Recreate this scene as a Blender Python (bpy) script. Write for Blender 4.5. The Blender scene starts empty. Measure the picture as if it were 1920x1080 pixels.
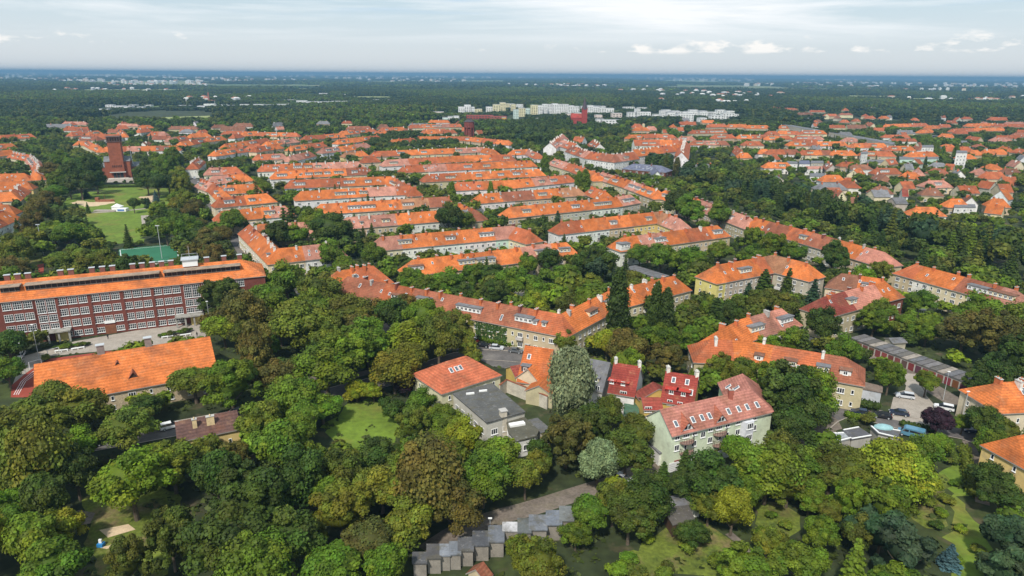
import bpy, math, random
import numpy as np
from mathutils import Vector, Matrix, Euler
random.seed(7)
rng = np.random.default_rng(11)
SC = bpy.context.scene
COL = SC.collection
PI = math.pi
# ------------------------------------------------------------------ camera
CH = 80.0
FP = 1280.0
PITCH = math.radians(17.35)
ROLL = math.radians(0.42)
RM = Matrix.Rotation(PI / 2 - PITCH, 3, 'X') @ Matrix.Rotation(ROLL, 3, 'Z')
cam_d = bpy.data.cameras.new('camera')
cam_d.lens = 24.0
cam_d.sensor_width = 36.0
cam_d.clip_start = 1.0
cam_d.clip_end = 90000.0
cam = bpy.data.objects.new('camera', cam_d)
cam.matrix_world = Matrix.Translation((0, 0, CH)) @ RM.to_4x4()
COL.objects.link(cam)
SC.camera = cam
# ------------------------------------------------------------------ light and sky
SUN_DIR = Vector((-0.22, -0.60, 0.78)).normalized()
sun_el = math.asin(SUN_DIR.z)
sun_az = math.atan2(SUN_DIR.x, SUN_DIR.y)
sd = bpy.data.lights.new('sun', 'SUN')
sd.energy = 3.3
sd.angle = math.radians(3)
sd.color = (1.0, 0.95, 0.87)
so = bpy.data.objects.new('sun', sd)
so.rotation_euler = SUN_DIR.to_track_quat('Z', 'Y').to_euler()
so.location = (0, 0, 300)
COL.objects.link(so)
world = bpy.data.worlds.new('World')
SC.world = world
world.use_nodes = True
WN = world.node_tree.nodes
WL = world.node_tree.links
for n in list(WN):
    WN.remove(n)


def wn(t, **k):
    n = WN.new(t)
    for a, b in k.items():
        setattr(n, a, b)
    return n


wo = wn('ShaderNodeOutputWorld')
wb = wn('ShaderNodeBackground')
wb.inputs[1].default_value = 0.088
sky = wn('ShaderNodeTexSky', sky_type='NISHITA')
sky.sun_disc = False
sky.sun_elevation = sun_el
sky.sun_rotation = sun_az
sky.altitude = 100
sky.air_density = 1.0
sky.dust_density = 2.0
sky.ozone_density = 1.5
tc = wn('ShaderNodeTexCoord')


def wnoise(scale, detail, sc, rough=0.55, off=(0, 0, 0), dist=0.0):
    mp = wn('ShaderNodeMapping')
    mp.inputs['Scale'].default_value = sc
    mp.inputs['Location'].default_value = off
    WL.new(tc.outputs['Generated'], mp.inputs[0])
    nz = wn('ShaderNodeTexNoise')
    nz.inputs['Scale'].default_value = scale
    nz.inputs['Detail'].default_value = detail
    nz.inputs['Roughness'].default_value = rough
    nz.inputs['Distortion'].default_value = dist
    WL.new(mp.outputs[0], nz.inputs[0])
    return nz.outputs['Fac']


def wramp(src, stops):
    r = wn('ShaderNodeValToRGB')
    e = r.color_ramp.elements
    e[0].position, e[0].color = stops[0][0], (stops[0][1],) * 3 + (1,)
    e[1].position, e[1].color = stops[-1][0], (stops[-1][1],) * 3 + (1,)
    for p, v in stops[1:-1]:
        q = e.new(p)
        q.color = (v, v, v, 1)
    WL.new(src, r.inputs[0])
    return r.outputs[0]


def wmath(op, a, b):
    m = wn('ShaderNodeMath', operation=op)
    for i, v in enumerate((a, b)):
        if isinstance(v, (int, float)):
            m.inputs[i].default_value = v
        else:
            WL.new(v, m.inputs[i])
    return m.outputs[0]


def wmix(fac, a, b):
    m = wn('ShaderNodeMix', data_type='RGBA')
    if isinstance(fac, (int, float)):
        m.inputs[0].default_value = fac
    else:
        WL.new(fac, m.inputs[0])
    for i, v in ((6, a), (7, b)):
        if isinstance(v, tuple):
            m.inputs[i].default_value = v + (1,)
        else:
            WL.new(v, m.inputs[i])
    return m.outputs[2]


sx = wn('ShaderNodeSeparateXYZ')
WL.new(tc.outputs['Generated'], sx.inputs[0])
elev = sx.outputs[2]
# thin veil: pale grey air low down, letting the blue through higher up
veil = wramp(elev, [(0.0, 0.97), (0.06, 0.88), (0.12, 0.6), (0.3, 0.55), (1.0, 0.55)])
base = wmix(veil, sky.outputs[0], wmix(wramp(elev, [(0.0, 0.0), (0.13, 1.0)]), (7.0, 7.15, 7.2), (5.1, 6.9, 8.0)))
# long cirrus bands
c1 = wramp(wnoise(1.0, 7, (1.6, 1.6, 26), 0.6, (3.1, 0.4, 0.2), 0.35), [(0.42, 0.0), (0.62, 1.0)])
c1 = wmath('MULTIPLY', c1, wramp(elev, [(0.035, 0.0), (0.065, 1.0), (0.2, 0.9), (1.0, 0.5)]))
base = wmix(wmath('MULTIPLY', c1, 0.95), base, (8.9, 9.05, 9.2))
c1b = wramp(wnoise(1.0, 5, (2.2, 2.2, 40), 0.6, (7.7, 1.4, 5.2), 0.3), [(0.5, 0.0), (0.62, 1.0)])
c1b = wmath('MULTIPLY', c1b, wramp(elev, [(0.07, 0.0), (0.10, 1.0), (1.0, 0.2)]))
base = wmix(wmath('MULTIPLY', c1b, 0.85), base, (4.2, 6.0, 7.9))
# small cumulus on the far horizon, above one flat base
c2 = wnoise(1.0, 6, (17, 17, 48), 0.6, (1.3, 2.2, 0.4), 0.1)
band = wramp(elev, [(0.026, 0.0), (0.031, 0.11), (0.040, 0.07), (0.052, 0.0)])
side = wmath('ADD', wramp(wnoise(1.0, 2, (3.2, 3.2, 1), 0.5, (5.2, 1.3, 0)), [(0.40, 0.0), (0.60, 0.07)]), wramp(sx.outputs[0], [(0.0, 0.0), (0.08, 0.0), (0.16, 0.05), (0.3, 0.085), (0.5, 0.085), (0.6, 0.02)]))
c2 = wmath('ADD', wmath('ADD', c2, band), side)
c2 = wramp(c2, [(0.70, 0.0), (0.80, 1.0)])
c2 = wmath('MULTIPLY', c2, wramp(elev, [(0.027, 0.0), (0.031, 1.0), (0.047, 1.0), (0.056, 0.0)]))
base = wmix(wmath('MULTIPLY', c2, 0.9), base, (9.4, 9.1, 8.7))
WL.new(base, wb.inputs[0])
WL.new(wb.outputs[0], wo.inputs[0])
vs = SC.view_settings
vs.view_transform = 'Standard'
vs.look = 'None'
vs.exposure = 0.42
vs.gamma = 1.0
vs.use_curve_mapping = False
SC.cycles.max_bounces = 5
SC.cycles.diffuse_bounces = 3
SC.cycles.glossy_bounces = 2
SC.cycles.transmission_bounces = 3
SC.cycles.volume_bounces = 0
SC.cycles.transparent_max_bounces = 8


# ------------------------------------------------------------------ picture <-> place
def G(px, py, z=0.0):
    d = RM @ Vector(((px - 960) / FP, (540 - py) / FP, -1))
    t = (z - CH) / d.z
    return Vector((d.x * t, d.y * t, z))


RMT = RM.transposed()


def PX(p):
    c = RMT @ (Vector(p) - Vector((0, 0, CH)))
    return 960 + FP * c.x / -c.z, 540 - FP * c.y / -c.z, -c.z


TILE = {'a': (0, 180), 'b': (480, 180), 'c': (960, 180), 'd': (1440, 180), 'e': (0, 440), 'f': (480, 440),
        'g': (960, 440), 'h': (1440, 440), 'i': (640, 620), 'j': (1080, 640), 'k': (1440, 640)}


def Z(t, *pts):
    ox, oy = TILE[t]
    return [(ox + x / 3.857, oy + y / 3.857) for x, y in pts]


# ------------------------------------------------------------------ materials
MATS = {}


def mat(name, col, rough=0.85, nscale=0.6, namt=0.25, objcol=False, spec=0.3, rows=0.0, fine=0.0, metal=0.0, attr=None, brick=False, patch=None, transl=0.0):
    if name in MATS:
        return MATS[name]
    m = bpy.data.materials.new(name)
    m.use_nodes = True
    nt = m.node_tree
    N, L = nt.nodes, nt.links
    N.clear()
    out = N.new('ShaderNodeOutputMaterial')
    bs = N.new('ShaderNodeBsdfPrincipled')
    bs.inputs['Roughness'].default_value = rough
    bs.inputs['Specular IOR Level'].default_value = spec
    bs.inputs['Metallic'].default_value = metal
    geo = N.new('ShaderNodeNewGeometry')

    def mx(fac, a, b, mode='MIX'):
        k = N.new('ShaderNodeMix')
        k.data_type = 'RGBA'
        k.blend_type = mode
        for i, v in ((0, fac), (6, a), (7, b)):
            if isinstance(v, (int, float)):
                k.inputs[i].default_value = v if i == 0 else (v, v, v, 1)
            elif isinstance(v, tuple):
                k.inputs[i].default_value = v + (1,)
            else:
                L.new(v, k.inputs[i])
        return k.outputs[2]

    def noise(sc, det=4, rough_=0.6, vec=None):
        z = N.new('ShaderNodeTexNoise')
        z.inputs['Scale'].default_value = sc
        z.inputs['Detail'].default_value = det
        z.inputs['Roughness'].default_value = rough_
        L.new(vec or geo.outputs['Position'], z.inputs['Vector'])
        return z.outputs['Fac']

    def ramp(src, p0, v0, p1, v1):
        r = N.new('ShaderNodeMapRange')
        r.inputs[1].default_value, r.inputs[2].default_value = p0, p1
        r.inputs[3].default_value, r.inputs[4].default_value = v0, v1
        L.new(src, r.inputs[0])
        return r.outputs[0]
    c = col
    if objcol:
        oi = N.new('ShaderNodeObjectInfo')
        c = mx(1.0, oi.outputs['Color'], tuple(col), 'MULTIPLY')
    if patch:
        for (sc, lo, hi, pc, *am) in patch:
            c = mx(ramp(noise(sc, 5), lo, 0, hi, am[0] if am else 1), c, tuple(pc))
    if attr:
        at = N.new('ShaderNodeAttribute')
        at.attribute_name = attr
        c = mx(1.0, c, at.outputs['Color'], 'MULTIPLY')
    if namt:
        c = mx(1.0, c, ramp(noise(nscale), 0.3, 1 - namt, 0.7, 1 + namt), 'MULTIPLY')
    if fine:
        c = mx(1.0, c, ramp(noise(nscale * 7, 2), 0.3, 1 - fine, 0.7, 1 + fine), 'MULTIPLY')
    if rows:
        s = N.new('ShaderNodeSeparateXYZ')
        L.new(geo.outputs['Position'], s.inputs[0])
        w = N.new('ShaderNodeMath')
        w.operation = 'MULTIPLY'
        w.inputs[1].default_value = 2 * PI / 0.42
        L.new(s.outputs[2], w.inputs[0])
        w2 = N.new('ShaderNodeMath')
        w2.operation = 'SINE'
        L.new(w.outputs[0], w2.inputs[0])
        c = mx(1.0, c, ramp(w2.outputs[0], -1, 1 - rows, 1, 1 + rows), 'MULTIPLY')
    L.new(c if not isinstance(c, tuple) else mx(0, c, c), bs.inputs['Base Color'])
    if transl:
        tr = N.new('ShaderNodeBsdfTranslucent')
        L.new(c, tr.inputs[0])
        ms = N.new('ShaderNodeMixShader')
        ms.inputs[0].default_value = transl
        L.new(bs.outputs[0], ms.inputs[1])
        L.new(tr.outputs[0], ms.inputs[2])
        L.new(ms.outputs[0], out.inputs[0])
    else:
        L.new(bs.outputs[0], out.inputs[0])
    MATS[name] = m
    return m


M_ROOF = mat('clay roof tiles', (1, 1, 1), 0.8, 0.30, 0.26, objcol=True, rows=0.13, fine=0.2, spec=0.12, patch=[(.16, .50, .66, (.17, .075, .045), .55), (.5, .56, .7, (.34, .20, .11), .35)])
M_PLAST = mat('render plaster', (1, 1, 1), 0.9, 0.25, 0.14, objcol=True, fine=0.06, spec=0.12, patch=[(.35, .52, .72, (.24, .21, .17), .45)])
M_EDGE = mat('zinc gutter', (0.30, 0.27, 0.24), 0.6, 1, 0.1)
M_CHIM = mat('chimney brick', (1, 1, 1), 0.9, 1.2, 0.2, objcol=True)
M_CAP = mat('chimney cap', (0.42, 0.40, 0.37), 0.9, 1, 0.1)
M_FELT = mat('roofing felt', (1, 1, 1), 0.85, 0.3, 0.24, objcol=True, fine=0.12, patch=[(.7, .52, .62, (.10, .09, .06), .55), (1.3, .6, .68, (.26, .25, .24), .5)])
M_WHITE = mat('white window frame', (0.80, 0.80, 0.78), 0.5, 1, 0.03)
M_GLASS = mat('window glass', (0.02, 0.024, 0.03), 0.12, 1, 0.1, spec=0.6, patch=[(.42, .56, .59, (.12, .115, .10), .8)])
M_SKYL = mat('skylight glass', (0.10, 0.12, 0.14), 0.1, 1, 0.1, spec=0.8)
M_DOOR = mat('door', (0.06, 0.04, 0.03), 0.6, 1, 0.2)
M_PAINT = mat('painted', (1, 1, 1), 0.6, 0.5, 0.08, objcol=True)
M_BRICK = mat('red brick', (1, 1, 1), 0.9, 0.5, 0.18, objcol=True, fine=0.22)
M_CAR = mat('car paint', (1, 1, 1), 0.25, 1, 0.02, objcol=True, spec=0.6)
M_TYRE = mat('tyre rubber', (0.02, 0.02, 0.02), 0.8, 1, 0.1)
M_LEAF = mat('foliage', (1, 1, 1), 0.65, 0.35, 0.28, objcol=True, attr='tint', spec=0.25, transl=0.22)
M_BARK = mat('bark', (0.11, 0.085, 0.06), 0.95, 2, 0.3)
M_METAL = mat('grey metal', (0.45, 0.47, 0.48), 0.4, 1, 0.05, spec=0.5)
M_CONC = mat('concrete', (1, 1, 1), 0.9, 0.6, 0.2, objcol=True, fine=0.12)


# ------------------------------------------------------------------ mesh builder
class MB:
    def __init__(s):
        s.v, s.f, s.m = [], [], []

    def poly(s, pts, mi=0):
        n = len(s.v)
        s.v += [tuple(p) for p in pts]
        s.f.append(tuple(range(n, n + len(pts))))
        s.m.append(mi)

    def box(s, c, d, mi=0, rot=0.0, taper=1.0):
        n = len(s.v)
        cs, sn = math.cos(rot), math.sin(rot)
        for z, t in ((-.5, 1), (.5, taper)):
            for x, y in ((-.5, -.5), (.5, -.5), (.5, .5), (-.5, .5)):
                X, Y = x * d[0] * t, y * d[1] * t
                s.v.append((c[0] + X * cs - Y * sn, c[1] + X * sn + Y * cs, c[2] + z * d[2]))
        for q in ((0, 3, 2, 1), (4, 5, 6, 7), (0, 1, 5, 4), (1, 2, 6, 5), (2, 3, 7, 6), (3, 0, 4, 7)):
            s.f.append(tuple(n + k for k in q))
            s.m.append(mi)

    def prism(s, pts, z0, z1, mi=0, mtop=None):
        n = len(pts)
        b = len(s.v)
        s.v += [(p[0], p[1], z0) for p in pts] + [(p[0], p[1], z1) for p in pts]
        for i in range(n):
            j = (i + 1) % n
            s.f.append((b + i, b + j, b + n + j, b + n + i))
            s.m.append(mi)
        s.f.append(tuple(b + n + i for i in range(n)))
        s.m.append(mi if mtop is None else mtop)
        s.f.append(tuple(b + n - 1 - i for i in range(n)))
        s.m.append(mi)

    def tube(s, a, b, r0, r1, k=7, mi=0):
        a, b = Vector(a), Vector(b)
        d = (b - a).normalized()
        u = d.orthogonal().normalized()
        w = d.cross(u)
        n = len(s.v)
        for p, r in ((a, r0), (b, r1)):
            for i in range(k):
                q = p + (u * math.cos(2 * PI * i / k) + w * math.sin(2 * PI * i / k)) * r
                s.v.append(tuple(q))
        for i in range(k):
            j = (i + 1) % k
            s.f.append((n + i, n + j, n + k + j, n + k + i))
            s.m.append(mi)
        s.f.append(tuple(n + k + i for i in range(k)))
        s.m.append(mi)
        s.f.append(tuple(n + k - 1 - i for i in range(k)))
        s.m.append(mi)

    def mesh(s, name, mats, smooth=False):
        me = bpy.data.meshes.new(name)
        me.from_pydata(s.v, [], s.f)
        for m in mats:
            me.materials.append(m)
        if len(mats) > 1:
            me.polygons.foreach_set('material_index', s.m)
        if smooth:
            me.polygons.foreach_set('use_smooth', [True] * len(s.f))
        me.update()
        return me


def put(name, me, parent=None, loc=(0, 0, 0), rz=0.0, color=None, scale=None, label=None):
    o = bpy.data.objects.new(name, me)
    if parent is not None:
        o.parent = parent
    o.location = loc
    if rz:
        o.rotation_euler = (0, 0, rz)
    if scale is not None:
        o.scale = scale if hasattr(scale, '__len__') else (scale,) * 3
    if color is not None:
        o.color = tuple(color) + (1,)
    if label:
        o['label'] = label
    COL.objects.link(o)
    return o


def root(name, loc):
    o = bpy.data.objects.new(name, None)
    o.empty_display_size = 0.5
    o.location = loc
    COL.objects.link(o)
    return o


def tag(o, label=None, cat=None, group=None, kind=None):
    if label:
        o['label'] = label
    if cat:
        o['category'] = cat
    if group:
        o['group'] = group
    if kind:
        o['kind'] = kind
    return o


# occupancy grid, 2 m cells
GX0, GY0, GC = -1300.0, 60.0, 2.0
GW, GH = 1300, 800
OCC = np.zeros((GH, GW), bool)
NOT = np.zeros((GH, GW), bool)
KEEP = np.zeros((GH, GW), bool)


def cell(x, y):
    return int((y - GY0) / GC), int((x - GX0) / GC)


def stamp_seg(arr, A, B, hw):
    A, B = np.array(A[:2], float), np.array(B[:2], float)
    lo, hi = np.minimum(A, B) - hw, np.maximum(A, B) + hw
    i0, j0 = cell(lo[0], lo[1])
    i1, j1 = cell(hi[0], hi[1])
    i0, j0, i1, j1 = max(i0, 0), max(j0, 0), min(i1 + 1, GH), min(j1 + 1, GW)
    if i0 >= i1 or j0 >= j1:
        return
    yy, xx = np.mgrid[i0:i1, j0:j1]
    X, Y = GX0 + (xx + .5) * GC, GY0 + (yy + .5) * GC
    d = B - A
    L2 = max(1e-6, (d * d).sum())
    t = np.clip(((X - A[0]) * d[0] + (Y - A[1]) * d[1]) / L2, 0, 1)
    dist = np.hypot(X - A[0] - t * d[0], Y - A[1] - t * d[1])
    arr[i0:i1, j0:j1] |= dist < hw


def inpoly(x, y, poly):
    c = False
    n = len(poly)
    for i in range(n):
        x1, y1 = poly[i]
        x2, y2 = poly[i - 1]
        if (y1 > y) != (y2 > y) and x < (x2 - x1) * (y - y1) / (y2 - y1) + x1:
            c = not c
    return c


# colour tables
RC = {'or': (.49, .142, .040), 'ro': (.36, .102, .042), 'ru': (.26, .092, .052), 'pk': (.40, .185, .135), 'br': (.20, .09, .055),
      'ma': (.23, .055, .04), 'rd': (.25, .048, .036), 'gy': (.16, .16, .17), 'lp': (.50, .21, .15), 'tn': (.33, .16, .085), 'bl': (.12, .13, .19), 'dk': (.07, .07, .08)}
WC = {'cr': (.66, .57, .38), 'be': (.50, .41, .27), 'wh': (.72, .71, .67), 'ye': (.66, .52, .20), 'gr': (.46, .42, .34), 'gn': (.60, .71, .48),
      'mi': (.50, .66, .56), 'bk': (.165, .052, .036), 'bb': (.45, .55, .68), 'yo': (.60, .42, .12)}
CHC = {'or': (.50, .14, .05), 'wh': (.70, .68, .62), 'rd': (.20, .06, .04), 'gy': (.4, .38, .35)}
CAMP = Vector((0, 0, CH))


# window meshes: origin at the bottom centre, front towards -Y
def window_mesh(w, h, panes, frame=0.09, mull=None):
    b = MB()
    b.poly([(-w / 2, -.03, 0), (w / 2, -.03, 0), (w / 2, -.03, h), (-w / 2, -.03, h)], 1)
    for x in (-w / 2 + frame / 2, w / 2 - frame / 2):
        b.box((x, -.03, h / 2), (frame, .09, h), 0)
    for z in (frame / 2, h - frame / 2):
        b.box((0, -.035, z), (w - 2 * frame, .09, frame), 0)
    for k in range(1, panes):
        b.box((-w / 2 + w * k / panes, -.03, h / 2), (frame * .9, .08, h - 2 * frame), 0)
    if mull:
        for zz in mull:
            b.box((0, -.032, h * zz), (w - 2 * frame, .07, frame * .8), 0)
    b.box((0, -.09, -.05), (w + .2, .2, .07), 0)
    return b.mesh('window', [M_WHITE, M_GLASS])


WM = {'W': window_mesh(1.7, 1.45, 3, .12), 'w': window_mesh(1.25, 1.4, 2, .11), 'n': window_mesh(.7, 1.15, 1, .1), 's': window_mesh(.6, .7, 1, .1),
      'S': window_mesh(2.3, 2.25, 4, .09, (.36, .68)), 'T': window_mesh(2.3, 4.3, 4, .09, (.2, .4, .6, .8)), 'L': window_mesh(2.3, 1.7, 4, .09, (.5,)),
      'D': window_mesh(1.0, 1.0, 2, .1)}
_d = MB()
_d.box((0, -.05, 1.05), (1.1, .12, 2.1), 0)
_d.box((0, -.45, 2.35), (1.7, .9, .12), 1)
DOORM = _d.mesh('door', [M_DOOR, M_CAP])
_d = MB()
_d.box((0, -.5, .08), (2.3, 1.0, .16), 0)
_d.box((0, -.97, .6), (2.3, .07, .9), 0)
for _s in (-1, 1):
    _d.box((_s * 1.12, -.5, .6), (.07, .88, .9), 0)
BALC = _d.mesh('balcony', [M_CONC])


def wallrot(n):
    return math.atan2(n[0], -n[1])


def chimney(parent, loc, col, w=.7, l=1.1, h=1.7, rz=0):
    b = MB()
    b.box((0, 0, 0), (w, l, h * 1.5), 0)
    b.box((0, 0, h * .75 + .05), (w + .18, l + .18, .12), 1)
    for k in (-.25, .25):
        b.box((0, l * k, h * .75 + .25), (.22, .22, .3), 0)
    return put('chimney', b.mesh('chimney', [M_CHIM, M_CAP]), parent, loc, rz, col)


def fillpoly(pts, z=0.0):
    return [G(x, y, z) for x, y in pts]


LANDMARKS = []


def row(name, label, pts, rz=11.6, ez=7.0, w=9.8, ends='hh', cols='or', walls='cr', floors=2, cat='house', group=None, winsp=2.6, dorm='auto', chim=('or', 6.5),
        skyl=0.10, cuts=None, hipf=.42, wmat=None, landmark=None, world=None, base=0.0, ov=.4, rand=None, wins=True, foot=None, wtypes='Wnwn'):
    R = random.Random(rand if rand is not None else hash((round(pts[0][0]), round(pts[0][1]))) & 0xffff) if not world else random.Random(rand or 3)
    P = [Vector(p[:2]) for p in world] if world else [G(x, y, rz).xy for x, y in pts]
    cols = cols.split() if isinstance(cols, str) else cols
    walls = walls.split() if isinstance(walls, str) else walls
    hip = w * hipf
    d0 = (P[1] - P[0]).normalized()
    d1 = (P[-1] - P[-2]).normalized()
    if ends[0] == 'h':
        P[0] = P[0] - d0 * hip
    if ends[1] == 'h':
        P[-1] = P[-1] + d1 * hip
    seg = [(P[i + 1] - P[i]).length for i in range(len(P) - 1)]
    cum = [0]
    for s in seg:
        cum.append(cum[-1] + s)
    Ltot = cum[-1]
    mid = sum((p for p in P), Vector((0, 0))) / len(P)
    rt = root(name, (mid.x, mid.y, 0))
    tag(rt, label, cat, group)
    O = Vector((mid.x, mid.y))
    nrm = []
    for i in range(len(seg)):
        d = (P[i + 1] - P[i]).normalized()
        nrm.append(Vector((-d.y, d.x)))

    def at(s):
        for i in range(len(seg)):
            if s < cum[i + 1] - 1e-4 or i == len(seg) - 1:
                t = (s - cum[i]) / seg[i]
                p = P[i].lerp(P[i + 1], t) if 0 <= t <= 1 else P[i] + (P[i + 1] - P[i]) * t
                if abs(s - cum[i]) < 1e-3 and i > 0:
                    a, b = nrm[i - 1], nrm[i]
                    return p - O, (a + b) / max(.3, 1 + a.dot(b)), i
                return p - O, nrm[i].copy(), i
    n = len(cols)
    if cuts is None:
        bp = [Ltot * k / n for k in range(n + 1)]
        for k in range(1, n):
            bp[k] += R.uniform(-.12, .12) * Ltot / n
    else:
        bp = [0] + [Ltot * c for c in cuts] + [Ltot]
    hw, ho = w / 2, w / 2 + ov
    slope = (rz - ez) / hw
    zo = ez - ov * slope
    th = .22

    def stations(s0, s1):
        return [s0] + [c for c in cum[1:-1] if s0 + .05 < c < s1 - .05] + [s1]
    for k in range(n):
        s0, s1 = bp[k], bp[k + 1]
        st = stations(s0, s1)
        b = MB()
        rows_ = []
        for q, s in enumerate(st):
            p, m, i = at(s)
            rp = p.copy()
            pe = p.copy()
            if k == 0 and q == 0:
                if ends[0] == 'h':
                    rp = at(s + hip)[0]
                    pe = p - d0 * ov
                else:
                    rp = p - d0 * .25
                    pe = rp
            if k == n - 1 and q == len(st) - 1:
                if ends[1] == 'h':
                    rp = at(s - hip)[0]
                    pe = p + d1 * ov
                else:
                    rp = p + d1 * .25
                    pe = rp
            lift = .015 * (k % 2)
            Lp, Rp = pe + m * ho, pe - m * ho
            rows_.append(((rp.x, rp.y, rz + th + lift), (Lp.x, Lp.y, zo + th + lift), (Rp.x, Rp.y, zo + th + lift), (rp.x, rp.y, rz - .02), (Lp.x, Lp.y, zo - .02), (Rp.x, Rp.y, zo - .02)))
        for a, c in zip(rows_[:-1], rows_[1:]):
            b.poly([a[0], a[1], c[1], c[0]])
            b.poly([a[0], c[0], c[2], a[2]])
            b.poly([a[3], c[3], c[4], a[4]], 1)
            b.poly([a[3], a[5], c[5], c[3]], 1)
            b.poly([a[1], a[4], c[4], c[1]], 1)
            b.poly([a[2], c[2], c[5], a[5]], 1)
        if k == 0:
            a = rows_[0]
            if ends[0] == 'h':
                b.poly([a[0], a[2], a[1]])
                b.poly([a[1], a[2], a[5], a[4]], 1)
                b.poly([a[3], a[4], a[5]], 1)
            else:
                b.poly([a[0], a[3], a[4], a[1]], 1)
                b.poly([a[0], a[2], a[5], a[3]], 1)
        if k == n - 1:
            a = rows_[-1]
            if ends[1] == 'h':
                b.poly([a[0], a[1], a[2]])
                b.poly([a[1], a[4], a[5], a[2]], 1)
                b.poly([a[3], a[5], a[4]], 1)
            else:
                b.poly([a[0], a[1], a[4], a[3]], 1)
                b.poly([a[0], a[3], a[5], a[2]], 1)
        rc = RC[cols[k]]
        j = R.uniform(.76, 1.14)
        put('roof', b.mesh('roof', [M_ROOF if cols[k] not in ('gy', 'dk', 'bl') else M_FELT, M_EDGE]), rt, color=[min(1, c * j) for c in rc])
    # walls by their own sections
    nw = len(walls)
    wb_ = [Ltot * k / nw for k in range(nw + 1)] if nw != n else bp
    wm = wmat or M_PLAST
    camloc = Vector((-O.x, -O.y))
    for k in range(nw):
        st = stations(wb_[k], wb_[k + 1])
        b = MB()
        pr = None
        rr = []
        for s in st:
            p, m, i = at(s)
            L_, R_ = p + m * hw, p - m * hw
            rr.append((L_, R_, p))
        for a, c in zip(rr[:-1], rr[1:]):
            for q, flip in ((0, 1), (1, 0)):
                u, v = (a[q], c[q]) if not flip else (c[q], a[q])
                b.poly([(u.x, u.y, base), (v.x, v.y, base), (v.x, v.y, ez), (u.x, u.y, ez)])
        if k == 0:
            a = rr[0]
            pts_ = [(a[0].x, a[0].y, base), (a[1].x, a[1].y, base), (a[1].x, a[1].y, ez)] + ([(a[2].x, a[2].y, rz - .03)] if ends[0] == 'g' else []) + [(a[0].x, a[0].y, ez)]
            b.poly(pts_)
        if k == nw - 1:
            a = rr[-1]
            pts_ = [(a[1].x, a[1].y, base), (a[0].x, a[0].y, base), (a[0].x, a[0].y, ez)] + ([(a[2].x, a[2].y, rz - .03)] if ends[1] == 'g' else []) + [(a[1].x, a[1].y, ez)]
            b.poly(pts_)
        put('wall', b.mesh('wall', [wm]), rt, color=[c * R.uniform(.93, 1.04) for c in WC[walls[k]]])
    # windows on faces that look towards the camera
    fh = (ez - .7) / floors
    depth = (mid.length)
    facing = {}
    if wins:
        for i in range(len(seg)):
            for side in (1, -1):
                nn = nrm[i] * side
                mp = (P[i] + P[i + 1]) / 2 + nn * hw
                if (Vector((0, 0)) - mp).dot(nn) <= 0:
                    continue
                facing[i] = side
                # trim at inner corners
                dv_ = Vector((nrm[i].y, -nrm[i].x))
                a0 = cum[i] + .8
                a1 = cum[i + 1] - .8
                if i > 0:
                    mm_ = (nrm[i - 1] + nrm[i]) / max(.3, 1 + nrm[i - 1].dot(nrm[i]))
                    a0 += (mm_ * side * hw).dot(dv_)
                if i < len(seg) - 1:
                    mm_ = (nrm[i + 1] + nrm[i]) / max(.3, 1 + nrm[i + 1].dot(nrm[i]))
                    a1 += (mm_ * side * hw).dot(dv_)
                Lw = a1 - a0
                nc = max(1, int(Lw / winsp))
                r_ = wallrot(nn)
                for c in range(nc):
                    s = a0 + (c + .5) * Lw / nc
                    ty = wtypes[c % len(wtypes)]
                    p = P[i].lerp(P[i + 1], (s - cum[i]) / seg[i]) - O + nn * (hw + .0)
                    for fl in range(floors):
                        t2 = ty
                        if fl == 0 and c % 8 == 5 and floors < 4:
                            put('door', DOORM, rt, (p.x, p.y, base), r_)
                            continue
                        if depth > 430 and c % 2 and floors < 3:
                            continue
                        zz = base + .75 + fl * fh + (.35 if t2 in 'ns' else 0.1)
                        put('window', WM[t2], rt, (p.x, p.y, zz), r_)
                        if t2 == 'W' and fl > 0 and depth < 480 and R.random() < .22:
                            put('balcony', BALC, rt, (p.x, p.y, zz - .75), r_, R.choice([(.6, .58, .52), (.45, .42, .38), (.65, .63, .6)]))
        for e, (pe, dd) in enumerate(((P[0], -d0), (P[-1], d1))):
            if (-(pe)).dot(dd) > 0 and depth < 700:
                r_ = wallrot(dd)
                lat = Vector((-dd.y, dd.x))
                for o_ in (-w * .25, w * .22):
                    for fl in range(floors):
                        if R.random() < .75:
                            q = pe - O + dd * .0 + lat * o_
                            put('window', WM['n'], rt, (q.x, q.y, base + 1.1 + fl * fh), r_)
    else:
        for i in range(len(seg)):
            for side in (1, -1):
                nn = nrm[i] * side
                if (-((P[i] + P[i + 1]) / 2)).dot(nn) > 0:
                    facing[i] = side

    def surf(s, o, dz=0.0):
        p, m, i = at(s)
        q = p + m * o
        return Vector((q.x, q.y, rz - abs(o) * slope + .22 + dz)), i

    def dormer(s, ln, style='b', wcol=None, zt=None, side=None):
        p, m, i = at(s)
        sd_ = side or facing.get(i, 1)
        nn = nrm[i] * sd_
        dirv = Vector((nrm[i].y, -nrm[i].x))
        front = hw * (.74 if style != 'f' else 1.0)
        top = min(rz - 1.0, ez + 3.1) if style != 's' else ez + 2.6
        if zt:
            top = zt
        back = max(.4, (rz - top) / slope - .3)
        bz = rz - front * slope - .1
        c = p + nn * (front + back) / 2
        rot = math.atan2(dirv.y, dirv.x)
        dm = root('dormer', (0, 0, 0))
        dm.parent = rt
        dm_b = MB()
        dm_b.box((0, 0, (bz + top) / 2), (ln, front - back, top - bz), 0)
        COL.objects.unlink(dm)
        bpy.data.objects.remove(dm)
        col = wcol or WC[R.choice(['wh', 'cr', 'cr', 'wh'])]
        dm = put('dormer', dm_b.mesh('dormer', [M_PLAST]), rt, (c.x, c.y, 0), rot, col)
        rb = MB()
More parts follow.
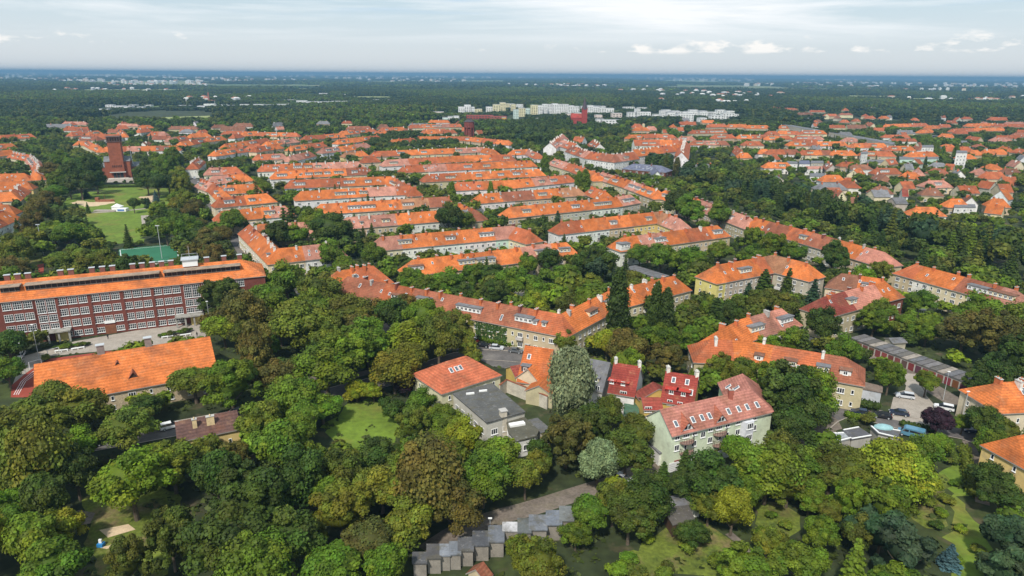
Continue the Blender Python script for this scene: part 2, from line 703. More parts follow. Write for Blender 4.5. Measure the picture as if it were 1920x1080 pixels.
        rb.box((0, 0, top + .09), (ln + .5, front - back + .6, .18), 0)
        put('dormer_roof', rb.mesh('dormer_roof', [M_FELT]), dm, (0, 0, 0), 0, RC['gy'] if R.random() < .8 else RC['br'])
        sgn = 1 if (Vector((-math.sin(rot), math.cos(rot))).dot(nn) > 0) else -1
        nwin = max(1, int(ln / 1.5))
        wz = max(bz + .35, top - 1.35)
        for k in range(nwin):
            x = -ln / 2 + (k + .5) * ln / nwin
            put('window', WM['D'], dm, (x, sgn * (front - back) / 2, wz), PI if sgn > 0 else 0)
        return dm
    if dorm == 'auto':
        s = R.uniform(3, 7) + hip
        while s < Ltot - hip - 4:
            k = R.random()
            p, m, i = at(s)
            nearv = min([abs(s - c) for c in cum[1:-1]] or [99])
            if nearv > hw + 3:
                if k < .45:
                    dormer(s, R.uniform(3.5, 7.5))
                elif k < .62:
                    dormer(s, R.uniform(1.5, 2.0), 's')
            s += R.uniform(6, 13)
    elif dorm:
        for (t, ln, style) in dorm:
            dormer(t * Ltot, ln, style)
    # skylights
    ns = int(Ltot * skyl)
    for k in range(ns):
        s = R.uniform(hip + 1, Ltot - hip - 1)
        if min([abs(s - c) for c in cum[1:-1]] or [99]) < hw + 1:
            continue
        p, m, i = at(s)
        sd_ = facing.get(i, 1)
        o = hw * R.uniform(.3, .8) * sd_
        q, _ = surf(s, o, .07)
        b = MB()
        b.box((0, 0, 0), (.78, 1.2, .12), 0)
        b.box((0, 0, .065), (.6, 1.0, .03), 1)
        ob = put('skylight', b.mesh('skylight', [M_WHITE, M_SKYL]), rt, q)
        nn = nrm[i] * sd_
        up = Vector((nn.x * slope, nn.y * slope, 1)).normalized()
        xa = Vector((-nn.y, nn.x, 0))
        ya = up.cross(xa)
        ob.rotation_euler = Matrix((xa, ya, up)).transposed().to_euler()
    if chim:
        s = R.uniform(1, 4) + hip * .7
        while s < Ltot - hip * .7:
            o = R.choice((-1, 1)) * R.uniform(.5, 1.0)
            q, i = surf(s, o)
            dv = nrm[i]
            cc = CHC[chim[0]] if R.random() < .75 else CHC[R.choice(['wh', 'rd', 'gy'])]
            chimney(rt, (q.x, q.y, q.z + .35), cc, rz=math.atan2(dv.y, dv.x) + PI / 2, l=R.choice([.9, 1.3, 1.8]), h=R.uniform(1.1, 1.6))
            s += chim[1] * R.uniform(.55, 1.4)
    for i in range(len(seg)):
        stamp_seg(OCC, P[i], P[i + 1], hw + .6)
    px, py, dz = PX((mid.x, mid.y, 0))
    if landmark:
        LANDMARKS.append((landmark, px, py))
    info = dict(root=rt, at=at, surf=surf, P=P, O=O, cum=cum, nrm=nrm, hw=hw, hip=hip, L=Ltot, dormer=dormer, slope=slope, d0=d0, d1=d1, facing=facing, mid=mid)
    BLD.append((rt, px, py, dz, cat))
    return info


BLD = []


def flat(name, label, pts, h, wcol, rcol, cat='building', group=None, landmark=None, world=None, wins=None, parapet=.35, rmat=None, base=0, wmat=None, nd=None):
    P = [Vector(p[:2]) for p in world] if world else [G(x, y, h).xy for x, y in pts]
    mid = sum(P, Vector((0, 0))) / len(P)
    area = sum(P[i].x * P[(i + 1) % len(P)].y - P[(i + 1) % len(P)].x * P[i].y for i in range(len(P)))
    if area < 0:
        P = P[::-1]
    rt = root(name, (mid.x, mid.y, 0))
    tag(rt, label, cat, group)
    Q = [p - mid for p in P]
    b = MB()
    b.prism(Q, base, h, 0)
    put('wall', b.mesh('wall', [wmat or M_PLAST]), rt, color=wcol)
    r = MB()
    Q2 = [q * (1 + .3 / max(q.length, 1)) for q in Q]
    r.prism(Q2, h, h + .25, 0)
    put('roof', r.mesh('roof', [rmat or M_FELT]), rt, color=rcol)
    if wins:
        ty, sp, fl, fh, z0 = wins
        for i in range(len(Q)):
            A, B = Q[i], Q[(i + 1) % len(Q)]
            d = (B - A)
            L_ = d.length
            if L_ < 2.5:
                continue
            d.normalize()
            nn = Vector((d.y, -d.x))
            if (-(mid + (A + B) / 2)).dot(nn) <= 0:
                continue
            nc = max(1, int((L_ - 1) / sp))
            for c in range(nc):
                p = A + d * (.5 + (c + .5) * (L_ - 1) / nc)
                for k in range(fl):
                    put('window', WM[ty], rt, (p.x, p.y, z0 + k * fh), wallrot(nn))
    for i in range(len(P)):
        stamp_seg(OCC, P[i], P[(i + 1) % len(P)], 1.2)
    stamp_seg(OCC, (P[0] + P[1]) / 2, (P[2] + P[3 % len(P)]) / 2 if len(P) > 3 else P[2], 4)
    px, py, dz = PX((mid.x, mid.y, 0))
    if landmark:
        LANDMARKS.append((landmark, px, py))
    BLD.append((rt, px, py, dz, cat))
    return dict(root=rt, P=P, Q=Q, mid=mid, h=h)
# ------------------------------------------------------------------ ground, roads, lawns
AUTO = []
GRASSA = np.zeros((GH, GW), bool)


def auto(o, desc, px, py, cat=None, group=None):
    tag(o, None, cat, group)
    AUTO.append((o, desc, px, py))


M_GROUND = mat('ground', (.030, .040, .014), 1.0, .05, .3, fine=.3, patch=[(.04, .5, .62, (.045, .060, .015)), (.11, .56, .68, (.085, .068, .038))])
M_LAWN = mat('lawn', (.120, .182, .020), 1.0, .08, .22, fine=.2, patch=[(.05, .5, .65, (.17, .165, .035)), (.3, .6, .75, (.08, .11, .02))])
M_LAWN2 = mat('dry lawn', (.115, .145, .020), 1.0, .2, .3, fine=.3, patch=[(.14, .48, .62, (.15, .12, .05)), (.3, .55, .7, (.055, .085, .015))])
M_ASPH = mat('asphalt', (.115, .105, .10), .95, .2, .2, fine=.12, patch=[(.12, .5, .7, (.17, .155, .14))])
M_PAVE = mat('paving', (.33, .29, .245), .95, .4, .15, fine=.15)
M_DIRT = mat('dirt', (.17, .14, .115), 1.0, .25, .3, fine=.2, patch=[(.2, .5, .7, (.14, .12, .08))])
M_SAND = mat('sand', (.55, .42, .27), 1.0, .5, .12, fine=.1)
M_TURF = mat('turf', (.03, .145, .075), .9, .2, .1)
M_TRACK = mat('running track', (.28, .055, .035), .95, .3, .12, fine=.08)
g = MB()
g.poly([(-60000, -300, 0), (60000, -300, 0), (60000, 42000, 0), (-60000, 42000, 0)])
tag(put('ground', g.mesh('ground', [M_GROUND])), kind='structure')
ZL = [0.0]


def strip(name, pts, w, m, z=0.02, mark=2.0, kerb=False, keep=False):
    P = [G(x, y).xy for x, y in pts]
    # smooth once
    Q = [P[0]]
    for a, b in zip(P[:-1], P[1:]):
        Q += [a.lerp(b, .25), a.lerp(b, .75)]
    Q.append(P[-1])
    b = MB()
    pr = None
    ed = []
    for i, p in enumerate(Q):
        d = (Q[min(i + 1, len(Q) - 1)] - Q[max(i - 1, 0)]).normalized()
        n = Vector((-d.y, d.x))
        ed.append((p + n * w / 2, p - n * w / 2, n))
    for a, c in zip(ed[:-1], ed[1:]):
        b.poly([(a[1].x, a[1].y, z), (c[1].x, c[1].y, z), (c[0].x, c[0].y, z), (a[0].x, a[0].y, z)])
    tag(put(name, b.mesh(name, [m])), kind='structure')
    if kerb:
        k = MB()
        for sgn in (0, 1):
            for a, c in zip(ed[:-1], ed[1:]):
                s = 1 if sgn == 0 else -1
                u, v = a[sgn], c[sgn]
                u2, v2 = u + a[2] * s * .3, v + c[2] * s * .3
                k.poly([(u.x, u.y, z + .13), (v.x, v.y, z + .13), (v2.x, v2.y, z + .13), (u2.x, u2.y, z + .13)])
                k.poly([(u.x, u.y, 0), (v.x, v.y, 0), (v.x, v.y, z + .13), (u.x, u.y, z + .13)])
        tag(put('kerb', k.mesh('kerb', [M_PAVE])), kind='structure')
    for a, c in zip(Q[:-1], Q[1:]):
        stamp_seg(NOT, a, c, w / 2 + mark)
        if keep:
            stamp_seg(KEEP, a, c, w / 2)


def area(name, pts, m, z=0.03, no=True):
    P = fillpoly(pts, z)
    if m in (M_LAWN, M_LAWN2, M_DIRT, M_SAND) and name != 'farmland':
        Q = []
        for a, c in zip(P, P[1:] + P[:1]):
            n_ = max(1, int((c - a).length / 2.2))
            for k in range(n_):
                q = a.lerp(c, k / n_)
                e = min(1.6, (c - a).length * .12)
                Q.append(Vector((q.x + random.uniform(-e, e), q.y + random.uniform(-e, e), z)))
        P = Q
    b = MB()
    b.poly(P)
    me = b.mesh(name, [m])
    tag(put(name, me), kind='structure')
    if no:
        xs, ys = [p.x for p in P], [p.y for p in P]
        i0, j0 = cell(min(xs), min(ys))
        i1, j1 = cell(max(xs), max(ys))
        pl = [(p.x, p.y) for p in P]
        for i in range(max(0, i0), min(GH, i1 + 1)):
            for j in range(max(0, j0), min(GW, j1 + 1)):
                if inpoly(GX0 + (j + .5) * GC, GY0 + (i + .5) * GC, pl):
                    NOT[i, j] = True
                    KEEP[i, j] = True
                    if m in (M_LAWN, M_LAWN2):
                        GRASSA[i, j] = True


# park with the tower church
area('lawn', [(122, 372), (150, 361), (318, 352), (330, 392), (272, 410), (268, 455), (205, 458), (182, 430), (112, 405)], M_LAWN, .03)
area('lawn', [(184, 346), (265, 346), (268, 356), (180, 357)], M_LAWN, .03)
strip('path', [(112, 400), (180, 399), (262, 393), (305, 386)], 3, M_PAVE, .05)
area('sand', [(133, 380), (150, 376), (176, 379), (214, 376), (213, 381), (185, 386), (158, 388), (150, 384)], M_SAND, .06)
area('sand', [(263, 369), (290, 366), (290, 379), (270, 380)], M_SAND, .06)
area('pavement', [(264, 404), (286, 403), (275, 424), (266, 420)], M_PAVE, .055)
area('pavement', [(203, 333), (248, 332), (252, 342), (200, 342)], M_PAVE, .05)
area('pitch', [(222, 467), (333, 457), (338, 488), (225, 496)], M_TURF, .04)
area('pavement', [(222, 498), (338, 490), (340, 495), (245, 506)], M_PAVE, .035)
area('running_track', [(66, 497), (82, 494), (82, 520), (66, 523)], M_TRACK, .05)
area('grass', [(40, 452), (78, 448), (80, 490), (60, 510)], M_LAWN2, .035)
# school yard
area('pavement', [(30, 705), (44, 668), (140, 640), (385, 596), (395, 612), (380, 640), (90, 668), (60, 700), (20, 730)], M_PAVE, .04)
area('running_track', [(22, 722), (48, 700), (72, 683), (96, 672), (230, 655), (230, 664), (110, 690), (84, 700), (75, 730), (60, 745), (20, 745)], M_TRACK, .05)
# streets
strip('road', [(-40, 866), (60, 850), (200, 828), (330, 804), (480, 776), (590, 747), (720, 715), (800, 690), (880, 664), (960, 668), (1010, 674), (1060, 690)], 7.5, M_ASPH, .02, 2.5, True)
area('pavement', [(884, 641), (1000, 655), (985, 690), (930, 690), (880, 664)], M_ASPH, .03)
strip('road', [(345, 322), (372, 345), (408, 395), (440, 440), (470, 490), (505, 516), (600, 560), (700, 610), (800, 640), (885, 652)], 7, M_ASPH, .024, 1.5)
strip('path', [(560, 765), (560, 730), (585, 705), (640, 712), (700, 695), (720, 690)], 3.0, M_DIRT, .05, 1.0)
strip('road', [(800, 1035), (860, 995), (930, 970), (1000, 952), (1080, 926), (1150, 905), (1200, 882), (1290, 858), (1400, 838), (1480, 820), (1560, 790)], 4.6, M_DIRT, .02, 2.0, keep=True)
area('pavement', [(1205, 870), (1225, 885), (1300, 872), (1410, 840), (1420, 826), (1330, 838), (1250, 862)], M_DIRT, .045)
strip('road', [(1480, 830), (1560, 765), (1620, 775), (1700, 796), (1790, 806), (1860, 830), (1930, 838)], 7.5, M_ASPH, .026, 1.5, True, keep=True)
area('pavement', [(1675, 745), (1725, 728), (1760, 768), (1745, 800), (1665, 785)], M_PAVE, .04)
strip('road', [(1690, 745), (1725, 735), (1700, 700)], 5, M_PAVE, .045, 1.0)
area('pavement', [(1500, 790), (1560, 780), (1580, 800), (1560, 830), (1450, 850)], M_DIRT, .048)
strip('path', [(1815, 828), (1828, 860), (1838, 900), (1842, 945)], 2.4, M_DIRT, .05, 1.0)
strip('path', [(1495, 626), (1530, 640), (1560, 650)], 3.0, M_PAVE, .05, 1.0)
strip('road', [(1590, 640), (1680, 690), (1760, 735), (1800, 760)], 6, M_DIRT, .03, 1.0)
# gardens and lawns nearer the camera
area('lawn', [(610, 800), (640, 762), (690, 745), (735, 760), (752, 800), (735, 840), (690, 858), (640, 850)], M_LAWN, .03)
area('grass', [(555, 660), (600, 655), (610, 672), (560, 690)], M_LAWN2, .03)
area('grass', [(150, 930), (260, 880), (340, 930), (330, 1075), (160, 1075)], M_LAWN2, .03)
area('dirt', [(98, 975), (150, 955), (185, 960), (170, 985), (110, 992)], M_DIRT, .05, False)
area('sand', [(190, 994), (240, 982), (250, 993), (200, 1010)], M_SAND, .06, False)
area('sand', [(186, 1028), (205, 1022), (232, 1010), (225, 1020), (200, 1030)], M_SAND, .06, False)
area('grass', [(1120, 1085), (1230, 1000), (1330, 980), (1380, 1020), (1430, 1085)], M_LAWN2, .03)
area('lawn', [(1415, 945), (1470, 935), (1510, 985), (1470, 1010), (1420, 985)], M_LAWN2, .035)
area('lawn', [(1768, 880), (1795, 868), (1812, 960), (1850, 1000), (1870, 1085), (1780, 1085), (1790, 990)], M_LAWN, .03)
area('lawn', [(1700, 925), (1765, 885), (1785, 990), (1730, 990)], M_LAWN2, .036)
for k, a_ in enumerate(([(1640, 411), (1700, 408), (1702, 411), (1642, 414)], [(1660, 418), (1730, 415), (1732, 418), (1662, 421)], [(1575, 398), (1600, 397), (1602, 401), (1577, 402)], [(1700, 575), (1740, 570), (1745, 580), (1705, 586)],
                        [(1090, 455), (1120, 462), (1112, 468), (1085, 462)], [(1030, 540), (1060, 535), (1070, 545), (1040, 550)], [(975, 520), (1000, 524), (985, 530)], [(1640, 610), (1680, 600), (1700, 615), (1660, 625)])):
    area('garden_plot', a_, M_LAWN, .04 + .002 * k)
area('sandy_court', [(930, 538), (985, 540), (1010, 552), (1000, 562), (950, 556)], M_PAVE, .04)
strip('path', [(1366, 1000), (1390, 1020), (1410, 1050), (1430, 1080)], 1.6, M_DIRT, .055, .6)

# ------------------------------------------------------------------ terraces of the estate
TG = 'terraces of flats under clay tile roofs'
H = row
# big ones seen closest, each described
R1 = H('apartment_terrace', 'bent cream terrace with orange roof and one brown-roofed end beside the school street', [(468, 421), (519, 467), (625, 456)], cols='ro or or pk', walls='cr cr cr wh', group=TG, cat='terrace', landmark='bent cream terrace near the school', cuts=(.3, .52, .8), dorm=[(.66, 1.8, 's')], skyl=.15, chim=('wh', 9))
R2 = H('apartment_terrace', 'long white and mint terrace with orange roof bending at its far end', [(713, 445), (960, 424), (992, 433)], cols='pk or or or pk ro', walls='cr wh wh wh mi cr', group=TG, cat='terrace', landmark='long white and mint terrace', dorm=[(.17, 6, 'b'), (.42, 4.5, 'b'), (.63, 7, 'b')])
R3 = H('apartment_terrace', 'beige terrace with four grey flat-topped dormers and a pinkish roof end', [(773, 488), (960, 467), (1010, 459), (1062, 455)], cols='or or or or pk or', walls='ye be be be cr cr', group=TG, cat='terrace', landmark='beige terrace with grey dormers', dorm=[(.06, 5.5, 'b'), (.33, 7, 'b'), (.43, 8, 'f'), (.78, 7, 'b'), (.92, 5, 'b')])
R4 = H('apartment_terrace', 'very long beige terrace with rusty roof turning a corner by the tall poplars', [(652, 519), (1051, 590), (1140, 547), (1263, 518)], cols='ru ro ru ru ro or or or', walls='be be be be be cr cr be', group=TG, cat='terrace', landmark='very long beige corner terrace', cuts=(.14, .22, .36, .50, .575, .71, .83),
       dorm=[(.19, 6, 's'), (.255, 5.5, 'b'), (.37, 9, 'b'), (.50, 6, 'b'), (.525, 1.5, 's'), (.545, 1.5, 's'), (.66, 5, 'b'), (.74, 6, 'b')])
R4a = H('apartment_block', 'hip-roofed corner block with many brick chimneys behind the dark trees', [(632, 509), (700, 499)], cols='or ro', walls='cr', group=TG, cat='terrace', landmark='hip-roofed corner block', w=12, rz=12.5, chim=('or', 4))
R5 = H('apartment_terrace', 'terrace with white end bay and one grey flat dormer above the small garages', [(1166, 446), (1345, 423)], cols='or pk or ro or', walls='wh be be be be', group=TG, cat='terrace', landmark='terrace above the small garages', dorm=[(.04, 5, 'f'), (.36, 6, 'b'), (.90, 5.5, 'b')])
R6 = H('apartment_terrace', 'yellow and white terrace with orange roof bending down at a brown end', [(1052, 417), (1238, 397), (1276, 411)], cols='ro or or or tn pk', walls='wh wh be ye ye ye', group=TG, cat='terrace', landmark='yellow and white bent terrace', dorm=[(.37, 4, 'b'), (.62, 3.5, 'b'), (.74, 2, 's')])
R7 = H('apartment_terrace', 'grey and white terrace with long flat dormers and an orange roof', [(955, 389), (1147, 371), (1182, 365)], cols='or or or or pk', walls='be be gr wh gr', group=TG, cat='terrace', landmark='grey terrace with long dormers', dorm=[(.14, 5, 'b'), (.48, 5, 'b'), (.68, 12, 'b'), (.9, 10, 'b')])
B1 = H('apartment_block', 'three-storey block with a plain yellow gable wall and orange hipped roof', [(1343, 498), (1450, 479), (1514, 494)], cols='or or ro tn or', walls='ye gr bk gr gr', cuts=(.085, .45, .55, .8), group=TG, cat='apartment block', landmark='block with the yellow gable', ez=9.0, rz=13.8, floors=3, w=10.5, dorm=[(.3, 6, 'b')])
B2a = H('apartment_block', 'cream hipped block half brown half orange roofed behind the pink roofed block', [(1578, 513), (1655, 524)], cols='br or', walls='cr', group=TG, cat='apartment block', landmark='brown and orange hipped block', dorm=[(.62, 4, 'b')])
B2b = H('apartment_block', 'block with maroon and pale pink roof halves among dark firs', [(1545, 557), (1588, 546), (1660, 529)], cols='ma lp lp or', walls='be be gr bk', group=TG, cat='apartment block', landmark='maroon and pale pink roofed block', dorm=[(.36, 4, 'b')], ez=8.0, rz=12.6, cuts=(.36, .6, .75))
B3 = H('apartment_block', 'small block with pink roof and roof terraces above the long rust roof', [(1352, 618), (1388, 600), (1465, 579)], cols='or or pk lp', walls='be be cr cr', group=TG, cat='apartment block', landmark='pink roofed block with roof terraces', dorm=[(.5, 6, 'b'), (.85, 6, 'b')])
B4 = H('apartment_terrace', 'long low terrace with blotched rust-orange roof and beige wall beside the big oak', [(1333, 637), (1398, 640), (1585, 671)], cols='ro or ro ru', walls='be', group=TG, cat='terrace', landmark='long blotched rust roof', rz=11.5, ez=7.2, w=11.5, dorm=[(.42, 2.2, 's'), (.6, 3.0, 's'), (.78, 3.0, 's'), (.9, 2.6, 's')], chim=('wh', 11))
D4 = H('apartment_terrace', 'rust-roofed terrace beside the dark boulevard trees with white chimneys', [(1419, 410), (1500, 430), (1660, 474)], cols='or ru ro ru or lp', walls='wh gr gr gr be be', group=TG, cat='terrace', landmark='rust-roofed boulevard terrace', dorm=[(.45, 4, 'b')], w=10.5)
D5 = H('apartment_terrace', 'beige terrace with bay windows and roof balconies at the edge of the gardens', [(1716, 496), (1905, 545)], cols='ro or or ru ru pk', walls='be wh cr cr wh cr', group=TG, cat='terrace', landmark='beige terrace with bay windows', ez=8.4, rz=12.4, w=10.5, floors=3, dorm=[(.68, 7, 'b'), (.85, 8, 'b')], chim=('or', 7))
D3 = H('apartment_terrace', 'pinkish-roofed terrace with rows of brick chimneys along the boulevard', [(1247, 357), (1302, 371), (1406, 408)], cols='or or pk pk pk', walls='cr be be be', group=TG, cat='terrace', landmark='pinkish boulevard terrace', w=10.3, chim=('rd', 5))
D2 = H('apartment_terrace', 'orange terrace with two cream bays between the two boulevard terraces', [(1129, 323), (1180, 338), (1235, 357)], cols='pk or pk or', walls='cr cr cr be', group=TG, cat='terrace', w=10.3, chim=('rd', 7))
D1 = H('apartment_terrace', 'farthest orange terrace of the boulevard row beside the conifers', [(1040, 298), (1080, 310), (1122, 326)], cols='pk ro or', walls='cr be', group=TG, cat='terrace', w=10.3, chim=('or', 8))
ROWS = [  # points, roof colours, wall colours
    ([(900, 364), (1082, 351)], 'or ru or tn', 'wh be be'),
    ([(1112, 351), (1138, 361)], 'ro or', 'be'),
    ([(857, 342), (960, 338), (1065, 328)], 'ro or or pk ro', 'wh cr wh wh'),
    ([(800, 327), (1010, 317)], 'ro or or or or', 'be cr be'),
    ([(757, 311), (995, 301)], 'ro pk ro or or or', 'cr wh wh be wh'),
    ([(723, 300), (868, 292), (957, 290)], 'pk ro or or ro', 'wh cr be wh'),
    ([(702, 284), (905, 276), (927, 281)], 'ro or or pk or', 'be cr be wh'),
    ([(648, 285), (680, 283)], 'tn or', 'ye'),
    ([(684, 294), (702, 293)], 'ro', 'cr'),
    ([(492, 309), (672, 303)], 'ro or pk pk', 'wh be be'),
    ([(517, 322), (690, 314)], 'or or or ru', 'wh be cr'),
    ([(545, 338), (732, 331), (776, 352)], 'ro ro or or ru ro', 'bb be be cr be'),
    ([(564, 359), (710, 351), (770, 349)], 'or or or pk ro', 'wh wh wh wh'),
    ([(601, 383), (838, 369)], 'or or or tn ru', 'wh gr be be'),
    ([(864, 383), (894, 395)], 'or ru', 'be'),
    ([(650, 408), (825, 395), (862, 392)], 'pk pk or or ro', 'be be wh wh wh'),
    ([(486, 390), (534, 387)], 'or pk', 'wh'),
    ([(412, 371), (500, 363)], 'ro or', 'cr be'),
    ([(415, 396), (534, 386)], 'ro or or', 'cr be'),
    ([(484, 421), (572, 417)], 'or pk', 'be'),
    ([(380, 337), (405, 346), (424, 362)], 'pk ro or', 'cr'),
    ([(392, 315), (443, 313)], 'pk ro', 'cr'),
    ([(398, 331), (460, 326)], 'pk or', 'wh cr'),
    ([(418, 348), (478, 345)], 'or or', 'cr'),
    ([(360, 305), (372, 295)], 'ro', 'wh'),
    ([(-40, 328), (46, 325)], 'or or', 'cr be'),
    ([(-40, 343), (50, 340)], 'or or', 'ye'),
    ([(-30, 362), (20, 360), (36, 348)], 'or ro', 'cr be'),
    ([(-40, 386), (15, 384)], 'ro or', 'wh'),
    ([(-30, 412), (10, 396)], 'ro or', 'wh'),
    ([(26, 285), (58, 291), (74, 309), (68, 324)], 'ro pk ro or', 'cr be'),
    ([(-40, 256), (31, 252)], 'or or ro', 'cr'),
    ([(34, 252), (58, 251)], 'ro', 'cr'),
    ([(-20, 271), (22, 269)], 'ro or', 'cr'),
    ([(-20, 284), (20, 281)], 'or', 'cr'),
    ([(133, 248), (152, 246)], 'ro', 'be'),
    ([(147, 264), (160, 264)], 'or', 'cr'),
    ([(165, 264), (176, 270), (190, 276)], 'ro or', 'cr'),
    ([(154, 254), (182, 255)], 'ru', 'be'),
    ([(168, 246), (184, 245)], 'or', 'be'),
    ([(196, 276), (228, 275), (331, 273)], 'or ro pk or ru or', 'cr wh wh'),
    ([(227, 243), (232, 250)], 'or', 'wh'),
    ([(260, 242), (276, 240)], 'ro', 'wh'),
    ([(284, 247), (308, 247)], 'ro pk', 'be'),
    ([(317, 258), (347, 255)], 'pk ro', 'be'),
    ([(338, 266), (378, 260)], 'or ro', 'cr'),
    ([(358, 251), (386, 249)], 'or', 'cr'),
    ([(373, 245), (384, 243)], 'ro', 'wh'),
    ([(387, 258), (415, 255)], 'or', 'cr'),
    ([(437, 252), (448, 250)], 'ro', 'wh'),
    ([(456, 248), (482, 246)], 'or', 'cr'),
    ([(421, 270), (500, 259)], 'or or ro', 'cr be'),
    ([(402, 283), (455, 276)], 'or ro', 'wh'),
    ([(500, 265), (551, 259)], 'or pk', 'cr'),
    ([(484, 248), (556, 249)], 'ro or ro', 'cr be'),
    ([(545, 274), (603, 267)], 'or ro', 'be'),
    ([(604, 278), (646, 274), (686, 268)], 'pk or pk', 'wh cr'),
    ([(640, 246), (700, 241)], 'or ro ro', 'cr'),
    ([(572, 255), (640, 250)], 'ro or', 'be'),
    ([(633, 262), (708, 254)], 'or or ro', 'wh cr'),
    ([(540, 293), (580, 284)], 'pk ru', 'wh'),
    ([(478, 276), (520, 270)], 'ro or', 'cr'),
    ([(482, 290), (530, 288)], 'ro pk', 'cr'),
    ([(770, 234), (862, 232)], 'ro or pk ro', 'cr be'),
    ([(784, 256), (870, 256), (955, 264)], 'or or ro or ro or', 'wh be be wh'),
    ([(704, 248), (724, 247)], 'or', 'cr'),
    ([(962, 281), (990, 280), (1011, 288)], 'or pk ro', 'wh'),
    ([(735, 262), (775, 259)], 'or ro', 'cr'),
    ([(716, 240), (755, 238)], 'ro or', 'cr'),
    ([(800, 244), (850, 243)], 'or ro', 'cr'),
    # the quarter beyond the boulevard
    ([(1300, 264), (1360, 264)], 'ro pk ru', 'wh be'),
    ([(1398, 265), (1424, 265)], 'ro', 'cr'),
    ([(1192, 239), (1212, 239)], 'or', 'be'),
    ([(1180, 253), (1228, 251), (1262, 253)], 'or ro ro', 'be'),
    ([(1298, 244), (1358, 243)], 'ro or', 'be'),
    ([(1328, 233), (1358, 232)], 'ro', 'be'),
    ([(1366, 233), (1398, 233)], 'or', 'be'),
    ([(1340, 253), (1372, 252)], 'ro', 'be'),
    ([(1386, 253), (1438, 253)], 'or ro', 'be'),
    ([(1402, 235), (1438, 235)], 'or', 'be'),
    ([(1276, 256), (1298, 256)], 'pk', 'be'),
    (Z('d', (90, 212), (128, 212)), 'or', 'cr'),
    (Z('d', (0, 255), (60, 255)), 'ro', 'cr'),
    (Z('d', (82, 250), (215, 255)), 'or ro', 'cr'),
    (Z('d', (245, 250), (398, 250)), 'ro or', 'cr'),
    (Z('d', (0, 290), (148, 286)), 'or ro', 'cr'),
    (Z('d', (205, 290), (378, 290)), 'ro pk', 'wh'),
    (Z('d', (160, 330), (548, 330)), 'or ro or or', 'cr wh'),
    (Z('d', (10, 387), (205, 387)), 'ro ru', 'cr wh'),
    (Z('d', (250, 392), (448, 392)), 'ro or ru', 'cr'),
    (Z('d', (475, 395), (605, 395)), 'or', 'cr'),
    (Z('d', (615, 342), (835, 342)), 'or ro or', 'wh'),
    (Z('d', (690, 397), (890, 402)), 'or ro', 'be'),
    (Z('d', (860, 362), (1030, 362)), 'ro or', 'be'),
    (Z('d', (1035, 405), (1188, 402)), 'or or', 'cr'),
    (Z('d', (560, 302), (630, 302)), 'pk', 'cr'),
]
for k, (pts, c, wl) in enumerate(ROWS):
    mx_ = sum(p[0] for p in pts) / len(pts)
    my_ = sum(p[1] for p in pts) / len(pts)
    far = my_ < 300
    small = my_ < 292
    r = row('terrace', None, pts, cols=c, walls=wl, group=TG, cat='terrace', rz=10.8 if small else 11.6, ez=6.5 if small else 7.0, w=9.5 if small else 9.8, rand=k * 7 + 1,
            skyl=.0 if far else .12, chim=('or' if k % 3 else 'wh', 13 if far else 7), winsp=3.6 if far else 2.7)
    cn = {'or': 'orange-roofed', 'ro': 'red-orange roofed', 'pk': 'pink-roofed', 'ru': 'rust-roofed', 'tn': 'tan-roofed', 'br': 'brown-roofed'}[c.split()[0]]
    wn_ = {'cr': 'cream', 'be': 'beige', 'wh': 'white', 'ye': 'yellow', 'bb': 'pale blue', 'gr': 'grey'}[wl.split()[0]]
    auto(r['root'], f"{wn_} {cn} {'bent ' if len(pts) > 2 else ''}terrace", mx_, my_ + 8)

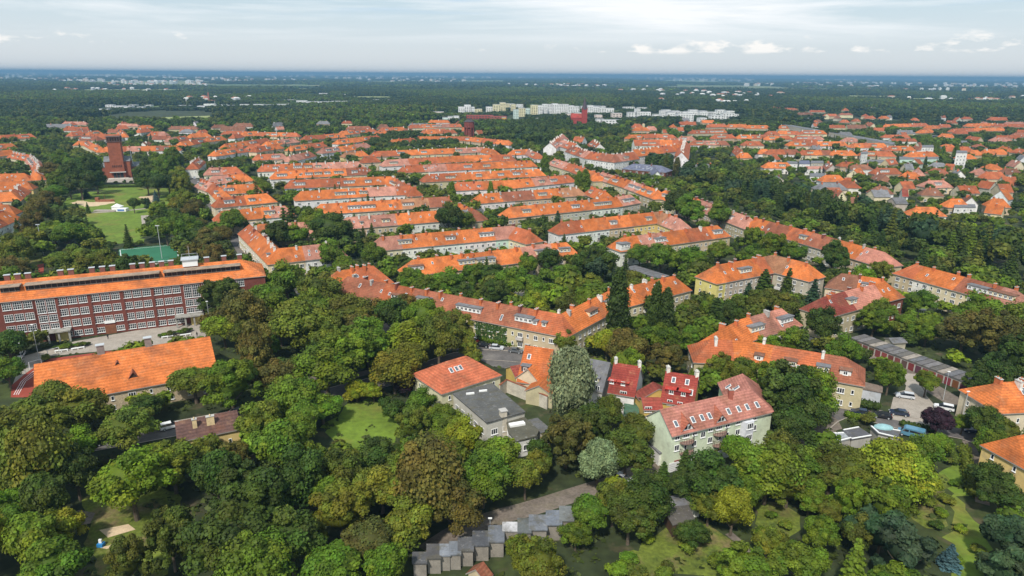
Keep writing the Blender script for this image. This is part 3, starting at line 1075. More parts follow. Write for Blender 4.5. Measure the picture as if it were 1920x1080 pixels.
# ------------------------------------------------------------------ detached houses on the right
HOUSES = [  # tile points of the ridge, roof, wall, width, ends
    (Z('d', (0, 480), (140, 482)), 'or', 'wh', 10, 'hh'), (Z('d', (440, 475), (470, 500)), 'ru', 'gr', 9, 'gg'), (Z('d', (415, 572), (515, 572)), 'or', 'wh', 9, 'hh'),
    (Z('d', (560, 590), (600, 592)), 'ro', 'wh', 8, 'gg'), (Z('d', (620, 535), (665, 520)), 'or', 'cr', 9, 'gg'), (Z('d', (785, 522), (925, 522)), 'ro', 'be', 9, 'hh'),
    (Z('d', (800, 560), (850, 575)), 'br', 'gr', 9, 'hh'), (Z('d', (1005, 547), (1070, 555)), 'or', 'be', 9, 'hh'), (Z('d', (955, 620), (1040, 618)), 'ro', 'cr', 9, 'gg'),
    (Z('d', (1160, 612), (1270, 610)), 'pk', 'cr', 11, 'hh'), (Z('d', (1150, 665), (1220, 668)), 'br', 'be', 9, 'hh'), (Z('d', (1370, 650), (1500, 650)), 'ro', 'cr', 11, 'gg'),
    (Z('d', (1450, 715), (1475, 735)), 'br', 'wh', 8, 'gg'), (Z('d', (1545, 612), (1640, 625)), 'ro', 'gr', 9, 'gg'), (Z('d', (1625, 742), (1700, 745)), 'or', 'be', 8, 'hh'),
    (Z('d', (1590, 782), (1710, 795)), 'or', 'cr', 11, 'gg'), (Z('d', (785, 655), (850, 655)), 'br', 'wh', 9, 'hh'), (Z('d', (850, 460), (915, 452)), 'ro', 'be', 8, 'gg'),
    (Z('d', (1200, 480), (1270, 485)), 'gy', 'wh', 10, 'hh'), (Z('d', (1290, 490), (1350, 495)), 'ro', 'be', 9, 'gg'), (Z('d', (1200, 520), (1270, 530)), 'ru', 'be', 9, 'hh'),
    (Z('d', (1710, 522), (1800, 530)), 'br', 'gr', 10, 'hh'), (Z('c', (1612, 362), (1660, 400)), 'ro', 'wh', 9, 'gg'), (Z('c', (1650, 412), (1705, 412)), 'or', 'be', 8, 'hh'),
    (Z('c', (1340, 492), (1420, 492)), 'gy', 'be', 13, 'hh'), (Z('c', (1800, 385), (1845, 385)), 'or', 'wh', 9, 'hh'), (Z('d', (1320, 745), (1400, 745)), 'or', 'be', 8, 'hh'),
    (Z('d', (1360, 535), (1395, 545)), 'gy', 'wh', 9, 'gg'), (Z('d', (1080, 525), (1100, 535)), 'pk', 'be', 8, 'hh'), (Z('d', (970, 670), (1010, 672)), 'rd', 'wh', 10, 'gg'),
    (Z('d', (850, 205), (1030, 200)), 'or', 'be', 9, 'hh'), (Z('d', (1035, 200), (1140, 196)), 'ro', 'cr', 9, 'hh'), (Z('d', (1150, 215), (1220, 213)), 'or', 'be', 9, 'hh'),
    (Z('d', (1245, 205), (1310, 205)), 'ro', 'be', 9, 'hh'), (Z('d', (1440, 200), (1640, 198)), 'or', 'be', 9, 'hh'), (Z('d', (1650, 200), (1850, 205)), 'ro', 'be', 9, 'hh'),
    (Z('d', (1330, 238), (1480, 232)), 'ro', 'be', 9, 'hh'), (Z('d', (1490, 232), (1700, 228)), 'or', 'be', 9, 'hh'), (Z('d', (720, 190), (765, 200)), 'ro', 'cr', 9, 'gg'),
    (Z('d', (625, 165), (650, 165)), 'ro', 'be', 9, 'hh'), (Z('d', (1100, 245), (1180, 240)), 'or', 'be', 9, 'hh'), (Z('d', (1450, 290), (1540, 300)), 'ro', 'be', 9, 'gg'),
    (Z('d', (1640, 300), (1730, 300)), 'pk', 'be', 11, 'hh'), (Z('d', (1780, 270), (1840, 270)), 'ru', 'be', 10, 'hh'), (Z('d', (715, 145), (760, 145)), 'ro', 'be', 9, 'hh'),
    (Z('d', (820, 145), (860, 145)), 'or', 'be', 9, 'hh'), (Z('d', (1300, 178), (1350, 178)), 'ro', 'be', 9, 'hh'), (Z('d', (215, 120), (310, 120)), 'br', 'be', 9, 'hh'),
    (Z('d', (430, 130), (490, 130)), 'ro', 'be', 9, 'hh'), (Z('d', (540, 172), (570, 172)), 'ro', 'be', 9, 'hh'), (Z('d', (1050, 160), (1075, 160)), 'ro', 'be', 9, 'hh'),
    (Z('d', (1255, 272), (1330, 275)), 'or', 'cr', 9, 'hh'), (Z('d', (1690, 365), (1740, 370)), 'or', 'cr', 9, 'hh'), (Z('d', (1800, 380), (1845, 385)), 'ro', 'cr', 9, 'hh'),
]
HG = 'detached houses beyond the gardens'
cname = {'or': 'orange', 'ro': 'red-orange', 'ru': 'rust', 'br': 'brown', 'pk': 'pink', 'gy': 'grey', 'rd': 'bright red'}
for k, (pts, c, wl, w_, en) in enumerate(HOUSES):
    r = row('family_house', None, pts, rz=9.2, ez=4.9, w=w_, ends=en, cols=c, walls=wl, floors=2 if w_ > 9 else 1, cat='house', group=HG, rand=k + 500, skyl=.08, winsp=3.0,
            chim=('or', 12), dorm='auto' if pts[0][1] > 290 else None)
    mx_, my_ = (pts[0][0] + pts[1][0]) / 2, (pts[0][1] + pts[1][1]) / 2
    auto(r['root'], f"{dict(cr='cream', be='beige', wh='white', gr='grey')[wl]} house under a {cname[c]} {'gabled' if en == 'gg' else 'hipped'} roof", mx_, my_ + 6)


def zflat(name, desc, t, pts, h, wl, rc, wins=None, group=None, label=None, landmark=None):
    f = flat(name, label, Z(t, *pts), h, WC[wl], RC[rc], cat='building', group=group, wins=wins, landmark=landmark)
    if not label:
        P_ = Z(t, *pts)
        auto(f['root'], desc, sum(p[0] for p in P_) / 4, sum(p[1] for p in P_) / 4 + 4)
    return f


FG = 'flat-roofed buildings among the houses'
zflat('flat_roofed_house', 'small white flat-roofed house', 'd', [(135, 472), (210, 475), (215, 490), (138, 490)], 6, 'wh', 'gy', ('n', 3, 2, 2.7, 1), FG)
zflat('flat_roofed_house', 'dark blue-topped flat-roofed house', 'd', [(225, 468), (298, 468), (305, 492), (228, 492)], 6, 'wh', 'bl', ('n', 3, 2, 2.7, 1), FG)
zflat('flat_roofed_house', 'grey flat-roofed house', 'd', [(310, 470), (398, 470), (402, 485), (312, 486)], 6, 'gr', 'gy', ('w', 3, 2, 2.7, 1), FG)
zflat('flat_roofed_house', 'wide white flat-roofed house', 'd', [(275, 510), (390, 510), (395, 528), (270, 530)], 5, 'wh', 'lp', ('w', 3, 1, 2.7, 1.5), FG)
zflat('flat_roofed_house', 'low white flat-roofed house', 'd', [(305, 560), (405, 560), (412, 582), (305, 582)], 4, 'wh', 'gy', ('n', 3, 1, 2.7, 1), FG)
zflat('flat_roofed_house', 'bright white flat villa', 'd', [(1350, 785), (1495, 785), (1500, 808), (1348, 808)], 6, 'wh', 'gy', ('w', 3, 2, 2.8, .8), FG)
zflat('shop_hall', 'white low hall with wide roof', 'd', [(690, 462), (835, 462), (842, 482), (700, 485)], 5, 'wh', 'gy', ('W', 3, 1, 2.7, 1), FG)
zflat('shop_hall', 'green-roofed low hall', 'd', [(950, 440), (1225, 436), (1235, 455), (955, 460)], 6, 'mi', 'gy', ('W', 4, 1, 2.7, 1.5), FG)
zflat('apartment_block', 'white point block', 'd', [(1365, 395), (1440, 397), (1442, 412), (1362, 412)], 17, 'wh', 'gy', ('w', 3, 5, 3, 1.2), FG)
zflat('apartment_block', 'grey white-sided point block', 'd', [(1115, 358), (1195, 355), (1200, 370), (1112, 372)], 13, 'wh', 'gy', ('w', 3, 4, 3, 1.2), FG)
zflat('apartment_block', 'white tower wing with grey windows', 'd', [(672, 405), (720, 400), (722, 415), (675, 420)], 14, 'wh', 'gy', ('w', 3, 4, 3, 1.2), FG)
zflat('long_block', '', 'd', [(85, 205), (180, 212), (400, 250), (380, 258)], 9, 'gr', 'gy', ('w', 4, 2, 3, 1.2), FG, label='long grey flat-roofed block running beside the avenue of green trees')
zflat('long_block', '', 'd', [(440, 262), (660, 292), (920, 338), (900, 352)], 9, 'gr', 'gy', ('w', 4, 2, 3, 1.2), FG, label='second long grey block beside the avenue, closer to the white halls', landmark='second long grey block')
zflat('shed', 'grey roadside shed', 'd', [(1130, 282), (1260, 290), (1262, 300), (1140, 296)], 4, 'wh', 'gy', None, FG)
zflat('shed', 'long pale shed', 'd', [(1190, 290), (1330, 305), (1325, 315), (1190, 300)], 4, 'wh', 'gy', None, FG)
zflat('shed', 'beige flat shed', 'd', [(1375, 322), (1440, 325), (1440, 340), (1375, 336)], 6, 'cr', 'gy', None, FG)
zflat('kindergarten', 'low grey building', 'd', [(930, 255), (1060, 262), (1070, 275), (950, 270)], 4, 'wh', 'gy', None, FG)

# ornate white complex beyond the boulevard
OG = 'ornate white blocks with stepped red roofs'
for lab, pts, cc in (
        ('long ornate white block with red roof and arched gateways beside the blue-roofed school', [(1186, 281), (1276, 270)], 'or or ro or'),
        ('rear ornate white wing with red roof behind the arched block', [(1188, 262), (1285, 262)], 'ro ro or ro'),
        ('stepped ornate white wing with rows of narrow red roofs', [(1072, 273), (1110, 285), (1150, 290), (1188, 285)], 'ru ro ru pk ro ru pk ro'),
        ('bent pink-roofed ornate wing farthest from the arched gateways', [(1031, 268), (1045, 258), (1056, 252)], 'pk ro lp'),
        ('small ornate gabled wing behind the stepped red roofs', [(1078, 256), (1096, 257)], 'ro'),
        ('short ornate wing linking the pink wing to the stepped red roofs', [(1054, 262), (1082, 270)], 'pk ro'),
        ('diagonal ornate roof behind the white gable', [(1112, 262), (1125, 270)], 'ro')):
    row('ornate_block', lab, pts, rz=15, ez=9.5, w=13, ends='gg', cols=cc, walls='wh', floors=3, cat='apartment block', group=OG, skyl=0, chim=('wh', 7), winsp=3.0, dorm='auto',
        landmark='arched ornate white block' if pts[0][0] == 1186 else ('stepped ornate wing' if len(pts) == 4 else None))
gb = row('ornate_gable_block', 'white gable-fronted end of the ornate block with red brick bays', [(1284, 262), (1278, 286)], rz=17, ez=11, w=12, ends='gg', cols='ro', walls='wh', floors=4, cat='apartment block', group=OG, skyl=0, chim=('wh', 5), dorm=None)
bs = row('school_wing', 'long dark blue-grey roofed building with white gable porch', [(1188, 307), (1240, 311)], rz=10, ez=6, w=16, ends='hh', cols='bl', walls='bk', floors=2, cat='building', skyl=.3, chim=('wh', 12), dorm=None, landmark='blue-grey roofed building')
pr = row('porch', 'white gabled porch wing of the blue-grey roofed building', [(1228, 314), (1233, 322)], rz=9.5, ez=6, w=7, ends='gg', cols='bl', walls='wh', floors=2, cat='building', skyl=0, chim=None, dorm=None)
# ------------------------------------------------------------------ special buildings
def raywall(px, py, A, n):
    d = RM @ Vector(((px - 960) / FP, (540 - py) / FP, -1))
    A = Vector((A[0], A[1], 0))
    t = (A - CAMP).dot(n) / d.dot(n)
    return CAMP + d * t


def wallpoint(I, i, px, py, off=0.0):
    sd_ = I['facing'].get(i, 1)
    n = I['nrm'][i] * sd_
    n3 = Vector((n.x, n.y, 0))
    A = I['P'][i] + n * I['hw']
    q = raywall(px, py, A, n3)
    return Vector((q.x - I['O'].x, q.y - I['O'].y, q.z)), n


def wpx(I, i, typ, pts, dz=0.0):
    for px, py in pts:
        q, n = wallpoint(I, i, px, py)
        put('window', WM[typ], I['root'], (q.x, q.y, q.z - .7 + dz), wallrot(n))


def pxbox(name, I, i, px, py, dims, mats, proud, color=None, mi=0, zabs=None):
    q, n = wallpoint(I, i, px, py)
    b = MB()
    b.box((0, -proud, 0), dims, mi)
    return put(name, b.mesh(name, mats), I['root'], (q.x, q.y, zabs if zabs is not None else q.z), wallrot(n), color)


def roofitem(I, s, o, name, mesh, dz=.05, color=None):
    q, i = I['surf'](s, o, dz)
    nn = I['nrm'][i] * (1 if o > 0 else -1)
    sl = I['slope']
    up = Vector((nn.x * sl, nn.y * sl, 1)).normalized()
    xa = Vector((-nn.y, nn.x, 0))
    ob = put(name, mesh, I['root'], q, color=color)
    ob.rotation_euler = Matrix((xa, up.cross(xa), up)).transposed().to_euler()
    return ob


b = MB()
b.box((0, 0, 0), (.95, 1.5, .14), 0)
b.box((0, 0, .08), (.7, 1.25, .03), 1)
SKYM = b.mesh('skylight', [M_WHITE, M_SKYL])

# --- the school
S = row('school', 'long four-storey dark red brick school with an orange roof and white grid windows', [(-190, 546), (452, 487.5)], rz=18.2, ez=14.0, w=16, cols=['or'], walls=['bk'], wmat=M_BRICK,
        cat='school', wins=False, dorm=None, chim=None, skyl=0, landmark='long brick school')
I = S
sd = I['facing'][0]
n_ = I['nrm'][0] * sd
dirx = (I['P'][1] - I['P'][0]).normalized()
top = [(47, 520, 'S'), (124, 515, 'S'), (200, 508, 'S'), (292, 500, 'T'), (365, 493, 'T'), (450, 490, 'S'), (525, 483, 'S'), (600, 475, 'S'), (690, 465, 'S'), (763, 458, 'S'), (835, 450, 'S'),
       (920, 438, 'S'), (990, 430, 'S'), (1060, 423, 'S'), (1140, 410, 'S'), (1210, 403, 'S'), (1275, 394, 'S'), (1355, 385, 'T'), (1415, 378, 'T'), (1485, 362, 'S'), (1545, 353, 'S'), (1612, 342, 'S'),
       (1675, 328, 'S'), (1735, 318, 'S')]
sx_prev = None
for x, y, ty in top:
    (px, py), = Z('e', (x, y))
    q, n = wallpoint(I, 0, px, py)
    s_ = (Vector((q.x, q.y)) + I['O'] - I['P'][0]).dot(dirx)
    base_ = I['P'][0] + dirx * s_ + n_ * I['hw'] - I['O']
    tall = ty == 'T'
    for fl, zz in enumerate((11.2, 7.55, 3.9, .75)):
        t2 = 'S'
        if tall and fl == 0:
            t2, zz = 'T', 9.1
        elif tall and fl == 1:
            t2, zz = 'S', 6.2
        elif tall and fl == 2:
            t2, zz = 'L', 3.9
        elif tall and fl == 3:
            continue
        if fl == 3 and x in (690, 763, 835, 920, 990, 1060):
            if x == 763:
                dr = MB()
                dr.box((0, -.1, 1.45), (3.0, .2, 2.9), 0)
                put('door', dr.mesh('door', [mat('wooden gate', (.20, .08, .04), .8, 1, .2)]), I['root'], (base_.x, base_.y, 0), wallrot(n_))
                sg = MB()
                sg.box((0, -.2, 4.0), (3.0, .2, .9), 0)
                put('sign_board', sg.mesh('sign_board', [M_WHITE]), I['root'], (base_.x, base_.y, 0), wallrot(n_))
                continue
            t2 = 'L'
        if fl == 3 and not tall:
            t2 = 'L'
        put('window', WM[t2], I['root'], (base_.x, base_.y, zz), wallrot(n_))
# canopies over the two porches
for (xa, xb) in ((275, 530), (1270, 1480)):
    (pa, ya), (pb, yb) = Z('e', (xa, 730 if xa < 600 else 610), (xb, 730 if xa < 600 else 610))
    qa, n = wallpoint(I, 0, pa, ya)
    qb, n = wallpoint(I, 0, pb, yb)
    ln = (Vector((qb.x, qb.y)) - Vector((qa.x, qa.y))).length
    mid_ = (qa + qb) / 2
    b = MB()
    b.box((0, -1.6, 3.5), (ln, 3.2, .35), 0)
    for k in range(4):
        b.box((-ln / 2 + .4 + k * (ln - .8) / 3, -2.6, 1.66), (.5, .5, 3.32), 1)
    b.box((ln * .2, -.8, 1.66), (ln * .35, 1.2, 3.3), 2)
    put('porch', b.mesh('porch', [M_FELT, M_CONC, mat('yellow tile', (.55, .45, .16), .8, 1, .1)]), I['root'], (mid_.x, mid_.y, 0), wallrot(n), (.30, .29, .26))
# the dark window band let into the roof, with its grey eave, in sections
Ls = I['L']
for (t0, t1) in ((.02, .28), (.30, .345), (.36, .70), (.715, .765), (.77, .93)):
    ln = (t1 - t0) * Ls
    s_ = (t0 + t1) / 2 * Ls
    p, m, i = I['at'](s_)
    o_ = 4.9
    c_ = p + n_ * (o_ - 1.3)
    bm_ = MB()
    bm_.box((0, 0, 16.8), (ln, 2.6, 1.6), 0)
    d_ = put('dormer', bm_.mesh('dormer', [mat('dark glazing', (.03, .028, .03), .25, 1, .2, spec=.5)]), I['root'], (c_.x, c_.y, 0), wallrot(n_))
    rb = MB()
    rb.box((0, -.3, 17.7), (ln + .6, 3.6, .2), 0)
    put('dormer_roof', rb.mesh('dormer_roof', [M_FELT]), d_, (0, 0, 0), 0, (.30, .22, .16))
    mb_ = MB()
    for k in range(int(ln / 1.5)):
        mb_.box((-ln / 2 + .75 + k * 1.5, -1.33, 16.8), (.14, .08, 1.2), 0)
    mb_.box((0, -1.33, 16.1), (ln, .1, .16), 0)
    put('glazing_bar', mb_.mesh('glazing_bar', [mat('weathered wood', (.20, .17, .14), .8, 1, .1)]), d_, (0, 0, 0))
for x in (50, 127, 202, 437, 513, 665, 741, 814, 960, 1028, 1103, 1170, 1238, 1497, 1622, 1735):
    px = x / 3.857
    f = (px + 190) / (452 + 190)
    # perspective-correct position along the ridge
    w_pt = G(px, 546 + (487.5 - 546) * f, 18.2).xy
    s_ = (w_pt - I['P'][0]).dot(dirx)
    p, m, i = I['at'](min(max(s_, 2), Ls - 2))
    q = p - n_ * 1.2
    b = MB()
    b.box((0, 0, 0), (1.5, 1.0, 2.2), 0)
    b.box((0, 0, 1.15), (1.8, 1.3, .15), 1)
    put('chimney', b.mesh('chimney', [M_CHIM, M_METAL]), I['root'], (q.x, q.y, 18.8), wallrot(n_), (.2, .08, .06))
w_pt = G(357, 497, 18.2).xy
s_ = (w_pt - I['P'][0]).dot(dirx)
p, m, i = I['at'](s_)
b = MB()
b.box((0, 0, 19.2), (4.6, 4.0, 2.2), 0)
b.box((0, 0, 20.4), (5.4, 4.8, .25), 1)
for a in (-2.4, 2.4):
    for c in (-2.1, 2.1):
        b.tube((a, c, 20.4), (a, c, 21.5), .05, .05, 5, 1)
for c in (-2.1, 2.1):
    b.tube((-2.4, c, 21.5), (2.4, c, 21.5), .05, .05, 5, 1)
b.tube((0, 0, 20.5), (0, 0, 24.7), .08, .05, 5, 1)
put('roof_lookout', b.mesh('roof_lookout', [M_WHITE, M_METAL]), I['root'], (p.x, p.y, 0), wallrot(n_))
# brick pilaster strips between the window groups
for x in (232, 412, 650, 885, 1105, 1460, 1640):
    (px, py), = Z('e', (x, 470 - (x - 232) * .11))
    q, n = wallpoint(I, 0, px, py)
    b = MB()
    b.box((0, -.08, 7.0), (.28, .16, 13.8), 0)
    put('drainpipe', b.mesh('drainpipe', [mat('rusty pipe', (.13, .05, .04), .7, 1, .1)]), I['root'], (q.x, q.y, 0), wallrot(n))

GY = row('gymnasium', 'low school gym under one broad bright orange tiled roof in front of the yard', [(66, 684), (392, 632)], rz=11.5, ez=5.6, w=24, ends='gg', cols=['or'], walls=['be'], wmat=M_BRICK,
         cat='school gym', floors=2, dorm=None, chim=None, skyl=0, winsp=4.0, landmark='school gym with the broad orange roof')
for px, py in ((190, 663), (279, 651)):
    w_pt = G(px, py, 11.5).xy
    s_ = (w_pt - GY['P'][0]).dot((GY['P'][1] - GY['P'][0]).normalized())
    q, i = GY['surf'](s_, .2)
    b = MB()
    b.box((0, 0, 1.0), (1.6, 1.1, 2.6), 0)
    b.box((0, 0, 2.4), (2.0, 1.5, .2), 1)
    put('chimney', b.mesh('chimney', [M_CHIM, M_METAL]), GY['root'], (q.x, q.y, q.z), wallrot(GY['nrm'][0]), (.25, .2, .18))
GS = GY['facing'][0]
for t_, o_ in ((.52, 9.0), (.44, 4.2)):
    big = o_ > 6
    q, i = GY['surf'](t_ * GY['L'], o_ * GS)
    k = .75 if big else .4
    b = MB()
    b.poly([(-1.3 * k, 0, 0), (1.3 * k, 0, 0), (0, 0, 1.6 * k)], 0)
    b.poly([(-1.7 * k, -.3, -.2), (0, -.3, 2.0 * k), (0, 3.4 * k, 2.0 * k), (-1.5 * k, 2.0 * k, .3)], 1)
    b.poly([(1.7 * k, -.3, -.2), (1.5 * k, 2.0 * k, .3), (0, 3.4 * k, 2.0 * k), (0, -.3, 2.0 * k)], 1)
    put('dormer', b.mesh('dormer', [M_DOOR, M_ROOF]), GY['root'], q, wallrot(GY['nrm'][0] * GS), RC['ru'])

# --- pale green apartment house
I = N1 = row('apartment_house', 'pale green apartment house with pink-red roof, white skylights and round balconies', [(1238, 769), (1408, 731), (1392, 702)], rz=12.5, ez=8.9, w=8.8, ends='gh', cols=['lp', 'ma'],
             walls=['gn', 'gn'], cuts=(.86,), floors=2, wins=False, cat='apartment house', dorm=None, chim=None, skyl=0, landmark='pale green apartment house', ov=.5, hipf=.3)
for o in list(I['root'].children):
    if o.name.startswith('roof'):
        o.color = (.36, .15, .115, 1)
jj = lambda *p: Z('j', *p)
wpx(I, 0, 'w', jj((733, 692), (860, 658), (918, 673), (974, 630), (1097, 600), (1173, 580), (1293, 550), (728, 770), (853, 738), (968, 712), (1088, 678), (1168, 655), (1287, 625)))
wpx(I, 0, 'W', jj((797, 675), (1035, 617)))
wpx(I, 0, 'n', jj((790, 762), (1040, 692)))
for px, py in jj((798, 715), (795, 792), (1037, 655), (1032, 735)):
    q, n = wallpoint(I, 0, px, py)
    b = MB()
    K = 9
    pr = [(-1.7, 0)] + [(-1.7 * math.cos(PI * k / K), -1.25 * math.sin(PI * k / K) - .1) for k in range(K + 1)] + [(1.7, 0)]
    b.prism(pr, -.35, -.1, 0)
    for k in range(1, len(pr) - 1):
        b.tube((pr[k][0], pr[k][1], -.1), (pr[k][0], pr[k][1], .95), .03, .03, 4, 1)
        if k < len(pr) - 2:
            b.tube((pr[k][0], pr[k][1], .95), (pr[k + 1][0], pr[k + 1][1], .95), .045, .045, 4, 1)
            b.tube((pr[k][0], pr[k][1], .4), (pr[k + 1][0], pr[k + 1][1], .4), .02, .02, 4, 1)
    put('balcony', b.mesh('balcony', [M_CONC, M_DOOR]), I['root'], (q.x, q.y, q.z), wallrot(n), (.25, .16, .13))
# red base band and garage doors
n0 = I['nrm'][0] * I['facing'][0]
a_, c_ = I['P'][0] - I['O'] + n0 * I['hw'], I['P'][1] - I['O'] + n0 * (I['hw'])
ln = (c_ - a_).length - 4
mb_ = a_.lerp(c_, .47)
b = MB()
b.box((0, -.03, 1.25), (ln, .12, 2.5), 0)
put('plinth', b.mesh('plinth', [M_BRICK]), I['root'], (mb_.x, mb_.y, 0), wallrot(n0), (.26, .06, .05))
for x, y in ((706, 860), (772, 835), (845, 815), (968, 775), (1032, 765), (1093, 750)):
    (px, py), = jj((x, y))
    q, n = wallpoint(I, 0, px, py)
    b = MB()
    b.box((0, -.12, 1.1), (2.4, .1, 2.2), 0)
    for k in range(1, 5):
        b.box((0, -.175, .44 * k), (2.4, .02, .05), 1)
    put('garage_door', b.mesh('garage_door', [M_WHITE, M_EDGE]), I['root'], (q.x, q.y, 0), wallrot(n))
# bay window column
q, n = wallpoint(I, 0, *jj((1232, 610))[0])
b = MB()
b.prism([(-1.6, 0), (-1.1, -1.1), (1.1, -1.1), (1.6, 0)], 2.6, 8.1, 0)
bay = put('bay', b.mesh('bay', [M_PLAST]), I['root'], (q.x, q.y, 0), wallrot(n), (.62, .63, .66))
for z_ in (3.6, 6.4):
    put('window', WM['W'], bay, (0, -1.1, z_), 0)
# triangular eyebrow dormers
FS = I['facing'][0]


def s_at(I, px, py, o, seg=0):
    # arc position whose roof point (offset o) projects nearest px
    best = min((abs(PX(Vector((*(I['surf'](s, o)[0].xy + I['O']), I['surf'](s, o)[0].z)))[0] - px), s) for s in [I['cum'][seg] + k * .4 for k in range(int((I['cum'][seg + 1] - I['cum'][seg]) / .4))])
    return best[1]


for x in (797, 1040):
    px = jj((x, 590))[0][0]
    s_ = s_at(I, px, 0, 4.2 * FS)
    q, i = I['surf'](s_, 4.2 * FS)
    b = MB()
    k = 1.0
    b.poly([(-1.5, -.2, -.1), (1.5, -.2, -.1), (1.1, -.2, .7), (.5, -.2, 1.15), (-.5, -.2, 1.15), (-1.1, -.2, .7)], 0)
    b.box((0, -.24, .5), (1.5, .06, .75), 2)
    b.box((0, -.28, .5), (.1, .06, 1.0), 0)
    b.poly([(-1.9, -.5, -.3), (0, -.5, 1.7), (0, 2.4, 3.0)], 1)
    b.poly([(1.9, -.5, -.3), (0, 2.4, 3.0), (0, -.5, 1.7)], 1)
    put('dormer', b.mesh('dormer', [M_WHITE, M_ROOF, M_GLASS]), I['root'], q, wallrot(n0), (.33, .10, .06))
for x in (720, 843, 911, 962, 1104, 1176, 1236, 1305):
    px = jj((x, 560))[0][0]
    s_ = s_at(I, px, 0, 3.0 * FS)
    roofitem(I, s_, 3.0 * FS, 'skylight', SKYM, .08)
F1 = I['facing'].get(1, 1)
for o_, tt in ((2.2, .35), (3.4, .6)):
    roofitem(I, I['cum'][1] + tt * (I['cum'][2] - I['cum'][1]), o_ * F1, 'skylight', SKYM, .08)
q, i = I['surf'](I['cum'][1] * .74, .6 * FS)
chimney(I['root'], (q.x, q.y, q.z + .4), (.30, .09, .06), 1.0, 1.0, 2.0)
# low garage lean-to at the gable
LT = flat('garage', 'small grey-roofed garage with white posts against the pale green house', jj((522, 735), (570, 720), (672, 795), (600, 812)), 3.0, WC['wh'], RC['gy'], cat='garage')

# --- yellow house with bright red roof, and its annex
N2 = row('family_house', 'yellow house with bright red metal roof and paired box dormers', jj((655, 222), (880, 257)), rz=11.5, ez=6.3, w=11, ends='gg', cols=['rd'], walls=['yo'], floors=2, wins=False,
         cat='house', dorm=None, chim=None, skyl=0, landmark='yellow house with the red roof')
wpx(N2, 0, 'w', jj((678, 442), (750, 458), (840, 470)))
for x, ln_ in ((690, 2.7), (775, 2.9)):
    s_ = s_at(N2, jj((x, 350))[0][0], 0, 3.2 * N2['facing'][0])
    d_ = N2['dormer'](s_, ln_, 's', wcol=(.2, .03, .03), zt=9.0)
    for c in d_.children:
        if c.name.startswith('dormer_roof'):
            c.color = (.45, .045, .03, 1)
for x, y, o_ in ((703, 250, 1.5), (808, 265, 1.5), (836, 312, 3.3)):
    s_ = s_at(N2, jj((x, y))[0][0], 0, o_ * N2['facing'][0])
    roofitem(N2, s_, o_ * N2['facing'][0], 'skylight', SKYM, .08)
for s_ in (.04, .96):
    q, i = N2['surf'](N2['L'] * s_, .3)
    chimney(N2['root'], (q.x, q.y, q.z + .3), (.7, .68, .6), .8, 1.2, 1.4)
N2b = row('annex', 'low yellow annex with red lean-to roof beside the yellow house', jj((560, 300), (600, 345)), rz=8.2, ez=5.8, w=9, ends='gg', cols=['ma'], walls=['yo'], wins=False, cat='annex', dorm=None, chim=None, skyl=0)
N2c = row('annex', 'square yellow annex with bright red roof in front of the yellow house', jj((478, 412), (606, 412)), rz=7.2, ez=5.8, w=6, ends='gg', cols=['rd'], walls=['yo'], wins=False, cat='annex', dorm=None, chim=None, skyl=0)
wpx(N2c, 0, 'W', jj((522, 493)))
wpx(N2c, 0, 'w', jj((490, 565), (515, 572)))
# --- white house with red roof and its dark-roofed neighbour
N3 = row('family_house', 'white house with red sheet roof and two small red dormers', jj((280, 158), (462, 186)), rz=11.0, ez=5.6, w=11, ends='gg', cols=['rd'], walls=['wh'], floors=2, wins=False, cat='house', dorm=None,
         chim=None, skyl=0, landmark='white house with the red sheet roof')
wpx(N3, 0, 'W', jj((342, 380)))
for x, ln_ in ((267, 1.6), (348, 2.6)):
    s_ = s_at(N3, jj((x, 280))[0][0], 0, 3.0 * N3['facing'][0])
    d_ = N3['dormer'](s_, ln_, 's', wcol=(.2, .03, .03), zt=8.0)
    for c in d_.children:
        if c.name.startswith('dormer_roof'):
            c.color = (.45, .06, .04, 1)
for s_ in (.03, .97):
    q, i = N3['surf'](N3['L'] * s_, .3)
    chimney(N3['root'], (q.x, q.y, q.z + .3), (.7, .68, .6), .7, 1.2, 1.4)
N3g = row('family_house', 'white house under a dark grey tiled roof half hidden by the willow', jj((100, 130), (244, 157)), rz=11.0, ez=5.6, w=11, ends='gg', cols=['gy'], walls=['wh'], floors=2, wins=False, cat='house',
          dorm=[(.6, 1.6, 's')], chim=None, skyl=0, landmark='house with the dark grey roof')
wpx(N3g, 0, 'W', jj((148, 340)))
flat('outbuilding', 'small flat outbuilding with green roof and yellow wall', jj((350, 460), (445, 425), (450, 520), (410, 562), (345, 545)), 3.0, WC['ye'], (.06, .13, .08), cat='outbuilding')
# --- orange-roofed restaurant yard
N4 = row('tavern', 'steep orange-roofed tavern with a white roof window behind a beige yard wall', Z('i', (1335, 112), (1530, 138)), rz=10.5, ez=3.4, w=14, ends='gg', cols=['or'], walls=['cr'], floors=1, wins=False, cat='building',
         dorm=None, chim=None, skyl=0, landmark='orange-roofed tavern')
for o in N4['root'].children:
    if o.name.startswith('roof'):
        o.color = (.42, .115, .035, 1)
roofitem(N4, s_at(N4, Z('i', (1358, 175))[0][0], 0, 2.2 * N4['facing'][0]), 2.2 * N4['facing'][0], 'skylight', SKYM, .08)
N4['dormer'](N4['L'] * .2, 2.2, 's', wcol=(.08, .07, .07), zt=7.0)
row('tavern_wing', 'orange gabled wing projecting from the tavern towards the walled yard', Z('i', (1450, 205), (1350, 280)), rz=7.2, ez=4.0, w=7, ends='gg', cols=['or'], walls=['cr'], wins=False, cat='building wing', dorm=None, chim=None, skyl=0)
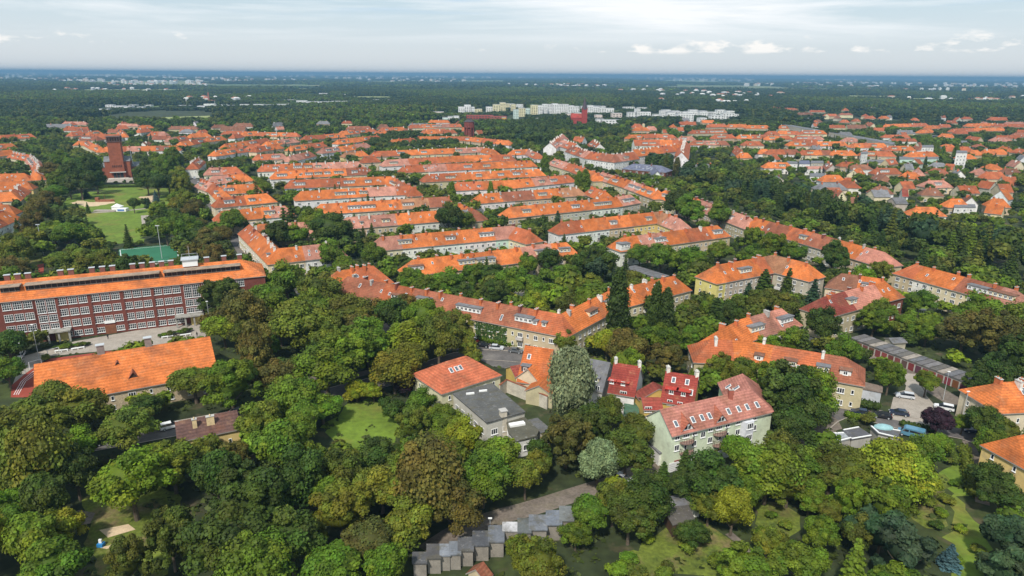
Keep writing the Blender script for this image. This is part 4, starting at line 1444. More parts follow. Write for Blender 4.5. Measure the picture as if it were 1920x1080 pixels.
row('tavern_wing', 'orange roofed shed along the right side of the walled yard', Z('i', (1500, 320), (1430, 400)), rz=5.6, ez=3.6, w=7, ends='gg', cols=['or'], walls=['be'], wins=False, cat='building wing', dorm=None, chim=None, skyl=0)
row('tavern_wing', 'low brown roofed salmon-walled wing left of the tavern', Z('i', (1225, 262), (1290, 250)), rz=5.0, ez=3.4, w=6, ends='gg', cols=['ma'], walls=['yo'], wins=False, cat='building wing', dorm=None, chim=None, skyl=0)
b = MB()
wp = [G(x, y, 3.6) for x, y in Z('i', (1145, 395), (1195, 355), (1335, 410), (1490, 475))]
for a, c in zip(wp[:-1], wp[1:]):
    mid_ = (a + c) / 2
    b.box((mid_.x, mid_.y, 1.8), ((c - a).length + .02, .3, 3.6), 0, math.atan2(c.y - a.y, c.x - a.x))
    stamp_seg(OCC, a, c, 1)
yw = put('yard_wall', b.mesh('yard_wall', [M_CONC]), None, color=(.50, .46, .38))
tag(yw, 'high weathered beige wall enclosing the tavern yard', 'wall')
cp = MB()
for a, c in zip(wp[:-1], wp[1:]):
    mid_ = (a + c) / 2
    cp.box((mid_.x, mid_.y, 3.68), ((c - a).length + .1, .5, .12), 0, math.atan2(c.y - a.y, c.x - a.x))
put('coping', cp.mesh('coping', [M_ROOF]), yw, color=RC['ru'])
# --- grey flat-roofed hall and annexes
N5 = flat('hall', 'grey flat-roofed hall with white roof vents beside the round lawn', Z('i', (810, 462), (1090, 386), (1325, 590), (1050, 668)), 5.6, (.50, .48, .42), (.095, .095, .09), cat='hall', wins=('W', 3, 1, 2.8, 2.2), landmark='grey flat-roofed hall')
for x, y in ((932, 458), (1025, 438)):
    (px, py), = Z('i', (x, y))
    q = G(px, py, 5.9)
    b = MB()
    b.box((0, 0, .2), (2.0, .35, .4), 0, .25)
    put('roof_vent', b.mesh('roof_vent', [M_WHITE]), N5['root'], (q.x - N5['mid'].x, q.y - N5['mid'].y, 5.85))
q = G(*Z('i', (1170, 640))[0], 5) - Vector((N5['mid'].x, N5['mid'].y, 0))
b = MB()
b.box((0, 0, 3.6), (1.4, 1.4, 7.2), 0, .4)
b.box((0, 0, 7.3), (1.7, 1.7, .2), 1, .4)
put('chimney', b.mesh('chimney', [M_CHIM, M_CAP]), N5['root'], (q.x, q.y, 0), 0, (.5, .45, .36))
N5b = flat('annex', 'mossy flat-roofed low annex with a roof light in front of the grey hall', Z('i', (1195, 650), (1310, 622), (1420, 725), (1405, 765), (1265, 800), (1215, 740)), 4.2, WC['wh'], (.10, .095, .07), cat='annex', wins=('w', 3, 1, 2.8, 1.4))
q = G(*Z('i', (1270, 690))[0], 4.2) - Vector((N5b['mid'].x, N5b['mid'].y, 0))
b = MB()
b.box((0, 0, .5), (3.6, 1.3, .5), 0, .35)
put('skylight', b.mesh('skylight', [M_WHITE]), N5b['root'], (q.x, q.y, 4.2))
N5c = flat('annex', 'small grey flat annex tucked behind the mossy annex', Z('i', (1355, 655), (1420, 640), (1520, 725), (1440, 740)), 3.4, WC['gr'], (.12, .12, .12), cat='annex')
# --- hip-roofed house beside it
N6 = row('family_house', 'light house with red-orange hipped roof and three white skylights by the street', Z('i', (760, 226), (900, 186)), rz=10.5, ez=6.2, w=14, ends='hh', cols=['ro'], walls=['cr'], floors=2, cat='house', dorm=None,
         chim=None, skyl=0, wtypes='nn', landmark='hip-roofed house by the street')
for o in N6['root'].children:
    if o.name.startswith('roof'):
        o.color = (.42, .12, .06, 1)
for x in (796, 833, 866):
    o_ = 2.6 * N6['facing'][0]
    roofitem(N6, s_at(N6, Z('i', (x, 240))[0][0], 0, o_), o_, 'skylight', SKYM, .08)
# --- brown-roofed cottage below the gym
ll = lambda *pts: [(x / 2.842, 700 + y / 2.842) for x, y in pts]
N7 = row('cottage', 'small cream cottage with plum-brown roof and two cream chimneys among the park trees', ll((938, 262), (1258, 200)), rz=6.6, ez=4.2, w=8.5, ends='gg', cols=['br'], walls=['ye'], floors=1, cat='house', dorm=None, chim=None, skyl=0,
         landmark='brown-roofed cottage')
for o in N7['root'].children:
    if o.name.startswith('roof'):
        o.color = (.115, .065, .055, 1)
for x, w_ in ((1040, .9), (1122, 1.6)):
    s_ = s_at(N7, ll((x, 260))[0][0], 0, 2.0 * N7['facing'][0])
    q, i = N7['surf'](s_, 2.0 * N7['facing'][0])
    chimney(N7['root'], (q.x, q.y, q.z + .4), (.65, .50, .28), w_, .8, 1.9, rz=wallrot(N7['nrm'][0]))
# --- right edge houses
kk = lambda *p: Z('k', *p)
N8 = row('apartment_house', 'cream house under an orange hipped roof at the right edge of the street', kk((1700, 300), (1960, 290)), rz=11.5, ez=7, w=12, ends='hh', cols=['or'], walls=['cr'], floors=2, cat='house', dorm=None, skyl=.15, landmark='cream house by the right street end')
N9 = row('apartment_house', 'yellow house with blank white gable and orange roof beside the garden track', kk((1795, 690), (1990, 655)), rz=12, ez=7.6, w=10, ends='hh', cols=['or'], walls=['ye'], floors=3, cat='house', dorm=None, skyl=.2, hipf=.15,
         landmark='yellow house with the white gable')
row('family_house', 'orange-roofed house peeping over the trees beside the cream house', kk((1780, 292), (1830, 280)), rz=9, ez=6, w=8, cols=['or'], walls=['cr'], cat='house', dorm=None, skyl=0)
flat('yard_shed', 'grey walled yard shed at the end of the long blotched roof', kk((670, 295), (822, 330), (820, 372), (655, 340)), 3.2, (.45, .47, .5), (.20, .15, .12), cat='shed')

# --- garage rows
GG = 'garages in rows'


def garage_row(label, A, B, n, h=2.7, dep=6.0, doorcol=(.16, .05, .04), rcs=None, side=-1):
    a, b_ = G(*A, h).xy, G(*B, h).xy
    d = (b_ - a) / n
    dn = d.normalized()
    nv = Vector((-dn.y, dn.x)) * side
    if (-(a + b_) / 2).dot(nv) < 0:
        nv = -nv
    for k in range(n):
        p0, p1 = a + d * k, a + d * (k + 1) - dn * .02
        f = flat('garage', None, None, h, (.42, .40, .36), (rcs[k % len(rcs)] if rcs else (.13, .13, .14)), cat='garage', group=GG, world=[p0, p1, p1 - nv * dep, p0 - nv * dep])
        m_ = (p0 + p1) / 2 + nv * 0.02 - f['mid']
        bb = MB()
        bb.box((0, -.03, 1.1), (d.length * .78, .08, 2.1), 0)
        put('door', bb.mesh('door', [M_PAINT]), f['root'], (m_.x, m_.y, 0), wallrot(nv), [c * random.uniform(.6, 1.5) for c in doorcol])
        px, py, _ = PX((f['mid'].x, f['mid'].y, h))
        auto(f['root'], label, px, py)


garage_row('maroon-doored garage of the long garden row', Z('h', (600, 748))[0], Z('h', (1450, 1075))[0], 17, rcs=[(.14, .13, .13), (.17, .16, .16), (.12, .11, .10), (.30, .26, .22), (.13, .13, .14)])
garage_row('dark-doored garage of the short courtyard row', Z('g', (815, 240))[0], Z('g', (1060, 318))[0], 8, rcs=[(.15, .15, .16)])
LANDMARKS.append(('long garden garage row', 1700, 675))
LANDMARKS.append(('short courtyard garages', 1205, 512))
# stepped garages at the bottom edge: seen from behind, roofs in greys
zz = lambda *p: [(760 + x / 6, 940 + y / 6) for x, y in p]
SG = [((90, 590), (235, 700), (.16, .16, .17)), ((248, 500), (395, 645), (.13, .12, .12)), ((395, 500), (500, 612), (.22, .25, .30)), ((500, 470), (620, 600), (.25, .29, .35)), ((600, 420), (760, 560), (.13, .13, .14)),
      ((765, 350), (935, 500), (.15, .16, .19)), ((940, 290), (1105, 458), (.17, .19, .23)), ((1105, 250), (1268, 340), (.5, .48, .48)), ((1270, 208), (1410, 355), (.17, .19, .18)), ((1400, 170), (1588, 325), (.18, .20, .24)),
      ((1590, 120), (1755, 270), (.26, .31, .40)), ((1740, 72), (1890, 220), (.22, .24, .23))]
GRW = ['with a white parapet at the lower end', 'with a dark felt roof and a pale stone on top', 'with a pale blue-grey roof', 'with a light blue roof corner', 'half under a dark tree', 'with a slate-grey roof beside a white post',
       'with a blue-grey roof above a bare concrete wall', 'with a whitish roof', 'with a mossy greenish-grey roof', 'with a whitewashed back wall', 'with a light blue roof edged in white', 'topmost with a dull green-grey roof']
for k, (p0, p1, c) in enumerate(SG):
    q = zz(p0, (p1[0], p0[1]), p1, (p0[0], p1[1]))
    f = flat('garage', 'stepped concrete garage ' + GRW[k], q, 3.0 + .02 * k, (.24, .215, .18), [(v * .35 + sum(c) / 3 * .3) * (.8 + .13 * ((k * 7) % 5)) for v in c], cat='garage', group='stepped garages at the bottom of the lane', wmat=M_CONC)
LANDMARKS.append(('stepped concrete garages', 950, 1010))
# garages by the right street (felt roofs with white edges)
q1 = flat('garage', 'pale flat garage roof with white trim beside the lane', kk((470, 672), (545, 668), (600, 705), (440, 745)), 2.4, (.42, .40, .36), (.30, .32, .34), cat='garage', group=GG)
q2 = flat('garage', 'dark felt garage between two white trims near the street', kk((545, 648), (655, 628), (745, 688), (605, 712)), 2.5, (.42, .40, .36), (.09, .09, .10), cat='garage', group=GG)
q3 = flat('garage', 'dark garage carrying a pale blue swimming dome on its edge', kk((745, 620), (880, 640), (955, 655), (925, 700), (800, 670)), 2.6, (.42, .40, .36), (.11, .11, .12), cat='garage', group=GG)
for f_ in (q1, q2, q3):
    b = MB()
    Q_ = f_['Q']
    for i_ in range(len(Q_)):
        A_, B_ = Q_[i_], Q_[(i_ + 1) % len(Q_)]
        if i_ % 2 == 0:
            m_ = (A_ + B_) / 2
            b.box((m_.x, m_.y, f_['h'] + .32), ((B_ - A_).length, .3, .16), 0, math.atan2((B_ - A_).y, (B_ - A_).x))
    put('roof_trim', b.mesh('roof_trim', [M_WHITE]), f_['root'])
P0 = G(*kk((835, 625))[0], 2.8)
b = MB()
K = 12
for i_ in range(K):
    for j_ in range(4):
        def pt(u, v):
            a_, e_ = 2 * PI * u / K, PI / 2 * v / 4
            return (2.2 * math.cos(a_) * math.cos(e_), 1.3 * math.sin(a_) * math.cos(e_), .8 * math.sin(e_))
        b.poly([pt(i_, j_), pt(i_ + 1, j_), pt(i_ + 1, j_ + 1), pt(i_, j_ + 1)])
tag(put('pool_cover', b.mesh('pool_cover', [mat('pale blue cover', (.26, .44, .46), .25, 1, .15, spec=.6)], True), None, (P0.x, P0.y, 2.85), -.15), 'pale turquoise domed cover on the dark garage roof', 'dome')
flat('shed', 'dark wooden garden shed at the bottom lane', [(1245, 955), (1290, 950), (1300, 975), (1262, 985)], 2.6, (.10, .06, .04), (.09, .08, .07), cat='shed')
sh = row('garden_shed', 'small brown gabled shed at the lower garage wall', [(893, 1068), (905, 1056)], rz=3.0, ez=1.6, w=3.2, ends='gg', cols=['ru'], walls=['be'], wins=False, cat='shed', dorm=None, chim=None, skyl=0)

# --- tower church in the park
P0 = G(225, 333)
rz_ = math.atan2(-P0.x, P0.y) * .75
tw = root('tower_church', (P0.x, P0.y, 0))
tw.rotation_euler = (0, 0, rz_)
tw.scale = (.86, .9, 1.0)
tag(tw, 'tall square red brick church tower with dark crown behind the park lawn', 'church')
LANDMARKS.append(('brick tower church', 225, 320))
BR = (.27, .085, .045)


def tp(name, f, mats=None, color=BR, parent=None):
    m = MB()
    f(m)
    return put(name, m.mesh(name, mats or [M_BRICK]), parent or tw, color=color)


tp('tower', lambda m: m.box((0, 0, 14), (11.0, 11.0, 28), 0, 0, .94))


def crown(m):
    m.box((0, 0, 28.4), (11.2, 11.2, .8))
    for k in range(6):
        for s_ in (-1, 1):
            m.box((-5.0 + k * 2.0, s_ * 5.0, 30.2), (.9, .7, 3.0))
            m.box((s_ * 5.0, -5.0 + k * 2.0, 30.2), (.7, .9, 3.0))
    m.box((0, 0, 31.9), (11.2, 11.2, .5))
    m.box((0, 0, 30), (7, 7, 3))


tp('crown_storey', crown, color=(.10, .06, .05))
tp('wing', lambda m: m.box((0, 4, 6.5), (20.5, 14, 13)))
tp('wing', lambda m: m.box((1, 10, 4), (34, 14, 8)))


def rf(m):
    for x0, x1, y0, y1, z0, z1 in ((-10.8, -5.4, -3.4, 11.2, 13.0, 16.5), (5.4, 10.8, -3.4, 11.2, 13.0, 16.5), (-16.4, -10.4, 2.6, 17.5, 8.0, 11.0), (10.4, 18.4, 2.6, 17.5, 8.0, 11.0)):
        ym = (y0 + y1) / 2
        m.poly([(x0, y0, z0), (x1, y0, z0), (x1, ym, z1), (x0, ym, z1)])
        m.poly([(x1, y1, z0), (x0, y1, z0), (x0, ym, z1), (x1, ym, z1)])
        m.poly([(x0, y0, z0), (x0, ym, z1), (x0, y1, z0)])
        m.poly([(x1, y0, z0), (x1, y1, z0), (x1, ym, z1)])


tp('roof', rf, [M_FELT], (.17, .18, .19))


def portal(m):
    for k in range(3):
        m.box((-2.8 + k * 2.8, -5.75, 2.2), (2.2, .5, 4.4), 0)


tp('portal', portal, [M_GLASS])
tp('portal_canopy', lambda m: m.box((0, -6.4, 5.0), (13, 2.2, .5)), [M_CAP])


def bellwin(m):
    for k in range(6):
        m.box((-3.5 + k * 1.4, -5.6, 9.6), (.5, .3, 1.6))


tp('window', bellwin, [M_GLASS])
tp('steps', lambda m: (m.box((0, -7.5, .3), (16, 3.4, .6)), m.box((0, -9.5, .15), (22, 3, .3))), [M_CONC], (.5, .46, .4))
stamp_seg(OCC, P0.xy - Vector((12, -4)), P0.xy + Vector((16, 8)), 9)

# flag mast beside it
q = G(254, 330)
b = MB()
b.tube((0, 0, 0), (-1.2, 0, 21), .45, .2, 6, 0)
tag(put('mast', b.mesh('mast', [M_WHITE]), None, (q.x, q.y, 0)), 'slender white mast beside the brick tower church', 'mast')

# water tower in the estate
P0 = G(880, 263)
wt = root('water_tower', (P0.x, P0.y, 0))
tag(wt, 'dark red brick water tower rising over the far terraces', 'water tower')
LANDMARKS.append(('dark red water tower', 880, 250))
b = MB()
for a_, c_, r0, r1 in ((0, 15, 5.6, 5.2), (15, 16, 5.2, 6.6), (16, 23, 6.6, 6.4)):
    b.tube((0, 0, a_), (0, 0, c_), r0, r1, 8, 0)
for k in range(8):
    b.box((6.0 * math.cos(PI / 8 + k * PI / 4), 6.0 * math.sin(PI / 8 + k * PI / 4), 10), (1.1, 1.1, 20), 0, PI / 8 + k * PI / 4)
put('shaft', b.mesh('shaft', [M_BRICK]), wt, color=(.19, .045, .03))
b = MB()
b.tube((0, 0, 23), (0, 0, 25.5), 6.9, 3.0, 8, 0)
b.tube((0, 0, 25.5), (0, 0, 27), 1.6, 1.4, 8, 0)
put('roof', b.mesh('roof', [M_FELT]), wt, color=(.06, .05, .06))
stamp_seg(OCC, P0, P0, 8)

# red church with pointed spire
P0 = G(1095, 236)
ch = root('spire_church', (P0.x, P0.y, 0))
ch.scale = (1.15, 1.15, 1.2)
tag(ch, 'red brick church with a dark pointed spire before the white blocks', 'church')
LANDMARKS.append(('red church with the spire', 1095, 215))
b = MB()
b.box((0, 0, 11), (7.5, 7.5, 22), 0)
b.box((-11, 3, 5.5), (16, 10, 11), 0)
for s_ in (-1, 1):
    for t_ in (-1, 1):
        b.box((s_ * 3.4, t_ * 3.4, 22.8), (1, 1, 2.4), 0)
put('wall', b.mesh('wall', [M_BRICK]), ch, color=(.30, .045, .035))
b = MB()
b.tube((0, 0, 22), (0, 0, 38), 4.4, .15, 8, 0)
put('spire', b.mesh('spire', [M_FELT]), ch, color=(.07, .05, .06))
b = MB()
for s_ in (-1, 1):
    b.poly([(-19.4, 3 + s_ * 5.5, 10.8), (-3, 3 + s_ * 5.5, 10.8), (-3, 3, 16.5), (-19.4, 3, 16.5)])
b.poly([(-19.2, -2.5, 10.8), (-19.2, 3, 16.5), (-19.2, 8.5, 10.8)])
put('roof', b.mesh('roof', [M_ROOF]), ch, color=(.34, .05, .04))
stamp_seg(OCC, P0.xy - Vector((18, 0)), P0.xy + Vector((4, 0)), 8)


# far blocks
def block(x, yb, wp_, hp, col, desc, d=14, rc=(.35, .35, .36), name='apartment_block', group='distant white and pastel blocks', bands=True, h=None, tilt=0.0):
    a, c = G(x - wp_ / 2, yb - tilt * wp_ / 2), G(x + wp_ / 2, yb + tilt * wp_ / 2)
    dep = PX((a + c) / 2)[2]
    h = h or max(2.5, hp * dep / FP / .965)
    dr = (c - a).xy.normalized()
    nv = Vector((-dr.y, dr.x))
    if ((a + c) / 2).xy.dot(nv) < 0:
        nv = -nv
    f = flat(name, None, None, h, col, rc, cat='block', group=group, world=[a.xy, c.xy, c.xy + nv * d, a.xy + nv * d])
    if bands:
        L_ = (c - a).length
        mm = (a + c).xy / 2 - f['mid']
        for k in range(max(1, int(h / 3.2))):
            b = MB()
            nb = max(3, int(L_ / 5))
            for q in range(nb):
                b.box((-L_ / 2 + (q + .5) * L_ / nb, -.04, 1.9 + k * 3.1), (L_ / nb * .5, .12, 1.3), 0)
            put('window_row', b.mesh('window_row', [M_GLASS]), f['root'], (mm.x, mm.y, 0), wallrot(-nv))
    auto(f['root'], desc, x, yb - hp / 2)
    return f


W_, Y_, P_, T_ = (.72, .72, .70), (.66, .60, .38), (.66, .56, .50), (.55, .66, .60)
FB = [(866, 214, 12, 11, W_), (877, 213, 12, 13, W_), (887, 213, 6, 10, W_), (897, 210, 14, 5, Y_), (918, 210, 12, 8, W_), (932, 211, 14, 12, Y_), (943, 210, 10, 14, Y_),
      (963, 208, 8, 10, Y_), (968, 222, 9, 13, T_), (979, 218, 12, 12, Y_), (990, 217, 8, 11, T_), (1002, 216, 12, 15, Y_), (1013, 214, 9, 13, W_), (1022, 213, 9, 14, W_), (1031, 212, 9, 13, W_),
      (1041, 212, 10, 14, W_), (1051, 212, 10, 13, W_), (1061, 212, 10, 13, W_), (1071, 213, 10, 12, W_), (1081, 213, 10, 11, W_), (1107, 214, 10, 13, W_), (1118, 213, 12, 10, W_), (1130, 211, 14, 7, W_), (1144, 210, 14, 6, W_), (1084, 221, 12, 8, T_), (1068, 220, 12, 6, P_),
      (1123, 224, 12, 7, P_), (1157, 222, 18, 8, P_), (1196, 219, 8, 12, W_), (1186, 219, 16, 7, W_), (1210, 217, 20, 6, W_), (1232, 219, 12, 4, W_), (1150, 236, 42, 9, W_), (1126, 232, 14, 7, W_), (1285, 227, 30, 11, W_), (1258, 222, 14, 9, W_),
      (1244, 220, 10, 10, W_), (1268, 218, 24, 7, W_), (1300, 216, 30, 6, W_), (1325, 217, 26, 6, W_), (1318, 228, 14, 6, W_), (1345, 226, 24, 8, W_), (1366, 222, 22, 8, W_), (1378, 220, 14, 5, W_),
      (1180, 205, 20, 4, W_), (1205, 206, 16, 4, W_), (1120, 203, 10, 4, W_), (1262, 196, 6, 4, W_), (835, 229, 10, 7, T_), (845, 227, 10, 7, W_), (856, 226, 10, 7, W_), (820, 214, 24, 4, P_)]
dn = {W_: 'white', Y_: 'pale yellow', P_: 'pinkish beige', T_: 'pale mint'}
FB += [(1095 + 9 * k, 206 + (k % 2), 9, 6, W_) for k in range(5)] + [(952, 204, 8, 8, Y_), (960, 203, 10, 7, W_), (975, 204, 12, 7, W_)] + [(1250 + 17 * k, 213 + (k % 3) * 2, 15, 6, W_) for k in range(8)]
for x, yb, w_, h_, c in FB:
    block(x, yb + 1, w_, h_ * 1.25, c, dn[c] + ' distant apartment block')
for x, yb, w_, h_, c in ((900, 224, 50, 7, (.30, .07, .05)), (935, 226, 30, 7, (.32, .09, .06))):
    block(x, yb, w_, h_, c, 'dark red far terrace with white roof windows', rc=(.30, .06, .045))
block(945, 229, 7, 8, (.62, .36, .08), 'small ochre far house')
block(1012, 231, 20, 8, Y_, 'cream villa with grey roof in the woods', rc=(.30, .28, .28))
LANDMARKS += [('white block row', 1040, 208), ('grey-roofed white blocks', 1320, 220), ('red far terrace', 910, 222)]
FL = [(10, 211, 28, 9), (190, 210, 26, 5), (205, 203, 14, 6), (222, 205, 20, 6), (238, 205, 18, 5), (248, 201, 14, 4), (262, 205, 14, 4), (276, 200, 14, 3), (380, 204, 20, 5), (392, 199, 20, 4), (412, 201, 26, 4), (345, 201, 24, 3), (438, 202, 24, 4), (460, 200, 20, 4),
      (482, 200, 24, 4), (505, 202, 22, 5), (528, 201, 22, 5), (550, 200, 20, 5), (566, 195, 20, 6), (588, 197, 22, 6), (610, 196, 22, 5), (630, 194, 18, 4), (648, 193, 16, 3), (700, 190, 22, 3), (724, 190, 20, 3), (746, 189, 18, 2.5),
      (220, 172, 24, 3), (250, 171, 20, 2.5), (345, 175, 30, 4), (430, 184, 24, 3), (425, 178, 14, 2.5), (470, 178, 20, 3), (545, 176, 20, 3), (610, 178, 24, 3), (640, 180, 24, 3), (540, 190, 30, 2.5), (690, 160, 20, 1.5), (1478, 178, 10, 2.5), (1488, 178, 8, 2.5)]
for x, yb, w_, h_ in FL:
    block(x, yb, w_, h_, (.68, .68, .68) if x != 345 or yb != 175 else (.5, .2, .12), 'low white building of the far district' if x != 345 or yb != 175 else 'far orange-roofed hall', d=20, bands=h_ > 4, group='low buildings of the far district')
LANDMARKS += [('far white district', 520, 198), ('white halls on the left', 230, 200)]
q = G(393, 198)
b = MB()
b.tube((0, 0, 0), (0, 0, 32), 2.6, 1.8, 8)
tag(put('factory_chimney', b.mesh('factory_chimney', [M_BRICK]), None, (q.x, q.y, 0), color=(.33, .13, .10)), 'slim reddish factory chimney in the far white district', 'chimney stack')

# more family houses among the trees, each on its own plot
hr = random.Random(77)
ZN = [((1445, 300), (1915, 392), 22), ((1480, 222), (1915, 298), 34), ((1180, 232), (1330, 262), 10), ((95, 240), (480, 300), 24), ((480, 236), (900, 262), 16), ((1400, 205), (1700, 222), 8), ((1600, 395), (1900, 420), 3)]
for (a_, c_, n_h) in ZN:
    got = tries = 0
    while got < n_h and tries < 400:
        tries += 1
        px, py = hr.uniform(a_[0], c_[0]), hr.uniform(a_[1], c_[1])
        if inpoly(px, py, [(1540, 215), (1700, 250), (1830, 300), (1760, 262), (1620, 228)]) or inpoly(px, py, [(95, 285), (340, 285), (340, 300), (95, 300)]):
            continue
        p = G(px, py)
        if any(OCC[cell(p.x + u, p.y + v)] for u in (-12, 0, 12) for v in (-14, -6, 0, 8) if 0 <= cell(p.x + u, p.y + v)[0] < GH and 0 <= cell(p.x + u, p.y + v)[1] < GW):
            continue
        t_ = hr.choice((.05, .05, 1.5, .7))
        L_ = hr.uniform(3.5, 6.5)
        if py < 300 and hr.random() < .35:
            t_, L_ = .05, hr.uniform(9, 18)
        c = hr.choice(['or', 'ro', 'ro', 'ru', 'pk', 'br', 'ro', 'gy'])
        wl = hr.choice(['cr', 'wh', 'be', 'wh', 'gr'])
        en = hr.choice(['gg', 'hh'])
        w_ = hr.uniform(8, 10.5)
        r = row('family_house', None, None, world=[(p.x - L_ * math.cos(t_), p.y - L_ * math.sin(t_)), (p.x + L_ * math.cos(t_), p.y + L_ * math.sin(t_))], rz=hr.uniform(8.5, 10.5), ez=hr.uniform(4.6, 6), w=w_, ends=en, cols=c, walls=wl, floors=1, cat='house', group=HG,
                rand=int(px), skyl=0, winsp=3.0, chim=('or', 14), dorm=None, wins=p.y < 800)
        auto(r['root'], f"{dict(cr='cream', be='beige', wh='white', gr='grey')[wl]} house under a {cname[c]} {'gabled' if en == 'gg' else 'hipped'} roof", px, py)
        got += 1
# ------------------------------------------------------------------ trees
def ico(r=1.0):
    t = (1 + 5 ** .5) / 2
    v = np.array([(-1, t, 0), (1, t, 0), (-1, -t, 0), (1, -t, 0), (0, -1, t), (0, 1, t), (0, -1, -t), (0, 1, -t), (t, 0, -1), (t, 0, 1), (-t, 0, -1), (-t, 0, 1)], float)
    v /= np.linalg.norm(v[0])
    f = [(0, 11, 5), (0, 5, 1), (0, 1, 7), (0, 7, 10), (0, 10, 11), (1, 5, 9), (5, 11, 4), (11, 10, 2), (10, 7, 6), (7, 1, 8), (3, 9, 4), (3, 4, 2), (3, 2, 6), (3, 6, 8), (3, 8, 9), (4, 9, 5), (2, 4, 11), (6, 2, 10), (8, 6, 7), (9, 8, 1)]
    return v * r, np.array(f)


IV, IF = ico()


def rdir(r, n):
    v = r.normal(size=(n, 3))
    return v / np.linalg.norm(v, axis=1)[:, None]


class Leaves:
    def __init__(s):
        s.V, s.F, s.C, s.n = [], [], [], 0

    def quads(s, P, N, size, tint, aspect=1.0, r=rng, down=None):
        n = len(P)
        N = N / np.maximum(1e-6, np.linalg.norm(N, axis=1))[:, None]
        if down is None:
            a = rdir(r, n)
        else:
            a = np.tile(np.array(down, float), (n, 1)) + r.normal(size=(n, 3)) * .25
        u = np.cross(N, a)
        u /= np.maximum(1e-6, np.linalg.norm(u, axis=1))[:, None]
        w = np.cross(N, u)
        sz = size * r.uniform(.45, 1.55, n)
        u = u * sz[:, None] * .5
        w = w * sz[:, None] * .5 * aspect
        bend = N * sz[:, None] * .12
        q = np.stack([P - u - w * .6, P + u * .7 - w - bend, P + u + w * .7, P - u * .6 + w - bend], 1).reshape(-1, 3)
        s.V.append(q)
        f = np.arange(4 * n).reshape(n, 4) + s.n
        s.F.append(f)
        s.C.append(np.repeat(tint, 4, axis=0))
        s.n += 4 * n

    def blob(s, c, rad, tint, jit=.15, r=rng):
        v = IV * (1 + r.uniform(-jit, jit, (12, 1))) * np.array(rad) + np.array(c)
        s.V.append(v)
        s.F.append(np.concatenate([IF, IF[:, 2:3]], 1) + s.n)
        s.C.append(np.tile(np.array(tint), (12, 1)))
        s.n += 12

    def mesh(s, name):
        V = np.concatenate(s.V)
        F = np.concatenate(s.F)
        C = np.concatenate(s.C)
        me = bpy.data.meshes.new(name)
        tri = F[:, 3] == F[:, 2]
        me.vertices.add(len(V))
        me.vertices.foreach_set('co', V.astype(np.float32).ravel())
        loops = []
        sizes = np.where(tri, 3, 4)
        starts = np.concatenate([[0], np.cumsum(sizes)[:-1]])
        mask = np.ones(F.shape, bool)
        mask[tri, 3] = False
        flat_ = F[mask]
        me.loops.add(len(flat_))
        me.loops.foreach_set('vertex_index', flat_.astype(np.int32))
        me.polygons.add(len(F))
        me.polygons.foreach_set('loop_start', starts.astype(np.int32))
        me.update(calc_edges=True)
        at = me.color_attributes.new('tint', 'FLOAT_COLOR', 'POINT')
        at.data.foreach_set('color', np.concatenate([C, np.ones((len(C), 1))], 1).astype(np.float32).ravel())
        me.materials.append(M_LEAF)
        me.validate()
        return me


def tints(base, n, r, amt=.18):
    k = r.uniform(1 - amt, 1 + amt, (n, 1))
    h = r.uniform(-.08, .08, (n, 1))
    return np.array(base)[None, :] * k * np.concatenate([1 + h, np.ones((n, 1)), 1 - h], 1)


def crown_broad(seed, nb=34, nl=210, ls=.085, flat_=.9, spread=.62, br=(.24, .40), L=None, off=(0, 0, 0), sc=1.0, tint=(1, 1, 1), core=True, aspect=1.0, down=None):
    r = np.random.default_rng(seed)
    own = L is None
    L = L or Leaves()
    off = np.array(off, float)
    cz = 1.32
    D = rdir(r, nb)
    D[:, 2] = np.where(D[:, 2] < -.55, -D[:, 2] * .6, D[:, 2])
    lop = r.uniform(.78, 1.2, 3)
    rad = r.uniform(.55, 1.28, nb) * spread
    C = D * rad[:, None] * np.array([lop[0], lop[1], flat_ * lop[2]])
    B = r.uniform(br[0], br[1], nb)
    for k in range(nb):
        c = C[k]
        t = np.array(tint) * r.uniform(.66, 1.28) * np.array([r.uniform(.85, 1.2), 1, 1])
        d = rdir(r, nl)
        outw = C[k] / max(1e-6, np.linalg.norm(C[k]))
        d = d[(d @ outw > -.35) & (d[:, 2] > -.75)]
        P = c + d * B[k] * np.array([1, 1, .82]) * r.uniform(.74, 1.22, (len(d), 1))
        # keep those outside other blobs
        keep = np.ones(len(P), bool)
        for j in range(nb):
            if j != k:
                keep &= np.linalg.norm((P - C[j]) / np.array([1, 1, .82]), axis=1) > B[j] * .72
        P, d = P[keep], d[keep]
        if len(P):
            N = d + r.normal(size=d.shape) * .45 + np.array([0, 0, .35])
            L.quads((P + [0, 0, cz]) * sc + off, N, ls * sc, tints(t, len(P), r), aspect, r, down)
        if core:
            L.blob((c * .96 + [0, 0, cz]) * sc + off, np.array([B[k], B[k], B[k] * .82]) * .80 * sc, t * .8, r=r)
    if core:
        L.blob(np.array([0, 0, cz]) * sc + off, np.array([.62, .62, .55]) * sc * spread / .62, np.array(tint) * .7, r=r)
    return L.mesh('crown') if own else L


